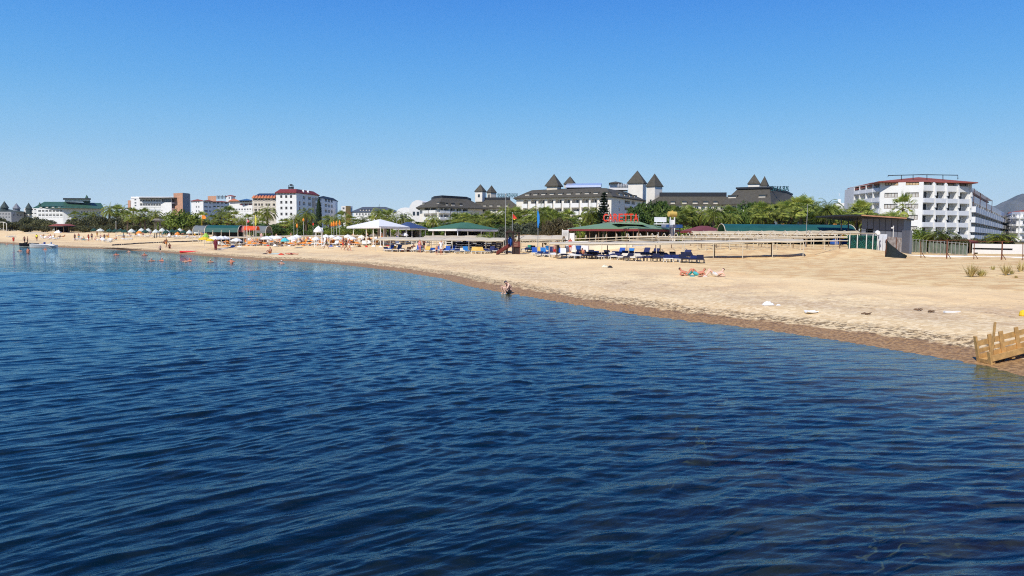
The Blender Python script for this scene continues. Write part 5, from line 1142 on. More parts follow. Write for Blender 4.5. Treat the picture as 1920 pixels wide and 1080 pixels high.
pole(947.6, 364, 476, 90, .055, 'tall_pole', 'tall thin grey pole rising beside the play tower into the sky', 'pole', .6)
r_, b_, t_ = pole(960.6, 399, 476, 90, .045, 'flag_pole', 'grey pole with a red flag behind the play tower', 'flag', .2); flag(r_, [(960.8,400),(965,404),(969.5,409.8),(964,410.2),(960.8,409.3)], 90, REDC); flag(r_, [(961.5,410.2),(966.5,410.2),(965,412.6)], 90, YELC, 'flag_tip')
r_, b_, t_ = pole(1008.6, 391, 463, 88, .045, 'banner_pole', 'pole with a tall narrow blue banner right of the play tower', 'banner', .6); flag(r_, [(1007.6,394),(1010,397),(1011.6,405),(1011.5,417),(1010,427.5),(1008,427),(1007.2,415),(1007,402)], 87.9, mat('bright_blue_banner', (.02,.22,.60), .7, .08), 'banner')
pole(1511, 384, 470, 89, .04, 'lamp_mast', 'thin leaning grey mast in front of the long green canopy', 'mast', 3.5)
r_, b_, t_ = pole(587, 417.5, 446, 122, .035, 'flag_pole', 'thin pole with a small red flag left of the lifeguard chair', 'flag'); flag(r_, [(586.2,418),(588.2,418.5),(588,423),(586,422)], 121.9, REDC)
r_, b_, t_ = pole(462.6, 409.5, 445, 135, .05, 'flag_pole', 'white pole with a red flag above the orange red awning', 'flag', 0, STEELW); flag(r_, [(463,411),(466,413),(468,416),(465.5,417.3),(463,417)], 135, mat('pink_red_flag', (.70,.06,.08), .7)); m = MB(); c = P(464.6,414.3,134.85); m.tube([c-Vector((.0,.04,0)), c+Vector((0,.0,0))], .09, 8); part(m, 'white_emblem', WHC, r_)
pole(476, 404, 445, 136, .05, 'white_pole', 'plain white pole beside the yellow banner', 'pole', 0, STEELW)
r_, b_, t_ = pole(479, 401.5, 445, 135, .04, 'banner_pole', 'pole with a narrow yellow banner above the orange red awning', 'banner'); flag(r_, [(478,402.5),(480,404),(481,410),(480.6,421),(479,424),(477.8,420),(477.6,410)], 134.9, mat('lemon_banner', (.66,.62,.10), .7), 'banner')
r_, b_, t_ = pole(378.6, 402, 440, 165, .05, 'flag_pole', 'yellow pole with an orange and yellow flag behind the grey canopy', 'flag', 0, YELC); flag(r_, [(379,403.5),(384,404),(387,409),(383,411),(379,410)], 165, ORAC); 
pole(217.4, 415.5, 441, 205, .07, 'white_pole', 'plain white pole on the sand among the left parasols', 'pole', 0, STEELW)
pole(551, 404, 436, 150, .06, 'lamp_post', 'grey lamp post in front of the dark bushes, left of the lifeguard chair', 'lamp post')
pole(743, 404, 440, 140, .05, 'lamp_post', 'thin lamp post between the white tent roof and the blue roof', 'lamp post')
r_, b_, t_ = pole(1675.3, 424.5, 443, 84, .05, 'lamp_post', 'short white lamp post in front of the grey shed', 'lamp post', 0, STEELW)
m = MB(); m.box(t_.x-.22, t_.x+.02, t_.y-.06, t_.y+.06, t_.z-.22, t_.z-.08); part(m, 'lamp_head', WHITE, r_)
gb = empty('goal_frame', gp(11, 433), 0, 'white bent pipe frame on the sand at the left edge', 'frame'); m = MB(); Yg = 230; m.tube([P(13,433.5,Yg), P(12,418.5,Yg), P(6,416.5,Yg), P(-14,416.5,Yg+2), P(-15,433,Yg+2)], .09, 6); m.tube([P(6.6,432.5,Yg), P(6.5,416.7,Yg)], .07, 6); part(m, 'pipe', STEELW, gb)
# watchtower
wt = empty('watchtower', (P(296,440,195).x, 195, gz(P(296,440,195).x,195)), 0, 'grey wooden watchtower on splayed legs among the left bushes', 'watchtower'); g = wt.location.z
GREYWD = mat('weathered_wood', (.20,.18,.15), .9, .2, 4); zt_ = P(296,415.5,195).z
for a, b in ((291.5,289.5),(293.5,293),(299,299.5),(301,304)): m = MB(); m.tube([(P(b,440,195).x, 195, g-.2), (P(a,440,195).x, 195, zt_)], .1, 5); part(m, 'leg', GREYWD, wt)
m = MB(); x0, x1 = P(288,411,195).x, P(304.5,411,195).x; z1_ = P(296,412.6,195).z; z2__ = P(296,410,195).z; m.hexa([(x0,193.8,z1_-.1),(x1,193.8,z1_-.1),(x1,196.6,z1_-.1),(x0,196.6,z1_-.1),(x0+.6,194.3,z2__),(x1-.6,194.3,z2__),(x1-.6,196,z2__),(x0+.6,196,z2__)]); part(m, 'roof', GREYWD, wt)
m = MB(); m.box(P(291,411,195).x, P(301.5,411,195).x, 194.3, 196, zt_-.1, zt_+.05); m.box(P(291,411,195).x, P(301.5,411,195).x, 194.3, 194.4, zt_+.05, zt_+.4); part(m, 'platform', GREYWD, wt)
for px in (291.5, 301): m = MB(); x = P(px,411,195).x; m.box(x-.06, x+.06, 194.3, 194.4, zt_, z1_); part(m, 'post', GREYWD, wt)
# low things at the back of the left beach
def upturned(px0, px1, py, Y, m, label, hgt=.5):
    a, b = P(px0,py,Y), P(px1,py,Y); g = gz((a.x+b.x)/2, Y); mb = MB(); n = 10; L = b.x-a.x; prof = []
    for i in range(n+1): t = i/n; w_ = .75*(sin(pi*min(1,t*.94+.03))**.5); prof.append((a.x+L*t, w_, g+hgt*(sin(pi*(t*.9+.05))**.4)))
    base = []
    for x, w_, z in prof: base += [(x,Y-w_,g-.02),(x,Y-w_*.75,g+(z-g)*.7),(x,Y,z),(x,Y+w_*.75,g+(z-g)*.7),(x,Y+w_,g-.02)]
    fc = []
    for i in range(n):
        for k in range(4): q = i*5+k; fc.append((q,q+5,q+6,q+1))
    mb.add(base, fc); return tag(mb.build('upturned_boat', m), label, 'boat')
upturned(47, 90, 434, 234, mat('beige_hull', (.52,.45,.33), .7), 'long low beige upturned boat on the upper sand at the left', .45)
# right-hand zone -------------------------------------------------------------
sh = empty('grey_shed', (P(1655,440,94).x, 94, gz(P(1655,440,94).x,94)), 0, 'grey panelled shed with a dark slab roof below the white hotel', 'shed')
fs = Face(P(1615,440,92), P(1694,440,89)); fr_ = Face(P(1694,440,89), P(1707.5,440,95)); g = gz(P(1655,440,92).x,92)-.3
m = MB(); backs = []; zt1 = P(1640,409.5,91).z
punched(m, fs, g, zt1, [(fs.u(1624.5), fs.u(1638), P(1630,436.5,92).z, P(1630,429,92).z, 'w', {'depth':.6})], backs); m.quad(fr_.pt(0,g), fr_.pt(fr_.L,g), fr_.pt(fr_.L,zt1-.15), fr_.pt(0,zt1)); 
l_ = fs.pt(0,0,-7); r__ = fr_.pt(fr_.L,0); m.quad((l_.x,l_.y,g), fs.pt(0,g), fs.pt(0,zt1), (l_.x,l_.y,zt1)); m.quad((r__.x,r__.y,g),(l_.x,l_.y,g),(l_.x,l_.y,zt1),(r__.x,r__.y,zt1-.15)); part(m, 'wall', mat('blue_grey_panel', (.13,.14,.17), .6, .1, .5), sh)
m = MB()
for k in range(1, 7): u = fs.L*k/7; m.hexa([fs.pt(u-.02,zt1-2.4,.003), fs.pt(u-.02,zt1-2.4,.02), fs.pt(u+.02,zt1-2.4,.02), fs.pt(u+.02,zt1-2.4,.003), fs.pt(u-.02,zt1-.05,.003), fs.pt(u-.02,zt1-.05,.02), fs.pt(u+.02,zt1-.05,.02), fs.pt(u+.02,zt1-.05,.003)])
m.hexa([fs.pt(0,zt1-1.35,.004), fs.pt(0,zt1-1.35,.03), fs.pt(fs.L,zt1-1.5,.03), fs.pt(fs.L,zt1-1.5,.004), fs.pt(0,zt1-1.3,.004), fs.pt(0,zt1-1.3,.03), fs.pt(fs.L,zt1-1.45,.03), fs.pt(fs.L,zt1-1.45,.004)]); part(m, 'panel_seams', SLATED, sh)
fit_openings(sh, backs, DARKIN, SLATED, SLATED)
A_ = P(1572.5,405.2,93); B_ = P(1615,404.6,90.8); C_ = P(1699.5,410.3,87.6); D_ = P(1714,413.6,95)
q = [A_, B_, C_, D_, Vector((D_.x-6, D_.y+5, D_.z)), Vector((A_.x, A_.y+7, A_.z))]; m = MB(); n = 6
m.add([tuple(p) for p in q]+[tuple(p+Vector((0,0,.16))) for p in q], [tuple(range(n))[::-1], tuple(range(n,2*n))]+[(i,(i+1)%n,n+(i+1)%n,n+i) for i in range(n)]); part(m, 'roof', SLATED, sh)
m = MB(); e = Vector((0,-.04,0)); m.hexa([B_+e*2, C_+e*2, C_+e*.2, B_+e*.2, B_+e*2+Vector((0,0,.13)), C_+e*2+Vector((0,0,.13)), C_+e*.2+Vector((0,0,.13)), B_+e*.2+Vector((0,0,.13))]); part(m, 'rusty_edge', mat('rusty_edge', (.42,.22,.12), .8, .2, 3), sh)
for px in (1577, 1590, 1606): m = MB(); p = P(px,440,93.5); m.tube([(p.x,93.5,gz(p.x,93.5)-.2),(p.x,93.5,P(px,405,93.5).z)], .07, 6); part(m, 'post', SLATED, sh)
low_wall('ramp_wall', 'grey panel wall at the right end of the grey shed', [(1691,86),(1706,84)], 432, 467, .25, MATS['blue_grey_panel'])
tf = empty('tarpaulin_fence', (P(1620,440,74).x, 74, gz(P(1620,440,74).x, 74)), 0, 'green tarpaulin fence between white posts on the sand mound', 'fence')
ft_ = Face(P(1592.5,440,72.5), P(1648.5,440,75.5)); N_ = 40; m = MB(); ztp = ft_.z(1600, 441.2)
def tw_(i, j): return .05*sin(i*.9+j*1.3)+.04*sin(i*2.3+j*3)
rows_ = 9
V = []
for i in range(N_+1):
    u = ft_.L*i/N_; p = ft_.pt(u,0); gb_ = gz(p.x,p.y)-.05
    for j in range(rows_+1): V.append(tuple(ft_.pt(u, gb_+(ztp-gb_)*j/rows_, tw_(i,j)-.12)))
m.add(V, [(i*(rows_+1)+j, (i+1)*(rows_+1)+j, (i+1)*(rows_+1)+j+1, i*(rows_+1)+j+1) for i in range(N_) for j in range(rows_)]); part(m, 'tarpaulin', TARPG, tf)
for px in (1593.5, 1608, 1625, 1637, 1648): m = MB(); p = ft_.pt(ft_.u(px),0,.08); g_ = gz(p.x,p.y); m.tube([(p.x,p.y,g_-.2),(p.x,p.y,ztp+.18)], .05, 6); part(m, 'post', STEELW, tf)
m = MB(); m.tube([ft_.pt(-6,ztp+.2,.08), ft_.pt(ft_.L,ztp+.2,.08)], .055, 6); part(m, 'top_rail', PIPE, tf)
cb = empty('white_cabinet', (P(1657,440,76.5).x, 76.5, gz(P(1657,440,76.5).x,76.5)), 0, 'white cabinet standing right of the green tarpaulin fence', 'cabinet'); a, b = P(1649,439,76), P(1662.5,466,76); m = MB(); m.box(a.x,b.x,76,76.9,cb.location.z-.1,a.z); part(m, 'case', WHITE2, cb); m = MB(); m.box(a.x+.33,a.x+.35,75.98,75.995,cb.location.z+.1,a.z-.1); m.box(b.x-.2,b.x-.1,75.95,75.99,a.z-.8,a.z-.6); part(m, 'door_edge', GREYW, cb)
m = MB(); c = P(1646.5,436.5,75); m.tube([c-Vector((0,.02,0)), c+Vector((0,.14,0))], [.20,.23], 14); g_ = gz(c.x,75); m.tube([(c.x,75.1,g_-.1),(c.x,75.1,c.z)], .03, 5); tag(m.build('satellite_dish', WHITE), 'round white dish above the right end of the tarpaulin fence', 'dish')
bn = empty('shade_net', (P(1680,440,66).x, 66, gz(P(1680,440,66).x,66)), 0, 'black shade net sagging to the sand in a triangle, right of the white cabinet', 'net')
m = MB(); q = [P(1662,449.7,66.5), P(1659.5,478,66.5), P(1680,482.8,65), P(1700,479,66.5)]; n_ = 10; V = []
for i in range(n_+1):
    t = i/n_; top_ = q[0].lerp(q[3], t)+Vector((0,0,-.12*sin(pi*t))); bot = (q[1].lerp(q[2], t*2) if t < .5 else q[2].lerp(q[3], t*2-1)); bot.z = gz(bot.x, bot.y)-.03
    for j in range(6): p = bot.lerp(top_, j/5); p.y += .08*sin(i*1.3+j); V.append(tuple(p))
m.add(V, [(i*6+j,(i+1)*6+j,(i+1)*6+j+1,i*6+j+1) for i in range(n_) for j in range(5)]); part(m, 'net', NETB, bn)
m = MB(); m.tube([(q[0].x,q[0].y,gz(q[0].x,q[0].y)-.2), tuple(q[0]+Vector((0,0,.05)))], .045, 6); part(m, 'post', RUST, bn)
scrap = empty('corrugated_screen', (P(1677,440,76).x, 76, gz(P(1677,440,76).x,76)), 0, 'brown rusty corrugated screen between the cabinet and the grey wall', 'screen'); fsx = Face(P(1664,440,75), P(1691,440,77)); V = []; g_ = gz(P(1677,440,76).x,76)
for i in range(41): u = fsx.L*i/40; o = .05*(i % 2); V += [tuple(fsx.pt(u,g_-.1,o)), tuple(fsx.pt(u,fsx.z(1677,443.5 + 2.5*i/40),o))]
m = MB(); m.add(V, [(2*i,2*i+2,2*i+3,2*i+1) for i in range(40)]); part(m, 'sheet', mat('rusty_sheet', (.22,.15,.11), .8, .35, 3, col2=(.45,.42,.40)), scrap)
nf = empty('net_fence', (P(1765,440,90).x, 90, gz(P(1765,440,90).x,90)), 0, 'grey posted fence covered with torn green netting, right of the grey shed', 'fence'); fn = Face(P(1707,440,94), P(1816,440,86))
zf = lambda u: fn.z(1709, 448.5)+(fn.z(1812, 457)-fn.z(1709,448.5))*u/fn.L
m = MB(); V = []
for i in range(31):
    u = fn.L*i/30; p = fn.pt(u,0); V += [tuple(fn.pt(u, gz(p.x,p.y)+.1, .04*sin(i*1.9))), tuple(fn.pt(u, zf(u)-.12-.1*abs(sin(i*1.1)), .05*sin(i*2.3)))]
m.add(V, [(2*i,2*i+2,2*i+3,2*i+1) for i in range(30) if i not in (9, 20)]); part(m, 'netting', NETG, nf)
for i in range(17): u = fn.L*i/16; p = fn.pt(u,0,.1); m = MB(); m.tube([(p.x,p.y,gz(p.x,p.y)-.2),(p.x,p.y,zf(u)+.08)], .045, 5); part(m, 'post', GALV, nf)
m = MB(); m.tube([fn.pt(0,zf(0),.1), fn.pt(fn.L,zf(fn.L),.1)], .03, 5); part(m, 'wire', GALV, nf)
pavilion('red_roofed_hut', 'small open hut with a red brown roof behind the green netting', 'hut', [(1782,451.5,100),(1816,453.5,95),(1834,456,99)], (1796,1818,449.0), 97, REDT, MAROON, (1786,1797,1808,1816,1826), 5, 0, WOODB, .15, interior=mat('blue_dark_goods', (.04,.06,.12), .9, .6, 2.5))
ww_ = empty('white_boundary_wall', (P(1870,440,92).x, 92, gz(P(1870,440,92).x,92)), 0, 'long white boundary wall with a dark slot at the right edge', 'wall'); fw = Face(P(1824,440,94), P(1990,440,86)); m = MB(); backs = []; gw = gz(P(1870,440,92).x,92)-.3
punched(m, fw, gw, fw.z(1870,457.5), [(fw.u(1826), fw.u(1902), fw.z(1864,468.5), fw.z(1864,465.3), 'w', {'depth':.25}), (fw.u(1829.5), fw.u(1837), fw.z(1833,477.5), fw.z(1833,473.6), 'w', {'depth':.3})], backs); zt_ = fw.z(1870,457.5)
m.quad(fw.pt(0,zt_), fw.pt(fw.L,zt_), fw.pt(fw.L,zt_,-.4), fw.pt(0,zt_,-.4)); m.quad(fw.pt(0,gw,-.4), fw.pt(0,gw), fw.pt(0,zt_), fw.pt(0,zt_,-.4)); part(m, 'wall', WHITE, ww_)
m = MB(); [m.quad(f_.pt(a,c,dp+.01), f_.pt(b,c,dp+.01), f_.pt(b,d,dp+.01), f_.pt(a,d,dp+.01)) for (a,b,c,d,k_,kw,dp,f_) in backs]; part(m, 'slot', SLATED, ww_)
low_wall('kerb_wall', 'low pale kerb running along the foot of the fences on the right', [(1700,79),(1990,74)], 480.3, 484, .3, WHITE2, 'kerb')
rustp = []
for px, pt_, pb_, lean in ((1681,445,481.5,-.6),(1727,453,483.5,-.5),(1775,449,485,1.2),(1826,456,486,.8),(1878,452,487,1.5),(1918,456,488,0)):
    b = gp(px, pb_); t = P(px+lean, pt_, b.y); o = MB(); o.tube([(b.x,b.y,b.z-.2), tuple(t)], .055 if px in (1775,1878) else .035, 6); o.tube([(b.x+.5,b.y+.1,b.z-.1), (b.x+.05,b.y,b.z+.45)], .03, 5); q = o.build('rusty_post', RUST); q['group'] = 'rusty posts along the upper sand'; q['category'] = 'post'; q.location = (0,0,0); rustp.append((px, q))
for i, (px, q) in enumerate(rustp): q['label'] = 'rusty iron post with a short brace on the upper sand, ' + ordinal(i, len(rustp))
m = MB(); m.tube([P(1740,451,66), P(1775,450.5,65.5), P(1815,450.2,65)], .02, 4); m.tube([P(1815,450.2,65), P(1850,453.5,64.8), P(1878,452.5,64.5), P(1900,453.5,64.4)], .02, 4); tag(m.build('rusty_wire', RUST), 'rusty wire strung between the tops of the rusty posts', 'wire')
# dry grass tufts
DRYG = leafmat('dry_beach_grass', (.55,.43,.16), (.78,.64,.28), 3., .35); GRNG = leafmat('green_beach_grass', (.40,.36,.12), (.70,.60,.24), 3., .35)
for i, (px, py, w_, h_, lab) in enumerate(((1820,519,26,24,'widest tuft of dry yellow grass on the sand at right'),(1839,518.5,20,14,'low dry grass tuft touching the widest tuft'),(1886,516,14,22,'dry grass tuft with a dark stalk near the right edge'),(1896,514,10,10,'small grass tuft beside the tuft with the dark stalk'),(1914,509,14,20,'dry grass tuft nearest the right edge'),(1861,506,8,8,'tiny pale dry stalk between the grass tufts'),(1905,521,10,5,'flat dark twiggy tuft in front of the rightmost grasses'))):
    b = gp(px, py); sc_ = b.y/F; m = MB(); rr = random.Random(i)
    for k in range(int(70*w_/20)):
        a = rr.uniform(0,2*pi); r_ = abs(rr.gauss(0,.16))*w_*sc_; p = Vector((b.x+cos(a)*r_, b.y+sin(a)*r_, gz(b.x,b.y)-.03)); d = Vector((cos(a)*rr.uniform(.1,.75), sin(a)*rr.uniform(.1,.75), 1)).normalized(); L = h_*sc_*rr.uniform(.5,1.3); leaf(m, p, d, Vector((sin(a),-cos(a),0)).cross(d), L, .045); leaf(m, p+d*L*.5, (d+Vector((cos(a)*.8,sin(a)*.8,-.2))).normalized(), Vector((0,0,1)), L*.4, .03)
    tag(m.build('grass_tuft', GRNG if i % 2 else DRYG), lab, 'grass tuft', 'dry grass tufts')
# ---- wooden pallet bench at the water's edge
PINE = mat('raw_pine', (.52,.31,.11), .75, .25, 7, bump=.5)
pw = G(1861, 684); root = empty('wooden_crate_frame', pw, 0, 'raw pine slatted frame lying at the water edge at the right', 'wooden frame')
U_ = Vector((1, .22, .21)).normalized(); W_ = Vector((-.10,1,0)).normalized(); Z_ = U_.cross(W_)
if Z_.z < 0: Z_ = -Z_
def plank(o, l, w_, h, name, du=U_, dw=W_, dz=Z_):
    o = pw + o; m = MB(); q = [o, o+du*l, o+du*l+dw*w_, o+dw*w_]; m.hexa([tuple(p) for p in q]+[tuple(p+dz*h) for p in q]); return part(m, name, PINE, root)
def at_(u, w_, z): return (U_*u+W_*w_+Z_*z)*.8
plank(at_(.02,0,.10), 2.3, .035, .15, 'front_beam'); plank(at_(.02,.62,.10), 2.3, .035, .12, 'rear_beam'); plank(at_(.05,.62,.30), 2.2, .03, .10, 'middle_rail'); plank(at_(.02,.62,.52), 2.3, .03, .14, 'upper_rail')
for k in range(4): plank(at_(.08,.08+.135*k,.06), 2.1, .11, .03, 'deck_board')
plank(at_(-.05,.0,.0), .05, .10, .34, 'corner_post'); plank(at_(-.05,.56,.0), .05, .10, .70, 'corner_post'); plank(at_(-.04,.1,.02), .035, .46, .10, 'cross_board')
plank(at_(.44,.585,.06), .12, .035, .62, 'upright'); plank(at_(.88,.585,.06), .13, .035, .62, 'upright'); plank(at_(1.5,.585,.06), .12, .035, .62, 'upright')
plank(at_(.2,.3,.08), .05, .05, .98, 'stake', U_, W_, Vector((.06,0,1)).normalized())
for u in (.02, .8, 1.6): plank(at_(u,.04,-.0), .1, .6, .06, 'skid')
m = MB(); q = gp(1919, 592); m.lathe((q.x, q.y, q.z-.02), [(.12,0),(.14,.05),(.12,.16),(.05,.22),(.01,.22)], 10); tag(m.build('yellow_pot', YELC), 'small yellow pot cut by the right edge above the pine frame', 'pot')
# ---- litter and driftwood on the shingle
def cloth(px, py, w_, h_, m, name, label, cat, seed=0):
    b = gp(px, py); s_ = b.y/F; mb = MB(); n = 10; rr = random.Random(seed); V = []
    for i in range(n):
        for j in range(n):
            x = (i/(n-1)-.5)*w_*s_; y = (j/(n-1)-.5)*w_*s_*.8; e = sin(pi*i/(n-1))*sin(pi*j/(n-1)); V.append((b.x+x+rr.uniform(-.02,.02), b.y+y, gz(b.x+x,b.y+y)+.01+h_*s_*(e**.6)*rr.uniform(.45,1.0)))
    mb.add(V, [(i*n+j,(i+1)*n+j,(i+1)*n+j+1,i*n+j+1) for i in range(n-1) for j in range(n-1)]); return tag(mb.build(name, m), label, cat)
cloth(1440, 572, 20, 8, WHC, 'plastic_bag', 'crumpled white bag on the shingle, right of centre', 'bag', 3)
cloth(1459, 573, 7, 3, WHC, 'paper_scrap', 'small white scrap just right of the crumpled bag', 'scrap', 4)
m = MB(); b = gp(1521, 587); s_ = b.y/F
V = []; n = 12
for i in range(n+1):
    for j in range(5): a = (i/n-.5); V.append((b.x+a*20*s_, b.y+(j-2)*.09, b.z+.02+.5*(a*a)*20*s_*.45+.03*abs(j-2)))
m.add(V, [(i*5+j,(i+1)*5+j,(i+1)*5+j+1,i*5+j+1) for i in range(n) for j in range(4)]); o = m.build('curved_board', WHC); tag(o, 'curved white board lying on the shingle', 'board'); sm_ = o.modifiers.new('thick', 'SOLIDIFY'); sm_.thickness = .04
m = MB(); b = gp(1786, 586.5); s_ = b.y/F; m.hexa([(b.x-15*s_,b.y-.05,b.z),(b.x+15*s_,b.y-.02,b.z+.0),(b.x+15*s_,b.y+.13,b.z),(b.x-15*s_,b.y+.1,b.z),(b.x-15*s_,b.y-.05,b.z+.06),(b.x+15*s_,b.y-.02,b.z+.05),(b.x+15*s_,b.y+.13,b.z+.05),(b.x-15*s_,b.y+.1,b.z+.06)]); tag(m.build('white_batten', WHC), 'thin white batten lying on the shingle near the pine frame', 'batten')
for i, (px, py, w_, lab) in enumerate(((1722,583,16,'thin twisted driftwood stick left of the white batten'),(1745,586,12,'short thick driftwood piece left of the white batten'),(1625,590,18,'dark driftwood stick right of the curved white board'))):
    b = gp(px, py); s_ = b.y/F; m = MB(); rr = random.Random(i+20); pts = [(b.x+(k/5-.5)*w_*s_, b.y+rr.uniform(-.06,.06), b.z+.02+rr.uniform(0,.05)) for k in range(6)]; m.tube(pts, [.02,.035,.04,.035,.03,.012], 6); m.tube([pts[3], (pts[3][0]+.12,pts[3][1]-.1,pts[3][2]+.06)], [.02,.008], 5); tag(m.build('driftwood', WOODB), lab, 'driftwood')
cloth(1134, 501, 12, 4.5, mat('pale_bag', (.70,.66,.50), .8), 'beach_bag', 'pale cloth bag on the sand below the restaurant', 'bag', 7)
cloth(1144, 502, 9, 5, mat('black_cloth', (.02,.02,.025), .8), 'black_bag', 'black bag touching the pale cloth bag on the sand', 'bag', 8)
cloth(109, 437, 12, 6.5, WHC, 'white_tent', 'small white tent like cover on the upper sand below the red roofed hut', 'cover', 9)
# ================================================================ sun loungers, parasols
FR_W = mat('lounger_white_frame', (.70,.70,.68), .45, .05, 3)
FR_D = mat('lounger_dark_frame', (.06,.05,.06), .5, .1, 3)
def lounger_proto(angle, fm, cm, name='sun_lounger'):
    """foot end towards -y, head end towards +y, lies centred on the origin"""
    root = empty(name, (0,0,0)); m = MB(); m.box(-.33,-.29,-.95,.95,.27,.33); m.box(.29,.33,-.95,.95,.27,.33); m.box(-.29,.29,-.95,-.90,.27,.33); m.box(-.29,.29,.90,.95,.27,.33); m.box(-.29,.29,.22,.27,.27,.33); m.build('frame', fm, root)
    for x in (-.31, .31):
        for y in (-.75, .7): m = MB(); m.box(x-.025, x+.025, y-.03, y+.03, -.03, .27); m.build('leg', fm, root)
    m = MB(); m.box(-.285,.285,-.9,.25,.335,.40); m.build('cushion', cm, root)
    a = radians(angle); L = .6; m = MB(); c0 = Vector((0,.26,.345)); d = Vector((0,cos(a),sin(a))); n = Vector((0,-sin(a),cos(a)))
    q = [c0+Vector((-.285,0,0)), c0+Vector((.285,0,0)), c0+Vector((.285,0,0))+d*L, c0+Vector((-.285,0,0))+d*L]; m.hexa([tuple(p) for p in q]+[tuple(p+n*.065) for p in q]); m.build('backrest', cm, root)
    if angle > 8:
        m = MB(); e = c0+d*L*.7; m.tube([e+Vector((-.2,0,0)), (-.2,e.y+.12,.33)], .015, 4); m.tube([e+Vector((.2,0,0)), (.2,e.y+.12,.33)], .015, 4); m.build('strut', fm, root)
    return snapshot(root)
CREAMC = mat('cream_fabric', (.70,.62,.48), .8, .06, 2)
LP = {k: lounger_proto(a, f, c) for k, a, f, c in (('navy_up',48,FR_D,NAVC),('navy_flat',0,FR_D,NAVC),('navy_low',14,FR_W,NAVC),('navy_dark',26,FR_D,mat('dark_navy_fabric', (.01,.012,.035), .8)),('blue_up',55,FR_W,BLUC),('blue_low',20,FR_W,BLUC),('white_up',50,FR_W,WHC),('white_flat',6,FR_W,WHC),('cream_low',22,FR_W,CREAMC),('orange_low',20,FR_W,ORAC),('orange_up',45,FR_W,ORAC),('yellow_up',40,FR_W,mat('golden_fabric', (.72,.45,.10), .75, .08)),('sky_up',50,FR_W,SKYB),('green_up',52,FR_D,mat('green_fabric', (.02,.22,.13), .7)))}
COLN = {'navy_dark':'dark navy lounger','navy_up':'raised navy lounger','navy_flat':'flat navy lounger','navy_low':'white framed navy lounger','blue_up':'raised bright blue lounger','blue_low':'bright blue lounger','white_up':'raised white lounger','white_flat':'flat white lounger','cream_low':'cream lounger','orange_low':'orange lounger','orange_up':'raised orange lounger','yellow_up':'golden yellow lounger','sky_up':'raised light blue lounger','green_up':'raised green lounger'}
def put_lounger(kind, px, py, rz=0.0, dz=0.0, side=False, tilt=0.0):
    p = gp(px, py); r = dup(LP[kind], (p.x, p.y+.9 if not side else p.y, p.z+dz), rz, cat='sun lounger'); 
    if tilt: r.rotation_euler = (tilt, 0, rz)
    r['k'] = kind; return r
def rowlabel(objs, where, group):
    by = {}
    for o in objs: by.setdefault(o['k'], []).append(o); o['group'] = group
    for k, l in by.items():
        if len(l) == 1: l[0]['label'] = 'only ' + COLN[k] + ' ' + where
        else: label_row(l, COLN[k] + ' ' + where + ', {k}')
    for o in objs: del o['k']
rl_ = random.Random(3)
# navy rows before the front pergola (two close rows, all facing the sea)
row = []
for i in range(25):
    px = 1068 + i*10.4; py = 484.2 + i*.40 - (px < 1090)*.5; k = rl_.choice(['navy_low','navy_flat','navy_flat','navy_dark','navy_low','navy_dark','cream_low'])
    row.append(put_lounger(k, px, py+rl_.uniform(-.5,.5), rl_.uniform(-.9,.3)))
rowlabel(row, 'in the front row below the canvas roof', 'front row of navy loungers')
row = []
for i in range(20):
    px = 1086 + i*11.2; k = rl_.choice(['navy_low','navy_flat','navy_dark','navy_dark']); row.append(put_lounger(k, px, 480.4+i*.36, rl_.uniform(-.3,.2)))
for k, px, py in (('blue_up',1166,481.2),('sky_up',1183,481.8),('navy_up',1213,480.5),('navy_up',1231,481.4),('navy_up',1291,486.3)): row.append(put_lounger(k, px, py, -.5))
rowlabel(row, 'in the second row below the canvas roof', 'second row of navy loungers')
row = []
for k, px, py in (('blue_up',1003,479),('yellow_up',1009,476),('sky_up',1020,479.6),('sky_up',1031,474.5),('blue_up',1047,480.2),('white_up',1057,481.5),('white_flat',1040,483.5),('navy_low',1012,481.5),('navy_low',1026,482.2),('white_flat',1078,485.5),('green_up',994,472.5),('navy_up',1000,473.5),('navy_low',986,473),('navy_up',1034,477)): row.append(put_lounger(k, px, py, rl_.uniform(-.4,.4)))
rowlabel(row, 'between play tower and blue bin', 'mixed loungers right of the play tower')
# stacked navy loungers under the left pergola
row = []
for i in range(11):
    for j in range(4): row.append(put_lounger(rl_.choice(['navy_flat','navy_flat','navy_low']), 848+i*9.2+j*1.5, 473.2, 0, .16+.24*j))
for i in range(9):
    for j in range(3): row.append(put_lounger(rl_.choice(['navy_flat','navy_low']), 856+i*9.6+j*1.5, 469.8, .1, .16+.24*j))
by = {}
LVL = ['bottom', 'second', 'third', 'top']
for i, o in enumerate(row):
    o['group'] = 'stacked navy loungers left of the play tower'; del o['k']
    if i < 44: o['label'] = LVL[i%4] + ' lounger of navy stack, front row under cream roof, ' + ordinal(i//4, 11)
    else: o['label'] = ('top' if (i-44)%3 == 2 else LVL[(i-44)%3]) + ' lounger of navy stack, back row under cream roof, ' + ordinal((i-44)//3, 9)
# front row left of the play tower
row = []
for k, px, py in (('navy_low',722,471.5),('blue_up',731,472),('yellow_up',738,472.2),('blue_up',745,472),('white_flat',752,472.7),('cream_low',765,472.5),('cream_low',776,473),('blue_up',784,473.2),('white_up',790,472),('yellow_up',800,474.3),('blue_low',810,474),('white_flat',818,474.6),('blue_up',823,474),('navy_low',831,474.6),('blue_up',838,474.8),('blue_up',850,474),('navy_low',858,475.4),('sky_up',873,475.5),('cream_low',866,475.2),('yellow_up',888,475.8),('yellow_up',896,476),('yellow_up',903,476.2),('navy_low',912,475.8),('navy_up',920,475.5),('navy_low',928,475)): row.append(put_lounger(k, px, py, rl_.uniform(-.35,.35)))
rowlabel(row, 'in the front row left of the slide', 'front row of loungers left of the slide')
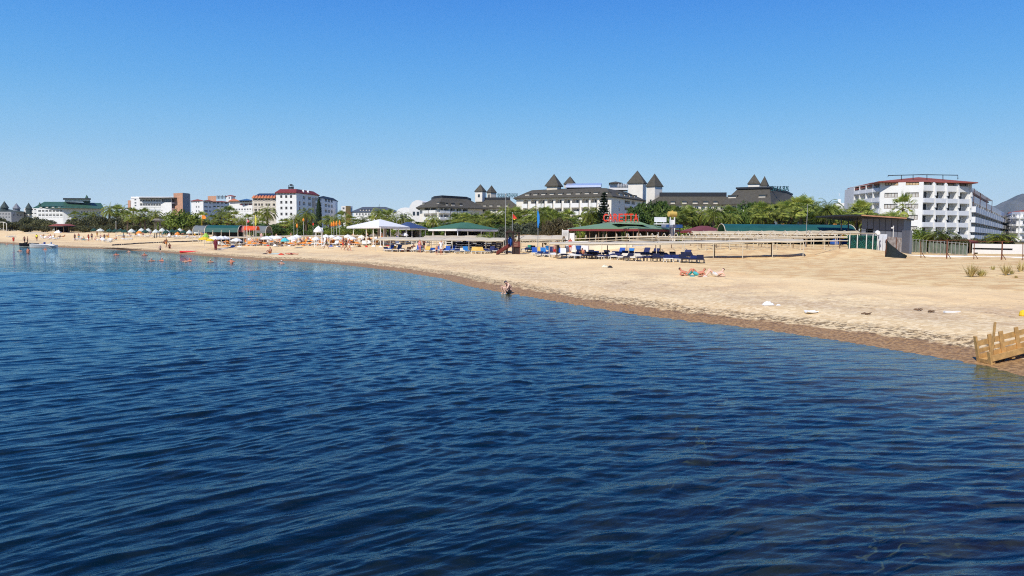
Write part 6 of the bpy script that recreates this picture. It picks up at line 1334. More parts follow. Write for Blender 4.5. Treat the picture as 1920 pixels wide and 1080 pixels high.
# the orange and white field
row = []
for band, (y0, n, x0, x1, kinds) in enumerate(((461.5,34,402,742,['orange_low','white_flat','orange_low','cream_low','orange_up','white_up']),(457.5,30,412,764,['white_flat','orange_low','white_up','orange_up']),(453.8,26,420,776,['white_flat','white_up','orange_low']))):
    r = []
    for i in range(n):
        px = x0+(x1-x0)*i/(n-1); k = rl_.choice(kinds); r.append(put_lounger(k, px+rl_.uniform(-2,2), y0 - (px-400)*.004 + rl_.uniform(-.6,.6), rl_.uniform(-.5,.5)))
    rowlabel(r, ('in the front row of the orange field','in the middle row of the orange field','in the back row of the orange field')[band], 'loungers of the orange field, row %d' % (band+1))
r = []
for i in range(24): r.append(put_lounger(rl_.choice(['white_flat','cream_low','white_up','white_flat']), 222+i*7.0+rl_.uniform(-1.5,1.5), 443.4+i*.18+rl_.uniform(-.6,.8), rl_.uniform(-.6,.6)))
rowlabel(r, 'under the left parasols', 'white loungers under the left parasols')
r = []
for px, py in ((74,447),(79,448.5),(84,446.5),(88,449),(93,447.5),(98,449.5),(104,449),(14,445),(19,446),(139,451),(144,450),(150,452),(158,451.5),(184,452.5),(190,453),(196,452),(202,453.5),(206,452.5),(228,450.5),(234,451),(240,450.5),(194,454.5),(200,455)): r.append(put_lounger(rl_.choice(['white_flat','white_up','cream_low']), px, py, rl_.uniform(-.8,.8)))
rowlabel(r, 'on the open sand at far left', 'white loungers on the open sand at far left')
for sn in LP.values(): remove_tree(sn)
# ---------------------------------------------------------------- parasols
def parasol_proto(m, flat=.45, R_=1.25, h=2.15, name='parasol'):
    root = empty(name, (0,0,0)); p = MB(); p.tube([(0,0,-.2),(0,0,h-.02)], .025, 6); p.build('pole', STEELW, root); c = MB(); n = 8; prof = [(.02,h+.02),(R_*.5,h-flat*.34),(R_,h-flat)]
    V = [(0,0,h+.02)]; 
    for r, z in prof[1:]:
        for k in range(n*2): a = pi*k/n; rr = r*(1 if k % 2 == 0 else .965); V.append((rr*cos(a), rr*sin(a), z-(0 if k % 2 == 0 else .03)))
    N2 = n*2; Fc = [(0,1+k,1+(k+1)%N2) for k in range(N2)]+[(1+k,1+N2+k,1+N2+(k+1)%N2,1+(k+1)%N2) for k in range(N2)]
    base_ = len(V); V += [(x*1.0,y*1.0,z-.16) for x,y,z in V[1+N2:1+2*N2]]; Fc += [(1+N2+k,base_+k,base_+(k+1)%N2,1+N2+(k+1)%N2) for k in range(N2)]
    c.add(V, Fc); c.build('canopy', m, root); f = MB(); f.lathe((0,0,h), [(.03,0),(.03,.1),(.005,.14)], 6); f.build('finial', STEELW, root); return snapshot(root)
TEALC = mat('turquoise_fabric', (.08,.48,.52), .75, .08, 2); GRNC = mat('dark_green_fabric', (.012,.055,.04), .8, .1, 2); LIME = mat('lime_fabric', (.30,.50,.06), .75); PALEP = mat('pale_green_white_fabric', (.60,.64,.58), .8, .08)
QP = {'white': parasol_proto(WHC), 'green': parasol_proto(GRNC, .5, 1.3), 'pale': parasol_proto(PALEP, .55, 1.3), 'orange': parasol_proto(ORAC, .5, 1.2), 'yellow': parasol_proto(YELC, .35, 1.3), 'turquoise': parasol_proto(TEALC, .55, 1.3), 'lime': parasol_proto(LIME, .5, 1.2)}
PN = {'white':'white parasol','green':'dark green parasol','pale':'pale parasol','orange':'orange parasol','yellow':'yellow parasol','turquoise':'turquoise parasol','lime':'lime green parasol'}
def put_parasol(kind, px, pyt, wpx, Y):
    p = P(px, pyt, Y); g = gz(p.x, Y); r0 = {'white':1.25,'green':1.3,'pale':1.3,'orange':1.2,'yellow':1.3,'turquoise':1.3,'lime':1.2}[kind]; s_ = wpx/F*Y/2/r0; o = dup(QP[kind], (p.x, Y, g), rl_.uniform(0,1), (s_, s_, max(.3,(p.z-g))/2.2), cat='parasol'); o['k'] = kind; return o
def plabel(objs, where, group):
    by = {}
    for o in objs: by.setdefault(o['k'], []).append(o); o['group'] = group
    for k, l in by.items():
        if len(l) == 1: l[0]['label'] = 'only ' + PN[k] + ' ' + where
        else: label_row(l, PN[k] + ' ' + where + ', {k}')
    for o in objs: del o['k']
L_ = [('green',226,428.5,14,196),('green',234,430,13,190),('pale',246.5,428.6,14,188),('green',256,430.5,12,190),('pale',265,427.4,13,192),('green',272,430.4,14,186),('pale',278,427.6,12,194),('pale',292,429.5,13,180),('orange',261,432,11,178),('pale',304,427.2,12,188),('green',311,431,12,178),('pale',313,430.6,11,182),('green',323,429.5,13,186),('green',332,430,13,182),('pale',337,427.4,11,190),('green',344,431,12,180),('orange',333,434.5,9,168),('green',216,429,12,200),('green',205,428.5,13,204),('pale',188,428.0,14,214),('green',176,427.6,12,216),('pale',355,430.8,12,172),('pale',369,430.6,12,170)]
plabel([put_parasol(*a) for a in L_], 'among the left parasols', 'parasols left of the grey canopy')
C_ = [('yellow',383,443.5,22,122),('yellow',394,446.5,16,118),('lime',386,436,12,126),('white',403,441.8,24,124),('white',414,441.5,24,126),('white',422,442,20,128),('white',443,445.8,22,118),('white',500,442.3,24,124),('white',510,441.3,24,128),('white',520,441.6,22,126),('turquoise',534,445,17,116),('white',548,442,18,120),('white',556,439.5,20,128),('white',592,443.7,16,116),('white',597,423,18,118),('white',611,439,15,128),('white',622,439.8,15,130),('white',634,442.3,19,120),('white',652,439.2,15,130),('white',660,442.9,18,120),('white',670,439.8,14,132),('white',678,440.5,14,130),('white',700,436.5,16,132),('white',746,433.5,14,132),('white',759,435.6,13,130)]
plabel([put_parasol(*a) for a in C_ if a[1] != 597], 'over the orange loungers', 'parasols over the orange loungers')
sn_ = put_parasol('white', 597, 423, 18, 122); del sn_['k']; tag(sn_, 'white domed parasol over the tall white lifeguard chair', 'parasol')
for sn in QP.values(): remove_tree(sn)
lg = empty('lifeguard_chair', (P(598,440,122).x, 122, gz(P(598,440,122).x,122)), 0, 'tall white lifeguard chair on the sand left of the white tent roof', 'lifeguard chair'); x = lg.location.x; g = lg.location.z; zs_ = P(598,436,122).z
for dx in (-.45,.45):
    for dy in (-.4,.4): m = MB(); m.tube([(x+dx*1.25,122+dy*1.2,g-.1),(x+dx,122+dy,zs_)], .05, 6); part(m, 'leg', WHITE, lg)
m = MB(); m.box(x-.5,x+.5,121.5,122.5,zs_,zs_+.08); part(m, 'seat', WHITE, lg); m = MB(); m.box(x-.5,x+.5,122.42,122.5,zs_+.08,zs_+.75); part(m, 'backrest', WHITE, lg)
m = MB()
for k in range(1,4): z_ = g+(zs_-g)*k/4; m.box(x-.55,x+.55,121.52,121.58,z_,z_+.06)
part(m, 'ladder', WHITE, lg)
# folded orange parasols before the palms
for i, (px, py, h_) in enumerate(((557,427,8),(569,415,6),(622,425,9),(626,425,11),(631,424,10),(637,423,10))):
    Y = 138; p = P(px, py, Y); m = MB(); hh = h_/F*Y; g = gz(p.x, Y); root = empty('folded_parasol', (p.x, Y, g), 0, 'closed orange parasol before the palms, ' + ordinal(i, 6), 'parasol', 'closed orange parasols'); m.lathe((p.x,Y,p.z), [(.05,0),(.16,.1*hh),(.2,.45*hh),(.12,.8*hh),(.02,hh)], 8); part(m, 'canopy', ORAC, root); m = MB(); m.tube([(p.x,Y,g-.1),(p.x,Y,p.z+.1)], .03, 5); part(m, 'pole', STEELW, root)
# ---------------------------------------------------------------- boats and floats
def hull(name, px, py, L, W_, H_, rz, m, label, cat='boat', z=None, pts=None):
    p = gp(px, py); p = Vector((*G0(px, py), 0)); root = empty(name, (p.x, p.y, z), rz, label, cat); mb = MB(); n = 12; V = []
    for i in range(n+1):
        t = i/n; w_ = W_/2*(sin(pi*min(1,t*.80+.2))**.6); k = H_*(1+.35*(1-t)**3)
        V += [(-L/2+L*t, -w_, k), (-L/2+L*t, -w_*.75, .12*H_), (-L/2+L*t, 0, 0), (-L/2+L*t, w_*.75, .12*H_), (-L/2+L*t, w_, k), (-L/2+L*t, w_*.8, k*.8), (-L/2+L*t, -w_*.8, k*.8)]
    Fc = [(i*7+j,(i+1)*7+j,(i+1)*7+(j+1)%7,i*7+(j+1)%7) for i in range(n) for j in range(7)] + [tuple(range(7)), tuple(range(n*7+6,n*7-1,-1))]
    mb.add(V, Fc); mb.build('hull', m, root); return root
b1_ = hull('pedal_boat', 83, 464.6, 4.6, 1.6, .6, .25, mat('white_gelcoat', (.78,.77,.72), .35, .05), 'white pedal boat afloat at the edge of the sand at far left', z=-.04)
m = MB(); m.hexa([(-1.9,-.62,.45),(1.9,-.62,.45),(1.9,.62,.45),(-1.9,.62,.45),(-1.6,-.5,.72),(1.5,-.5,.72),(1.5,.5,.72),(-1.6,.5,.72)]); m.build('deck', WHC, b1_)
for x in (-.4, .7): m = MB(); m.box(x, x+.5, -.45, .45, .725, .80); m.box(x+.42, x+.52, -.45, .45, .80, 1.1); m.build('seat', BLUC if x < 0 else WHC, b1_)
m = MB(); m.lathe((1.6,0,.3), [(.25,0),(.25,.25),(.02,.3)], 8); m.build('paddle_box', NETB, b1_)
b2_ = hull('jet_ski', 60, 462.6, 4.2, 1.2, .5, .35, mat('black_gelcoat', (.02,.02,.025), .3, .05), 'black jet ski at the waterline behind the white pedal boat', z=.05)
m = MB(); m.hexa([(-.6,-.2,.4),(1.3,-.2,.4),(1.3,.2,.4),(-.6,.2,.4),(-.5,-.14,.75),(1.2,-.14,.65),(1.2,.14,.65),(-.5,.14,.75)]); m.build('seat', mat('dark_grey_vinyl', (.05,.05,.055), .6), b2_)
m = MB(); m.tube([(-.9,0,.5),(-.7,0,.98)], .06, 6); m.tube([(-.7,-.38,.98),(-.7,.38,.98)], .03, 6); m.build('handlebar', NETB, b2_)
m = MB(); m.hexa([(-1.9,-.3,.5),(-.9,-.4,.5),(-.9,.4,.5),(-1.9,.3,.5),(-1.8,-.1,.6),(-.9,-.2,.88),(-.9,.2,.88),(-1.8,.1,.6)]); m.build('hood', NETB, b2_)
p = gp(355, 472.5); root = empty('rescue_board', (p.x,p.y,.12), .1, 'red rescue board lying at the waterline', 'board'); m = MB(); n = 10; V = []
for i in range(n+1): t = i/n; w_ = .36*(sin(pi*(t*.86+.07))**.5); V += [(-1.35+2.7*t,-w_,.1),(-1.35+2.7*t,0,.0),(-1.35+2.7*t,w_,.1),(-1.35+2.7*t,w_*.85,.3),(-1.35+2.7*t,-w_*.85,.3)]
m.add(V, [(i*5+j,(i+1)*5+j,(i+1)*5+(j+1)%5,i*5+(j+1)%5) for i in range(n) for j in range(5)]+[tuple(range(5)),tuple(range(n*5+4,n*5-1,-1))]); m.build('body', mat('bright_red_plastic', (.72,.02,.02), .4), root); m = MB(); m.tube([(-.5,-.1,.3),(-.4,-.1,.4),(.4,-.1,.4),(.5,-.1,.3)], .03, 5); m.build('handle', WHC, root)
# rope with floats
rp2 = empty('float_line', gp(212, 462), 0, 'line of dark floats on a rope stretched across the sand at left', 'rope'); m = MB(); A_, B_ = gp(208, 460.5), gp(382, 452.5); pts = []
for i in range(41):
    t = i/40; px = 208+174*t; py = 460.6-8.2*t+1.0*sin(pi*t)*-1; q = gp(px, py); pts.append(q+Vector((0,0,.1)))
m.tube(pts, .02, 4); part(m, 'rope', mat('grey_rope', (.25,.22,.18), .9), rp2)
for i in range(1,40): m = MB(); q = pts[i]; d = (pts[i+1]-pts[i-1]).normalized(); m.tube([q-d*.26, q-d*.2, q+d*.2, q+d*.26], [.05,.12,.12,.05], 7); part(m, 'float', mat('dark_float', (.05,.045,.05), .6), rp2)
for px, py, L in ((252,469,6),(232,466.5,7)):
    q = gp(px, py); m = MB(); rr = random.Random(px); m.tube([(q.x+(k/6-.5)*L, q.y+rr.uniform(-.4,.4), q.z+.03+rr.uniform(0,.08)) for k in range(7)], [.03,.08,.1,.09,.08,.07,.02], 5); tag(m.build('seaweed_roll', mat('dark_wet_weed', (.05,.035,.025), .8, .3)), 'dark weed roll on the wet sand left of the red board, ' + ('nearer' if px == 252 else 'farther'), 'seaweed')
# ================================================================ people
SKIN = mat('tanned_skin', (.50,.26,.17), .55, .08, 8); SKINP = mat('pale_skin', (.78,.50,.37), .55, .06, 8); SKINR = mat('sunburnt_skin', (.58,.22,.13), .55, .08, 8); SKIND = mat('dark_tan_skin', (.30,.14,.085), .55, .08, 8)
HAIRD = mat('dark_hair', (.015,.011,.01), .6, .2, 20); HAIRB = mat('fair_hair', (.40,.28,.13), .6, .2, 20); CAPW = mat('white_cap', (.80,.80,.78), .7)
R = {'pel':.135,'spi':.125,'che':.15,'nec':.055,'hea':.095,'top':.065,'sho':.062,'elb':.042,'wri':.028,'han':.036,'hip':.095,'kne':.058,'ank':.038,'toe':.03}
STAND = dict(pel=(0,0,.94), spi=(0,.01,1.1), che=(0,.01,1.3), nec=(0,0,1.47), hea=(0,-.02,1.58), top=(0,-.01,1.67), shoL=(-.17,0,1.40), elbL=(-.23,.03,1.12), wriL=(-.25,-.04,.88), hanL=(-.25,-.06,.79), shoR=(.17,0,1.40), elbR=(.23,.03,1.12), wriR=(.25,-.04,.88), hanR=(.25,-.06,.79),
 hipL=(-.09,0,.88), kneL=(-.10,-.02,.49), ankL=(-.10,.02,.08), toeL=(-.11,-.15,.03), hipR=(.09,0,.88), kneR=(.10,-.02,.49), ankR=(.10,.02,.08), toeR=(.11,-.15,.03))
def pose(b, **k): d = dict(b); d.update(k); return d
WALK = pose(STAND, kneL=(-.09,-.20,.52), ankL=(-.09,-.28,.10), toeL=(-.09,-.45,.06), kneR=(.09,.06,.50), ankR=(.09,.36,.16), toeR=(.09,.26,.04), elbL=(-.23,.16,1.13), wriL=(-.24,.20,.90), hanL=(-.24,.19,.81), elbR=(.23,-.10,1.13), wriR=(.24,-.28,.94), hanR=(.24,-.34,.87))
SIT = dict(pel=(0,.15,.13), spi=(0,.20,.30), che=(0,.18,.50), nec=(0,.12,.66), hea=(0,.08,.77), top=(0,.08,.86), shoL=(-.17,.15,.60), elbL=(-.25,-.02,.38), wriL=(-.16,-.24,.42), hanL=(-.12,-.31,.45), shoR=(.17,.15,.60), elbR=(.25,-.02,.38), wriR=(.16,-.24,.42), hanR=(.12,-.31,.45),
 hipL=(-.10,.08,.12), kneL=(-.14,-.28,.45), ankL=(-.13,-.50,.08), toeL=(-.13,-.66,.04), hipR=(.10,.08,.12), kneR=(.14,-.28,.45), ankR=(.13,-.50,.08), toeR=(.13,-.66,.04))
LIE = dict(pel=(0,.0,.12), spi=(0,.16,.12), che=(0,.36,.13), nec=(0,.53,.12), hea=(0,.64,.13), top=(0,.73,.13), shoL=(-.17,.46,.12), elbL=(-.26,.22,.08), wriL=(-.24,-.02,.07), hanL=(-.23,-.11,.06), shoR=(.17,.46,.12), elbR=(.26,.22,.08), wriR=(.24,-.02,.07), hanR=(.23,-.11,.06),
 hipL=(-.09,-.06,.11), kneL=(-.11,-.45,.12), ankL=(-.10,-.84,.07), toeL=(-.11,-.90,.18), hipR=(.09,-.06,.11), kneR=(.11,-.45,.12), ankR=(.10,-.84,.07), toeR=(.11,-.90,.18))
LIEK = pose(LIE, kneL=(-.11,-.30,.46), ankL=(-.11,-.52,.07), toeL=(-.11,-.66,.04), kneR=(.11,-.34,.40), ankR=(.11,-.62,.07), toeR=(.11,-.76,.04), spi=(0,.15,.14), che=(0,.33,.20), nec=(0,.48,.30), hea=(0,.55,.40), top=(0,.58,.49), shoL=(-.17,.43,.24), shoR=(.17,.43,.24), elbL=(-.24,.55,.05), wriL=(-.2,.35,.05), hanL=(-.18,.27,.05), elbR=(.24,.55,.05), wriR=(.2,.35,.05), hanR=(.18,.27,.05))
RECL = dict(pel=(0,.10,.12), spi=(0,.24,.22), che=(0,.38,.38), nec=(0,.50,.53), hea=(0,.55,.64), top=(0,.57,.73), shoL=(-.17,.46,.46), elbL=(-.26,.28,.24), wriL=(-.23,.05,.18), hanL=(-.22,-.03,.17), shoR=(.17,.46,.46), elbR=(.26,.28,.24), wriR=(.23,.05,.18), hanR=(.22,-.03,.17),
 hipL=(-.09,.02,.11), kneL=(-.11,-.36,.20), ankL=(-.10,-.74,.07), toeL=(-.11,-.80,.18), hipR=(.09,.02,.11), kneR=(.11,-.36,.20), ankR=(.10,-.74,.07), toeR=(.11,-.80,.18))
SWIM = pose(STAND, elbL=(-.38,-.12,1.30), wriL=(-.30,-.34,1.33), hanL=(-.24,-.40,1.34), elbR=(.38,-.12,1.30), wriR=(.30,-.34,1.33), hanR=(.24,-.40,1.34))
HUG = dict(pel=(.17,0,.13), spi=(.25,.0,.30), che=(.16,0,.50), nec=(.03,0,.61), hea=(-.06,-.01,.67), top=(-.12,-.01,.74), shoL=(.08,-.17,.55), elbL=(-.05,-.23,.33), wriL=(-.22,-.10,.40), hanL=(-.27,-.05,.43), shoR=(.08,.17,.55), elbR=(-.03,.24,.36), wriR=(-.24,.08,.45), hanR=(-.28,.02,.50),
 hipL=(.12,-.10,.12), kneL=(-.27,-.13,.40), ankL=(-.10,-.15,.06), toeL=(-.24,-.16,.03), hipR=(.12,.10,.12), kneR=(-.30,.13,.42), ankR=(-.15,.14,.06), toeR=(-.29,.15,.03))
EDGES = [('pel','spi'),('spi','che'),('che','nec'),('nec','hea'),('hea','top')] + [(a+s_, b+s_) for s_ in 'LR' for a, b in (('sho','elb'),('elb','wri'),('wri','han'),('hip','kne'),('kne','ank'),('ank','toe'))] + [('che','shoL'),('che','shoR'),('pel','hipL'),('pel','hipR')]
def skin_mesh(verts, edges, radii, root_i=0, sub=1):
    me = bpy.data.meshes.new('b'); me.from_pydata(verts, edges, []); ob = bpy.data.objects.new('b', me); COL.objects.link(ob)
    ob.modifiers.new('s', 'SKIN'); sv = me.skin_vertices[0].data
    for i, r in enumerate(radii): sv[i].radius = (r, r); sv[i].use_root = (i == root_i)
    sb = ob.modifiers.new('d', 'SUBSURF'); sb.levels = sub; sb.render_levels = sub
    bpy.context.view_layer.update(); out = bpy.data.meshes.new_from_object(ob.evaluated_get(bpy.context.evaluated_depsgraph_get())); bpy.data.objects.remove(ob)
    out.polygons.foreach_set('use_smooth', [True]*len(out.polygons)); return out
def shell(me, pz, keep, off, name):
    """clothing: the body faces nearest the named bones, lifted off the skin"""
    names = list(EDGES); segs = [(a, b, Vector(pz[a]), Vector(pz[b])) for a, b in names]; V = []; Fc = []; mp = {}
    for p in me.polygons:
        c = p.center; best, bi = 9, None
        for a, b, A, B in segs:
            d = B-A; t = max(0, min(1, (c-A).dot(d)/d.length_squared)); q = (c-(A+d*t)).length - (.08 if a in ('pel','spi','che') else 0)
            if q < best: best, bi = q, (a, b, t)
        if keep(bi[0][:3], bi[1][:3], bi[2], c):
            f = []
            for vi in p.vertices:
                if vi not in mp: v = me.vertices[vi]; mp[vi] = len(V); V.append(tuple(v.co+v.normal*off))
                f.append(mp[vi])
            Fc.append(tuple(f))
    o = bpy.data.meshes.new(name); o.from_pydata(V, [], Fc); o.polygons.foreach_set('use_smooth', [True]*len(Fc)); return o
KEEP = {'trunks': lambda a, b, t, c: (a == 'pel' and (b != 'spi' or t < .3)) or (a == 'hip' and t < .5), 'bikini_bottom': lambda a, b, t, c: (a == 'pel' and (b != 'spi' or t < .12)) or (a == 'hip' and t < .12),
 'top': lambda a, b, t, c: (a == 'che' and b == 'nec' and t < .35) or (a == 'spi' and t > .45), 'shirt': lambda a, b, t, c: a in ('spi','che') and not (b == 'nec' and t > .8) or (a == 'pel' and b == 'spi') or (a == 'sho' and t < .6),
 'robe': lambda a, b, t, c: a in ('pel','spi','che','hip','kne','sho','elb') and not (b == 'nec' and t > .9) and not (b == 'toe')}
def person_proto(pz, wear, sub=1, headf=True):
    root = empty('person', (0,0,0)); keys = list(dict.fromkeys([x for e in EDGES for x in e])); idx = {k: i for i, k in enumerate(keys)}
    me = skin_mesh([pz[k] for k in keys], [(idx[a], idx[b]) for a, b in EDGES], [R[k[:3]] for k in keys], idx['pel'], sub)
    # nose and ears added to the same mesh
    h, t, n = Vector(pz['hea']), Vector(pz['top']), Vector(pz['nec'])
    me.materials.append(SKIN); o = bpy.data.objects.new('body', me); COL.objects.link(o); o.parent = root
    fw = FACE_DIR.get(id(pz), Vector((0,-1,0)))
    up = (t-n).normalized(); fw = (fw-up*fw.dot(up)).normalized()
    for w_ in wear:
        sm = shell(me, pz, KEEP[w_], .018 if w_ != 'robe' else .05, w_); sm.materials.append(NAVC); c = bpy.data.objects.new(w_, sm); COL.objects.link(c); c.parent = root
    hm = shell(me, pz, lambda a, b, tt, c: ((a == 'nec' and tt > .35) or a == 'hea') and ((c-h).dot(fw) < -.005 + .5*max(0,(c-h).dot(up)-.02) or (c-h).dot(up) > .055), .014, 'hair'); hm.materials.append(HAIRD); c = bpy.data.objects.new('hair', hm); COL.objects.link(c); c.parent = root
    return snapshot(root)
FACE_DIR = {id(HUG): Vector((-1,0,-.6)), id(LIE): Vector((0,-.1,1)), id(LIEK): Vector((0,-.8,.7))}
HP = {'stand_m': person_proto(STAND, ['trunks']), 'stand_f': person_proto(STAND, ['bikini_bottom','top']), 'walk_m': person_proto(WALK, ['trunks']), 'walk_f': person_proto(WALK, ['bikini_bottom','top']), 'stand_s': person_proto(STAND, ['trunks','shirt']), 'robe': person_proto(STAND, ['robe']),
 'sit': person_proto(SIT, ['bikini_bottom','top']), 'sit_m': person_proto(SIT, ['trunks']), 'lie': person_proto(LIE, ['bikini_bottom','top']), 'liek': person_proto(LIEK, ['trunks']), 'recl': person_proto(RECL, ['bikini_bottom','top']), 'swim': person_proto(SWIM, ['trunks'])}
TURQ = TEALC; PINKC = mat('lilac_pink_fabric', (.62,.30,.45), .7); BLKC = mat('black_fabric', (.015,.015,.02), .7); MAROONC = mat('maroon_fabric', (.17,.018,.03), .8)
WR = ('trunks','bikini_bottom','top','shirt','robe')
def put(kind, px, py, rz=0.0, label='', cloth=None, skin=None, hair=None, group=None, z=None, h=1.0, second=None):
    p = gp(px, py) if z is None else Vector((*G_water(px, py), z)); mats = {}
    if skin: mats['body'] = skin
    if hair: mats['hair'] = hair
    if cloth:
        for w_ in WR: mats[w_] = cloth
    if second: mats['shirt'] = second; mats['top'] = second
    return dup(HP[kind], (p.x, p.y, p.z), rz, h, label, 'person', group, mats)
def G_water(px, py): return G0(px, py)
# the one at the water's edge, hugging the knees
hero = person_proto(HUG, ['bikini_bottom','top'], 2); hp = gp(950, 551.5); hr = hero[0]; hr.location = (hp.x, hp.y, max(.0, hp.z)-.03); hr.rotation_euler = (0,0,.35)
tag(hr, 'person hugging the knees at the waterline in a dark two piece swimsuit', 'person')
for c, g_ in hero[1]:
    n = c.name.split('.')[0]
    if n in ('bikini_bottom','top'): c.material_slots[0].link = 'OBJECT'; c.material_slots[0].material = BLKC
    if n == 'hair': c.material_slots[0].link = 'OBJECT'; c.material_slots[0].material = mat('blue_black_hair', (.012,.012,.03), .5, .2, 20)
# separate fingers on both hands, grown from the palm in one skin each
body = [c for c, g_ in hero[1] if c.name.startswith('body')][0]
bm = bmesh.new(); bm.from_mesh(body.data)
for s_, hand, wri in ((-1, Vector(HUG['hanL']), Vector(HUG['wriL'])), (1, Vector(HUG['hanR']), Vector(HUG['wriR']))):
    d = (hand-wri).normalized(); sd = d.cross(Vector((0,0,1))).normalized(); V = [tuple(wri), tuple(hand)]; E = [(0,1)]; rd = [.026, .034]
    for k, (o, L) in enumerate(((-.027,.062),(-.009,.075),(.009,.078),(.027,.066))):
        b = hand+sd*o+d*.02; m1 = b+d*L*.5+Vector((0,0,-.008)); m2 = m1+(d*.6+Vector((0,0,-.8))).normalized()*L*.5; i = len(V); V += [tuple(b), tuple(m1), tuple(m2)]; E += [(1,i),(i,i+1),(i+1,i+2)]; rd += [.010,.009,.007]
    b = wri.lerp(hand,.55)-sd*s_*.035; e = b+(d*.5-sd*s_*.8).normalized()*.05; i = len(V); V += [tuple(b), tuple(e)]; E += [(0,i),(i,i+1)]; rd += [.013,.009]
    fm = skin_mesh(V, E, rd, 0, 1); bm.from_mesh(fm)
h, up = Vector(HUG['hea']), (Vector(HUG['top'])-Vector(HUG['nec'])).normalized(); fw = Vector((-1,0,-.75)); fw = (fw-up*fw.dot(up)).normalized(); sd = up.cross(fw)
def lump(c, r, k=(1,1,1)):
    mb = MB(); mb.ball((0,0,0), r, 8, 6); me_ = mb.mesh('l', SKIN)
    for v in me_.vertices: v.co = c + fw*v.co.x*k[0] + sd*v.co.y*k[1] + up*v.co.z*k[2]
    bm.from_mesh(me_)
lump(h+fw*.088-up*.005, .016, (1.3,.8,1.6)); lump(h+sd*.085, .02, (.8,.4,1.3)); lump(h-sd*.085, .02, (.8,.4,1.3)); lump(h+fw*.078-up*.045, .016, (.6,1.5,.5)); lump(h+fw*.06-up*.07, .026)
bm.to_mesh(body.data); bm.free(); body.data.polygons.foreach_set('use_smooth', [True]*len(body.data.polygons))
body.material_slots[0].link = 'OBJECT'; body.material_slots[0].material = SKINP
m = MB()
for s_ in (-1, 1): c = h+fw*.083+sd*s_*.032+up*.022; m.ball(tuple(c), .008, 6, 4)
e = m.build('eyes', BLKC, hr)
# sunbathers, right of centre
put('liek', 1291, 516.5, 1.35, 'person lying with raised knees, left of the turquoise towel', TURQ, SKINR, HAIRD, 'sunbathers on the open sand', h=.95)
put('liek', 1305, 517, -1.5, 'person lying with raised knees, right of the turquoise towel', TURQ, SKINR, HAIRB, 'sunbathers on the open sand', h=.95)
cloth(1298, 518.2, 9, 1.5, TURQ, 'beach_towel', 'turquoise towel between the two sunbathers with raised knees', 'towel', 31)
cloth(1280, 516.6, 6, 2, BLKC, 'small_bag', 'small dark bag left of the sunbathers', 'bag', 32)
put('liek', 1340, 518.6, -1.35, 'person lying alone on the sand in white and pink', WHC, SKINP, HAIRD, None, h=1.0, second=PINKC)
cloth(1322, 518.4, 7, 3, WHC, 'white_cloth', 'white cloth by the head of the sunbather in pink', 'cloth', 33)
cloth(1313, 519, 9, 1.2, MAROONC, 'flip_flops', 'dark red flat thing on the sand between the sunbathers', 'sandals', 34)
# swimmers and waders
SW = [(284,489.6,CAPW,'in a white cap, left one of two side by side'),(304,489.4,CAPW,'in a white cap, right one of two side by side'),(348,491.3,HAIRD,'with dark hair beside a fair one'),(356,490,SKINR,'with a bare head beside the dark haired one'),(394.5,491.8,CAPW,'in a white cap left of the shirtless shoulders'),(434,493.8,CAPW,'showing bare shoulders and a grey cap'),(528,494.6,CAPW,'alone in a white cap, rightmost in the sea'),(218,478.4,HAIRD,'alone with dark hair, before the weed rolls'),(242,473,SKINR,'close to the sand before the weed rolls'),(271,478.8,SKINP,'with pale head left of the wading boy'),(37.5,471.2,HAIRD,'with dark hair at far left'),(85,468,SKINR,'just in front of the white pedal boat'),(13,458.5,SKINR,'closest to the left edge')]
for i, (px, py, hair, lab) in enumerate(SW):
    x, y = G0(px, py); sh_ = .30 if i == 5 else .12
    dup(HP['swim'], (x, y, -1.40-.02+sh_*.9), rl_.uniform(-.6,.6), 1, 'swimmer ' + lab, 'person', 'swimmers', {'body': SKINR if i % 2 else SKIN, 'hair': hair, 'trunks': NAVC})
x, y = G0(53, 474.5); dup(HP['stand_m'], (x, y, -.95), .3, 1, 'broad bare backed wader up to the waist at far left', 'person', 'waders', {'body': SKINR, 'trunks': BLKC})
put('walk_m', 300.5, 475.6, 1.2, 'boy in black trunks stepping out of the sea', BLKC, SKINP, HAIRD, 'waders', h=.80)
put('stand_s', 25.5, 457.2, .2, 'person in a red shirt standing at the waterline, far left', REDC, SKIN, HAIRB, 'waders', h=1.0, second=REDC)
put('stand_s', 69, 452.6, .1, 'person in a bright yellow shirt on the sand behind the boats', MAROONC, SKIND, HAIRD, h=1.05, second=mat('bright_yellow_shirt', (.80,.78,.04), .7))
put('robe', 404.5, 469.2, .2, 'person in a long maroon robe walking on the wet sand', MAROONC, SKIND, MAROONC, h=.99)
put('walk_m', 46, 457, .8, 'dark clad person standing left of the jet ski', BLKC, SKIND, HAIRD, h=1.0); put('stand_m', 52, 457.4, -.8, 'second dark clad person touching the jet ski', BLKC, SKIND, HAIRD, h=1.0)
put('walk_f', 312, 465, 1.0, 'bather bending beside another one above the boy', ORAC, SKIND, HAIRD, h=.95); put('sit', 318, 466, .4, 'bather sitting on the sand above the boy', BLKC, SKIND, HAIRD); put('sit_m', 308, 457, 0, 'dark haired bather sitting at the float line', BLKC, SKIND, HAIRD, h=.9)
put('sit', 505.5, 475.6, -.6, 'bather sitting upright on a pale towel near the waterline', ORAC, SKIN, HAIRD); cloth(515, 476.3, 22, 1.2, mat('pale_blue_towel', (.45,.62,.60), .8), 'beach_towel', 'long pale towel beside the upright bather', 'towel', 41)
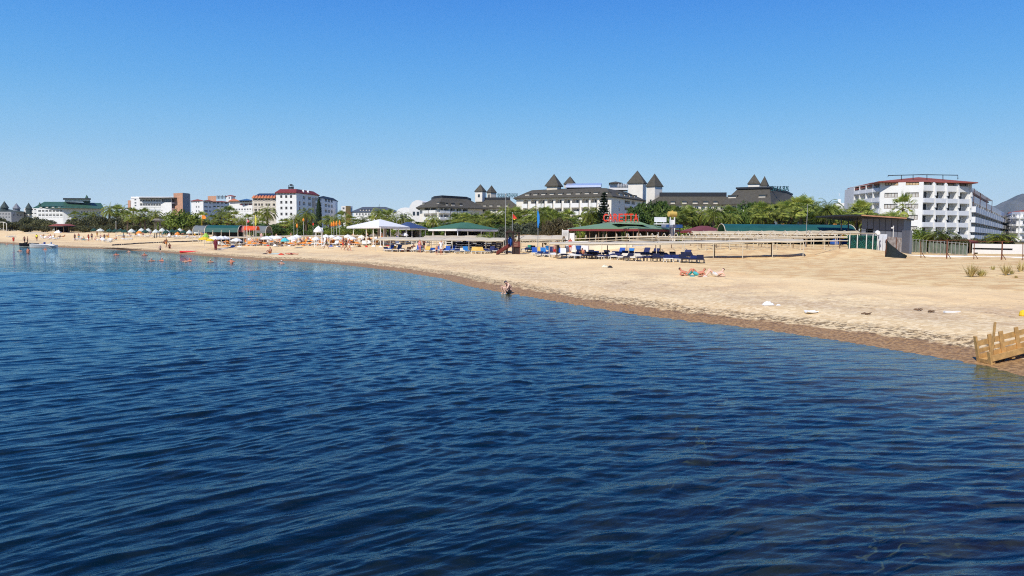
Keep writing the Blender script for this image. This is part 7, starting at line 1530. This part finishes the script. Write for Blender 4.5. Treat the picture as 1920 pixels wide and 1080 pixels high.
put('lie', 546, 477.6, 1.45, 'bather lying flat near the waterline with a red bag', MAROONC, SKINR, HAIRD); cloth(527, 477.8, 11, 3.2, REDC, 'red_bag', 'red bag beside the bather lying near the waterline', 'bag', 42); cloth(497, 476.3, 9, 1.6, BLKC, 'dark_bag', 'flat dark bag left of the bather on the pale towel', 'bag', 43)
cloth(418, 467, 16, 1.6, mat('pale_towel', (.55,.50,.47), .85), 'beach_towel', 'pale towel on the sand right of the maroon robe', 'towel', 44)
put('walk_m', 643, 469.2, 1.3, 'person walking along the sand, left one of three walkers', REDC, SKINR, HAIRB, 'three walkers on the sand'); put('walk_f', 648.5, 470.4, 1.3, 'person walking along the sand, middle one of three walkers', BLKC, SKIND, HAIRD, 'three walkers on the sand'); put('walk_f', 655, 470.8, 1.1, 'person walking along the sand, right one of three walkers', WHC, SKINR, HAIRB, 'three walkers on the sand')
put('walk_m', 612, 466.8, -1.2, 'person stepping from the orange loungers to the sea', mat('olive_shorts', (.10,.10,.05), .8), SKIND, HAIRD)
put('stand_f', 787, 473.6, 2.6, 'stooping bather in pink standing among the blue loungers', PINKC, SKINR, HAIRD, h=.95, second=None); put('walk_f', 795, 470, .8, 'bather with a dark wrap above the blue loungers', BLKC, SKINR, HAIRD)
put('stand_s', 827, 477.6, .4, 'person in a white shirt standing before the blue loungers', WHC, SKINR, HAIRB, h=1.0, second=WHC); put('stand_m', 818.5, 478, .3, 'small child standing left of the person in the white shirt', NAVC, SKINR, HAIRD, h=.62)
put('recl', 764, 471.5, -1.2, 'bather reclining on cream loungers at the left end of the row', MAROONC, SKINR, HAIRD); put('sit', 776, 469.5, .3, 'dark haired bather sitting behind the reclining one', BLKC, SKIND, HAIRD); put('sit_m', 803, 471, .4, 'dark clad bather sitting under the cream canvas roof', BLKC, SKIND, HAIRD)
put('stand_s', 1069, 473.8, .3, 'person in a red shirt walking before the low white wall', REDC, SKINR, HAIRB, h=1.0, second=REDC)
put('robe', 1044, 480.5, .5, 'person in dark clothes standing beside the bright blue loungers', BLKC, SKIND, HAIRD, h=.99); put('stand_m', 1040, 481.5, .2, 'bather in red trunks just left of the person in dark clothes', REDC, SKIN, HAIRD, h=.8)
put('recl', 1083, 483, -.7, 'bather lying back on a lounger, left one of two by the bin', REDC, SKINR, HAIRD); put('sit', 1091, 481, -.4, 'bather sitting up in yellow, right one of two by the bin', YELC, SKINR, HAIRD)
# crowd among the loungers
CC = [REDC, ORAC, BLUC, WHC, BLKC, TURQ, PINKC, YELC, NAVC]; CN = {'sit':'seated','recl':'reclining','lie':'lying','stand_m':'standing','stand_f':'standing','sit_m':'seated'}
def crowd(n, x0, x1, y0, y1, where, grp, kinds, dz=.0, hh=1.0):
    r = []
    for i in range(n):
        px = x0+(x1-x0)*(i+.5)/n + rl_.uniform(-2,2); k = rl_.choice(kinds); o = put(k, px, rl_.uniform(y0,y1), rl_.uniform(-1.4,1.4), 'x', rl_.choice(CC), rl_.choice([SKINR,SKIN,SKINP,SKIND]), rl_.choice([HAIRD,HAIRB,HAIRD,CAPW]), grp, h=hh)
        if k in ('sit','recl','lie','sit_m'): o.location.z += dz
        o['k'] = CN[k]; r.append(o)
    by = {}
    for o in r: by.setdefault(o['k'], []).append(o); del o['k']
    for k, l in by.items():
        if len(l) == 1: l[0]['label'] = 'only ' + k + ' bather ' + where
        else: label_row(l, k + ' bather ' + where + ', {k}')
crowd(26, 404, 740, 456, 462, 'among the orange loungers', 'bathers among the orange loungers', ['sit','recl','recl','lie','stand_m','sit_m','sit'], .36)
crowd(12, 420, 760, 450, 454, 'at the back of the orange field', 'bathers at the back of the orange field', ['stand_m','stand_f','sit'], .3)
crowd(13, 226, 384, 441.5, 445.5, 'under the left parasols', 'bathers under the left parasols', ['stand_m','stand_f','sit','recl'], .3)
crowd(8, 340, 386, 441, 444.5, 'before the grey canopy', 'bathers before the grey canopy', ['stand_m','stand_f'], 0)
crowd(9, 138, 206, 449.5, 453.5, 'on the sand left of the white pole', 'bathers left of the white pole', ['stand_m','stand_f','sit','sit_m'], .2)
crowd(6, 76, 122, 445.5, 449.5, 'on the sand below the red roofed hut', 'bathers below the red roofed hut', ['sit','sit_m','recl'], .3)
crowd(4, 176, 240, 442, 452, 'near the white pole', 'bathers near the white pole', ['stand_m','sit'], 0)
for sn in HP.values(): remove_tree(sn)
# bright towels and bags lying among the loungers
for i in range(26):
    px = 410+i*13.2; c_ = rl_.choice([ORAC, WHC, REDC, WHC, BLUC, CREAMC, ORAC]); cn = {'orange_fabric':'orange','white_fabric':'white','red_fabric':'red','blue_fabric':'blue','cream_fabric':'cream'}[c_.name]
    o = cloth(px, rl_.uniform(459,463.5), rl_.uniform(5,10), rl_.uniform(1.5,4), c_, 'towel', 'x', 'towel', 60+i); o['group'] = 'towels among the orange loungers'; o['label'] = cn + ' towel on the sand among the orange loungers, ' + ordinal(i, 26)
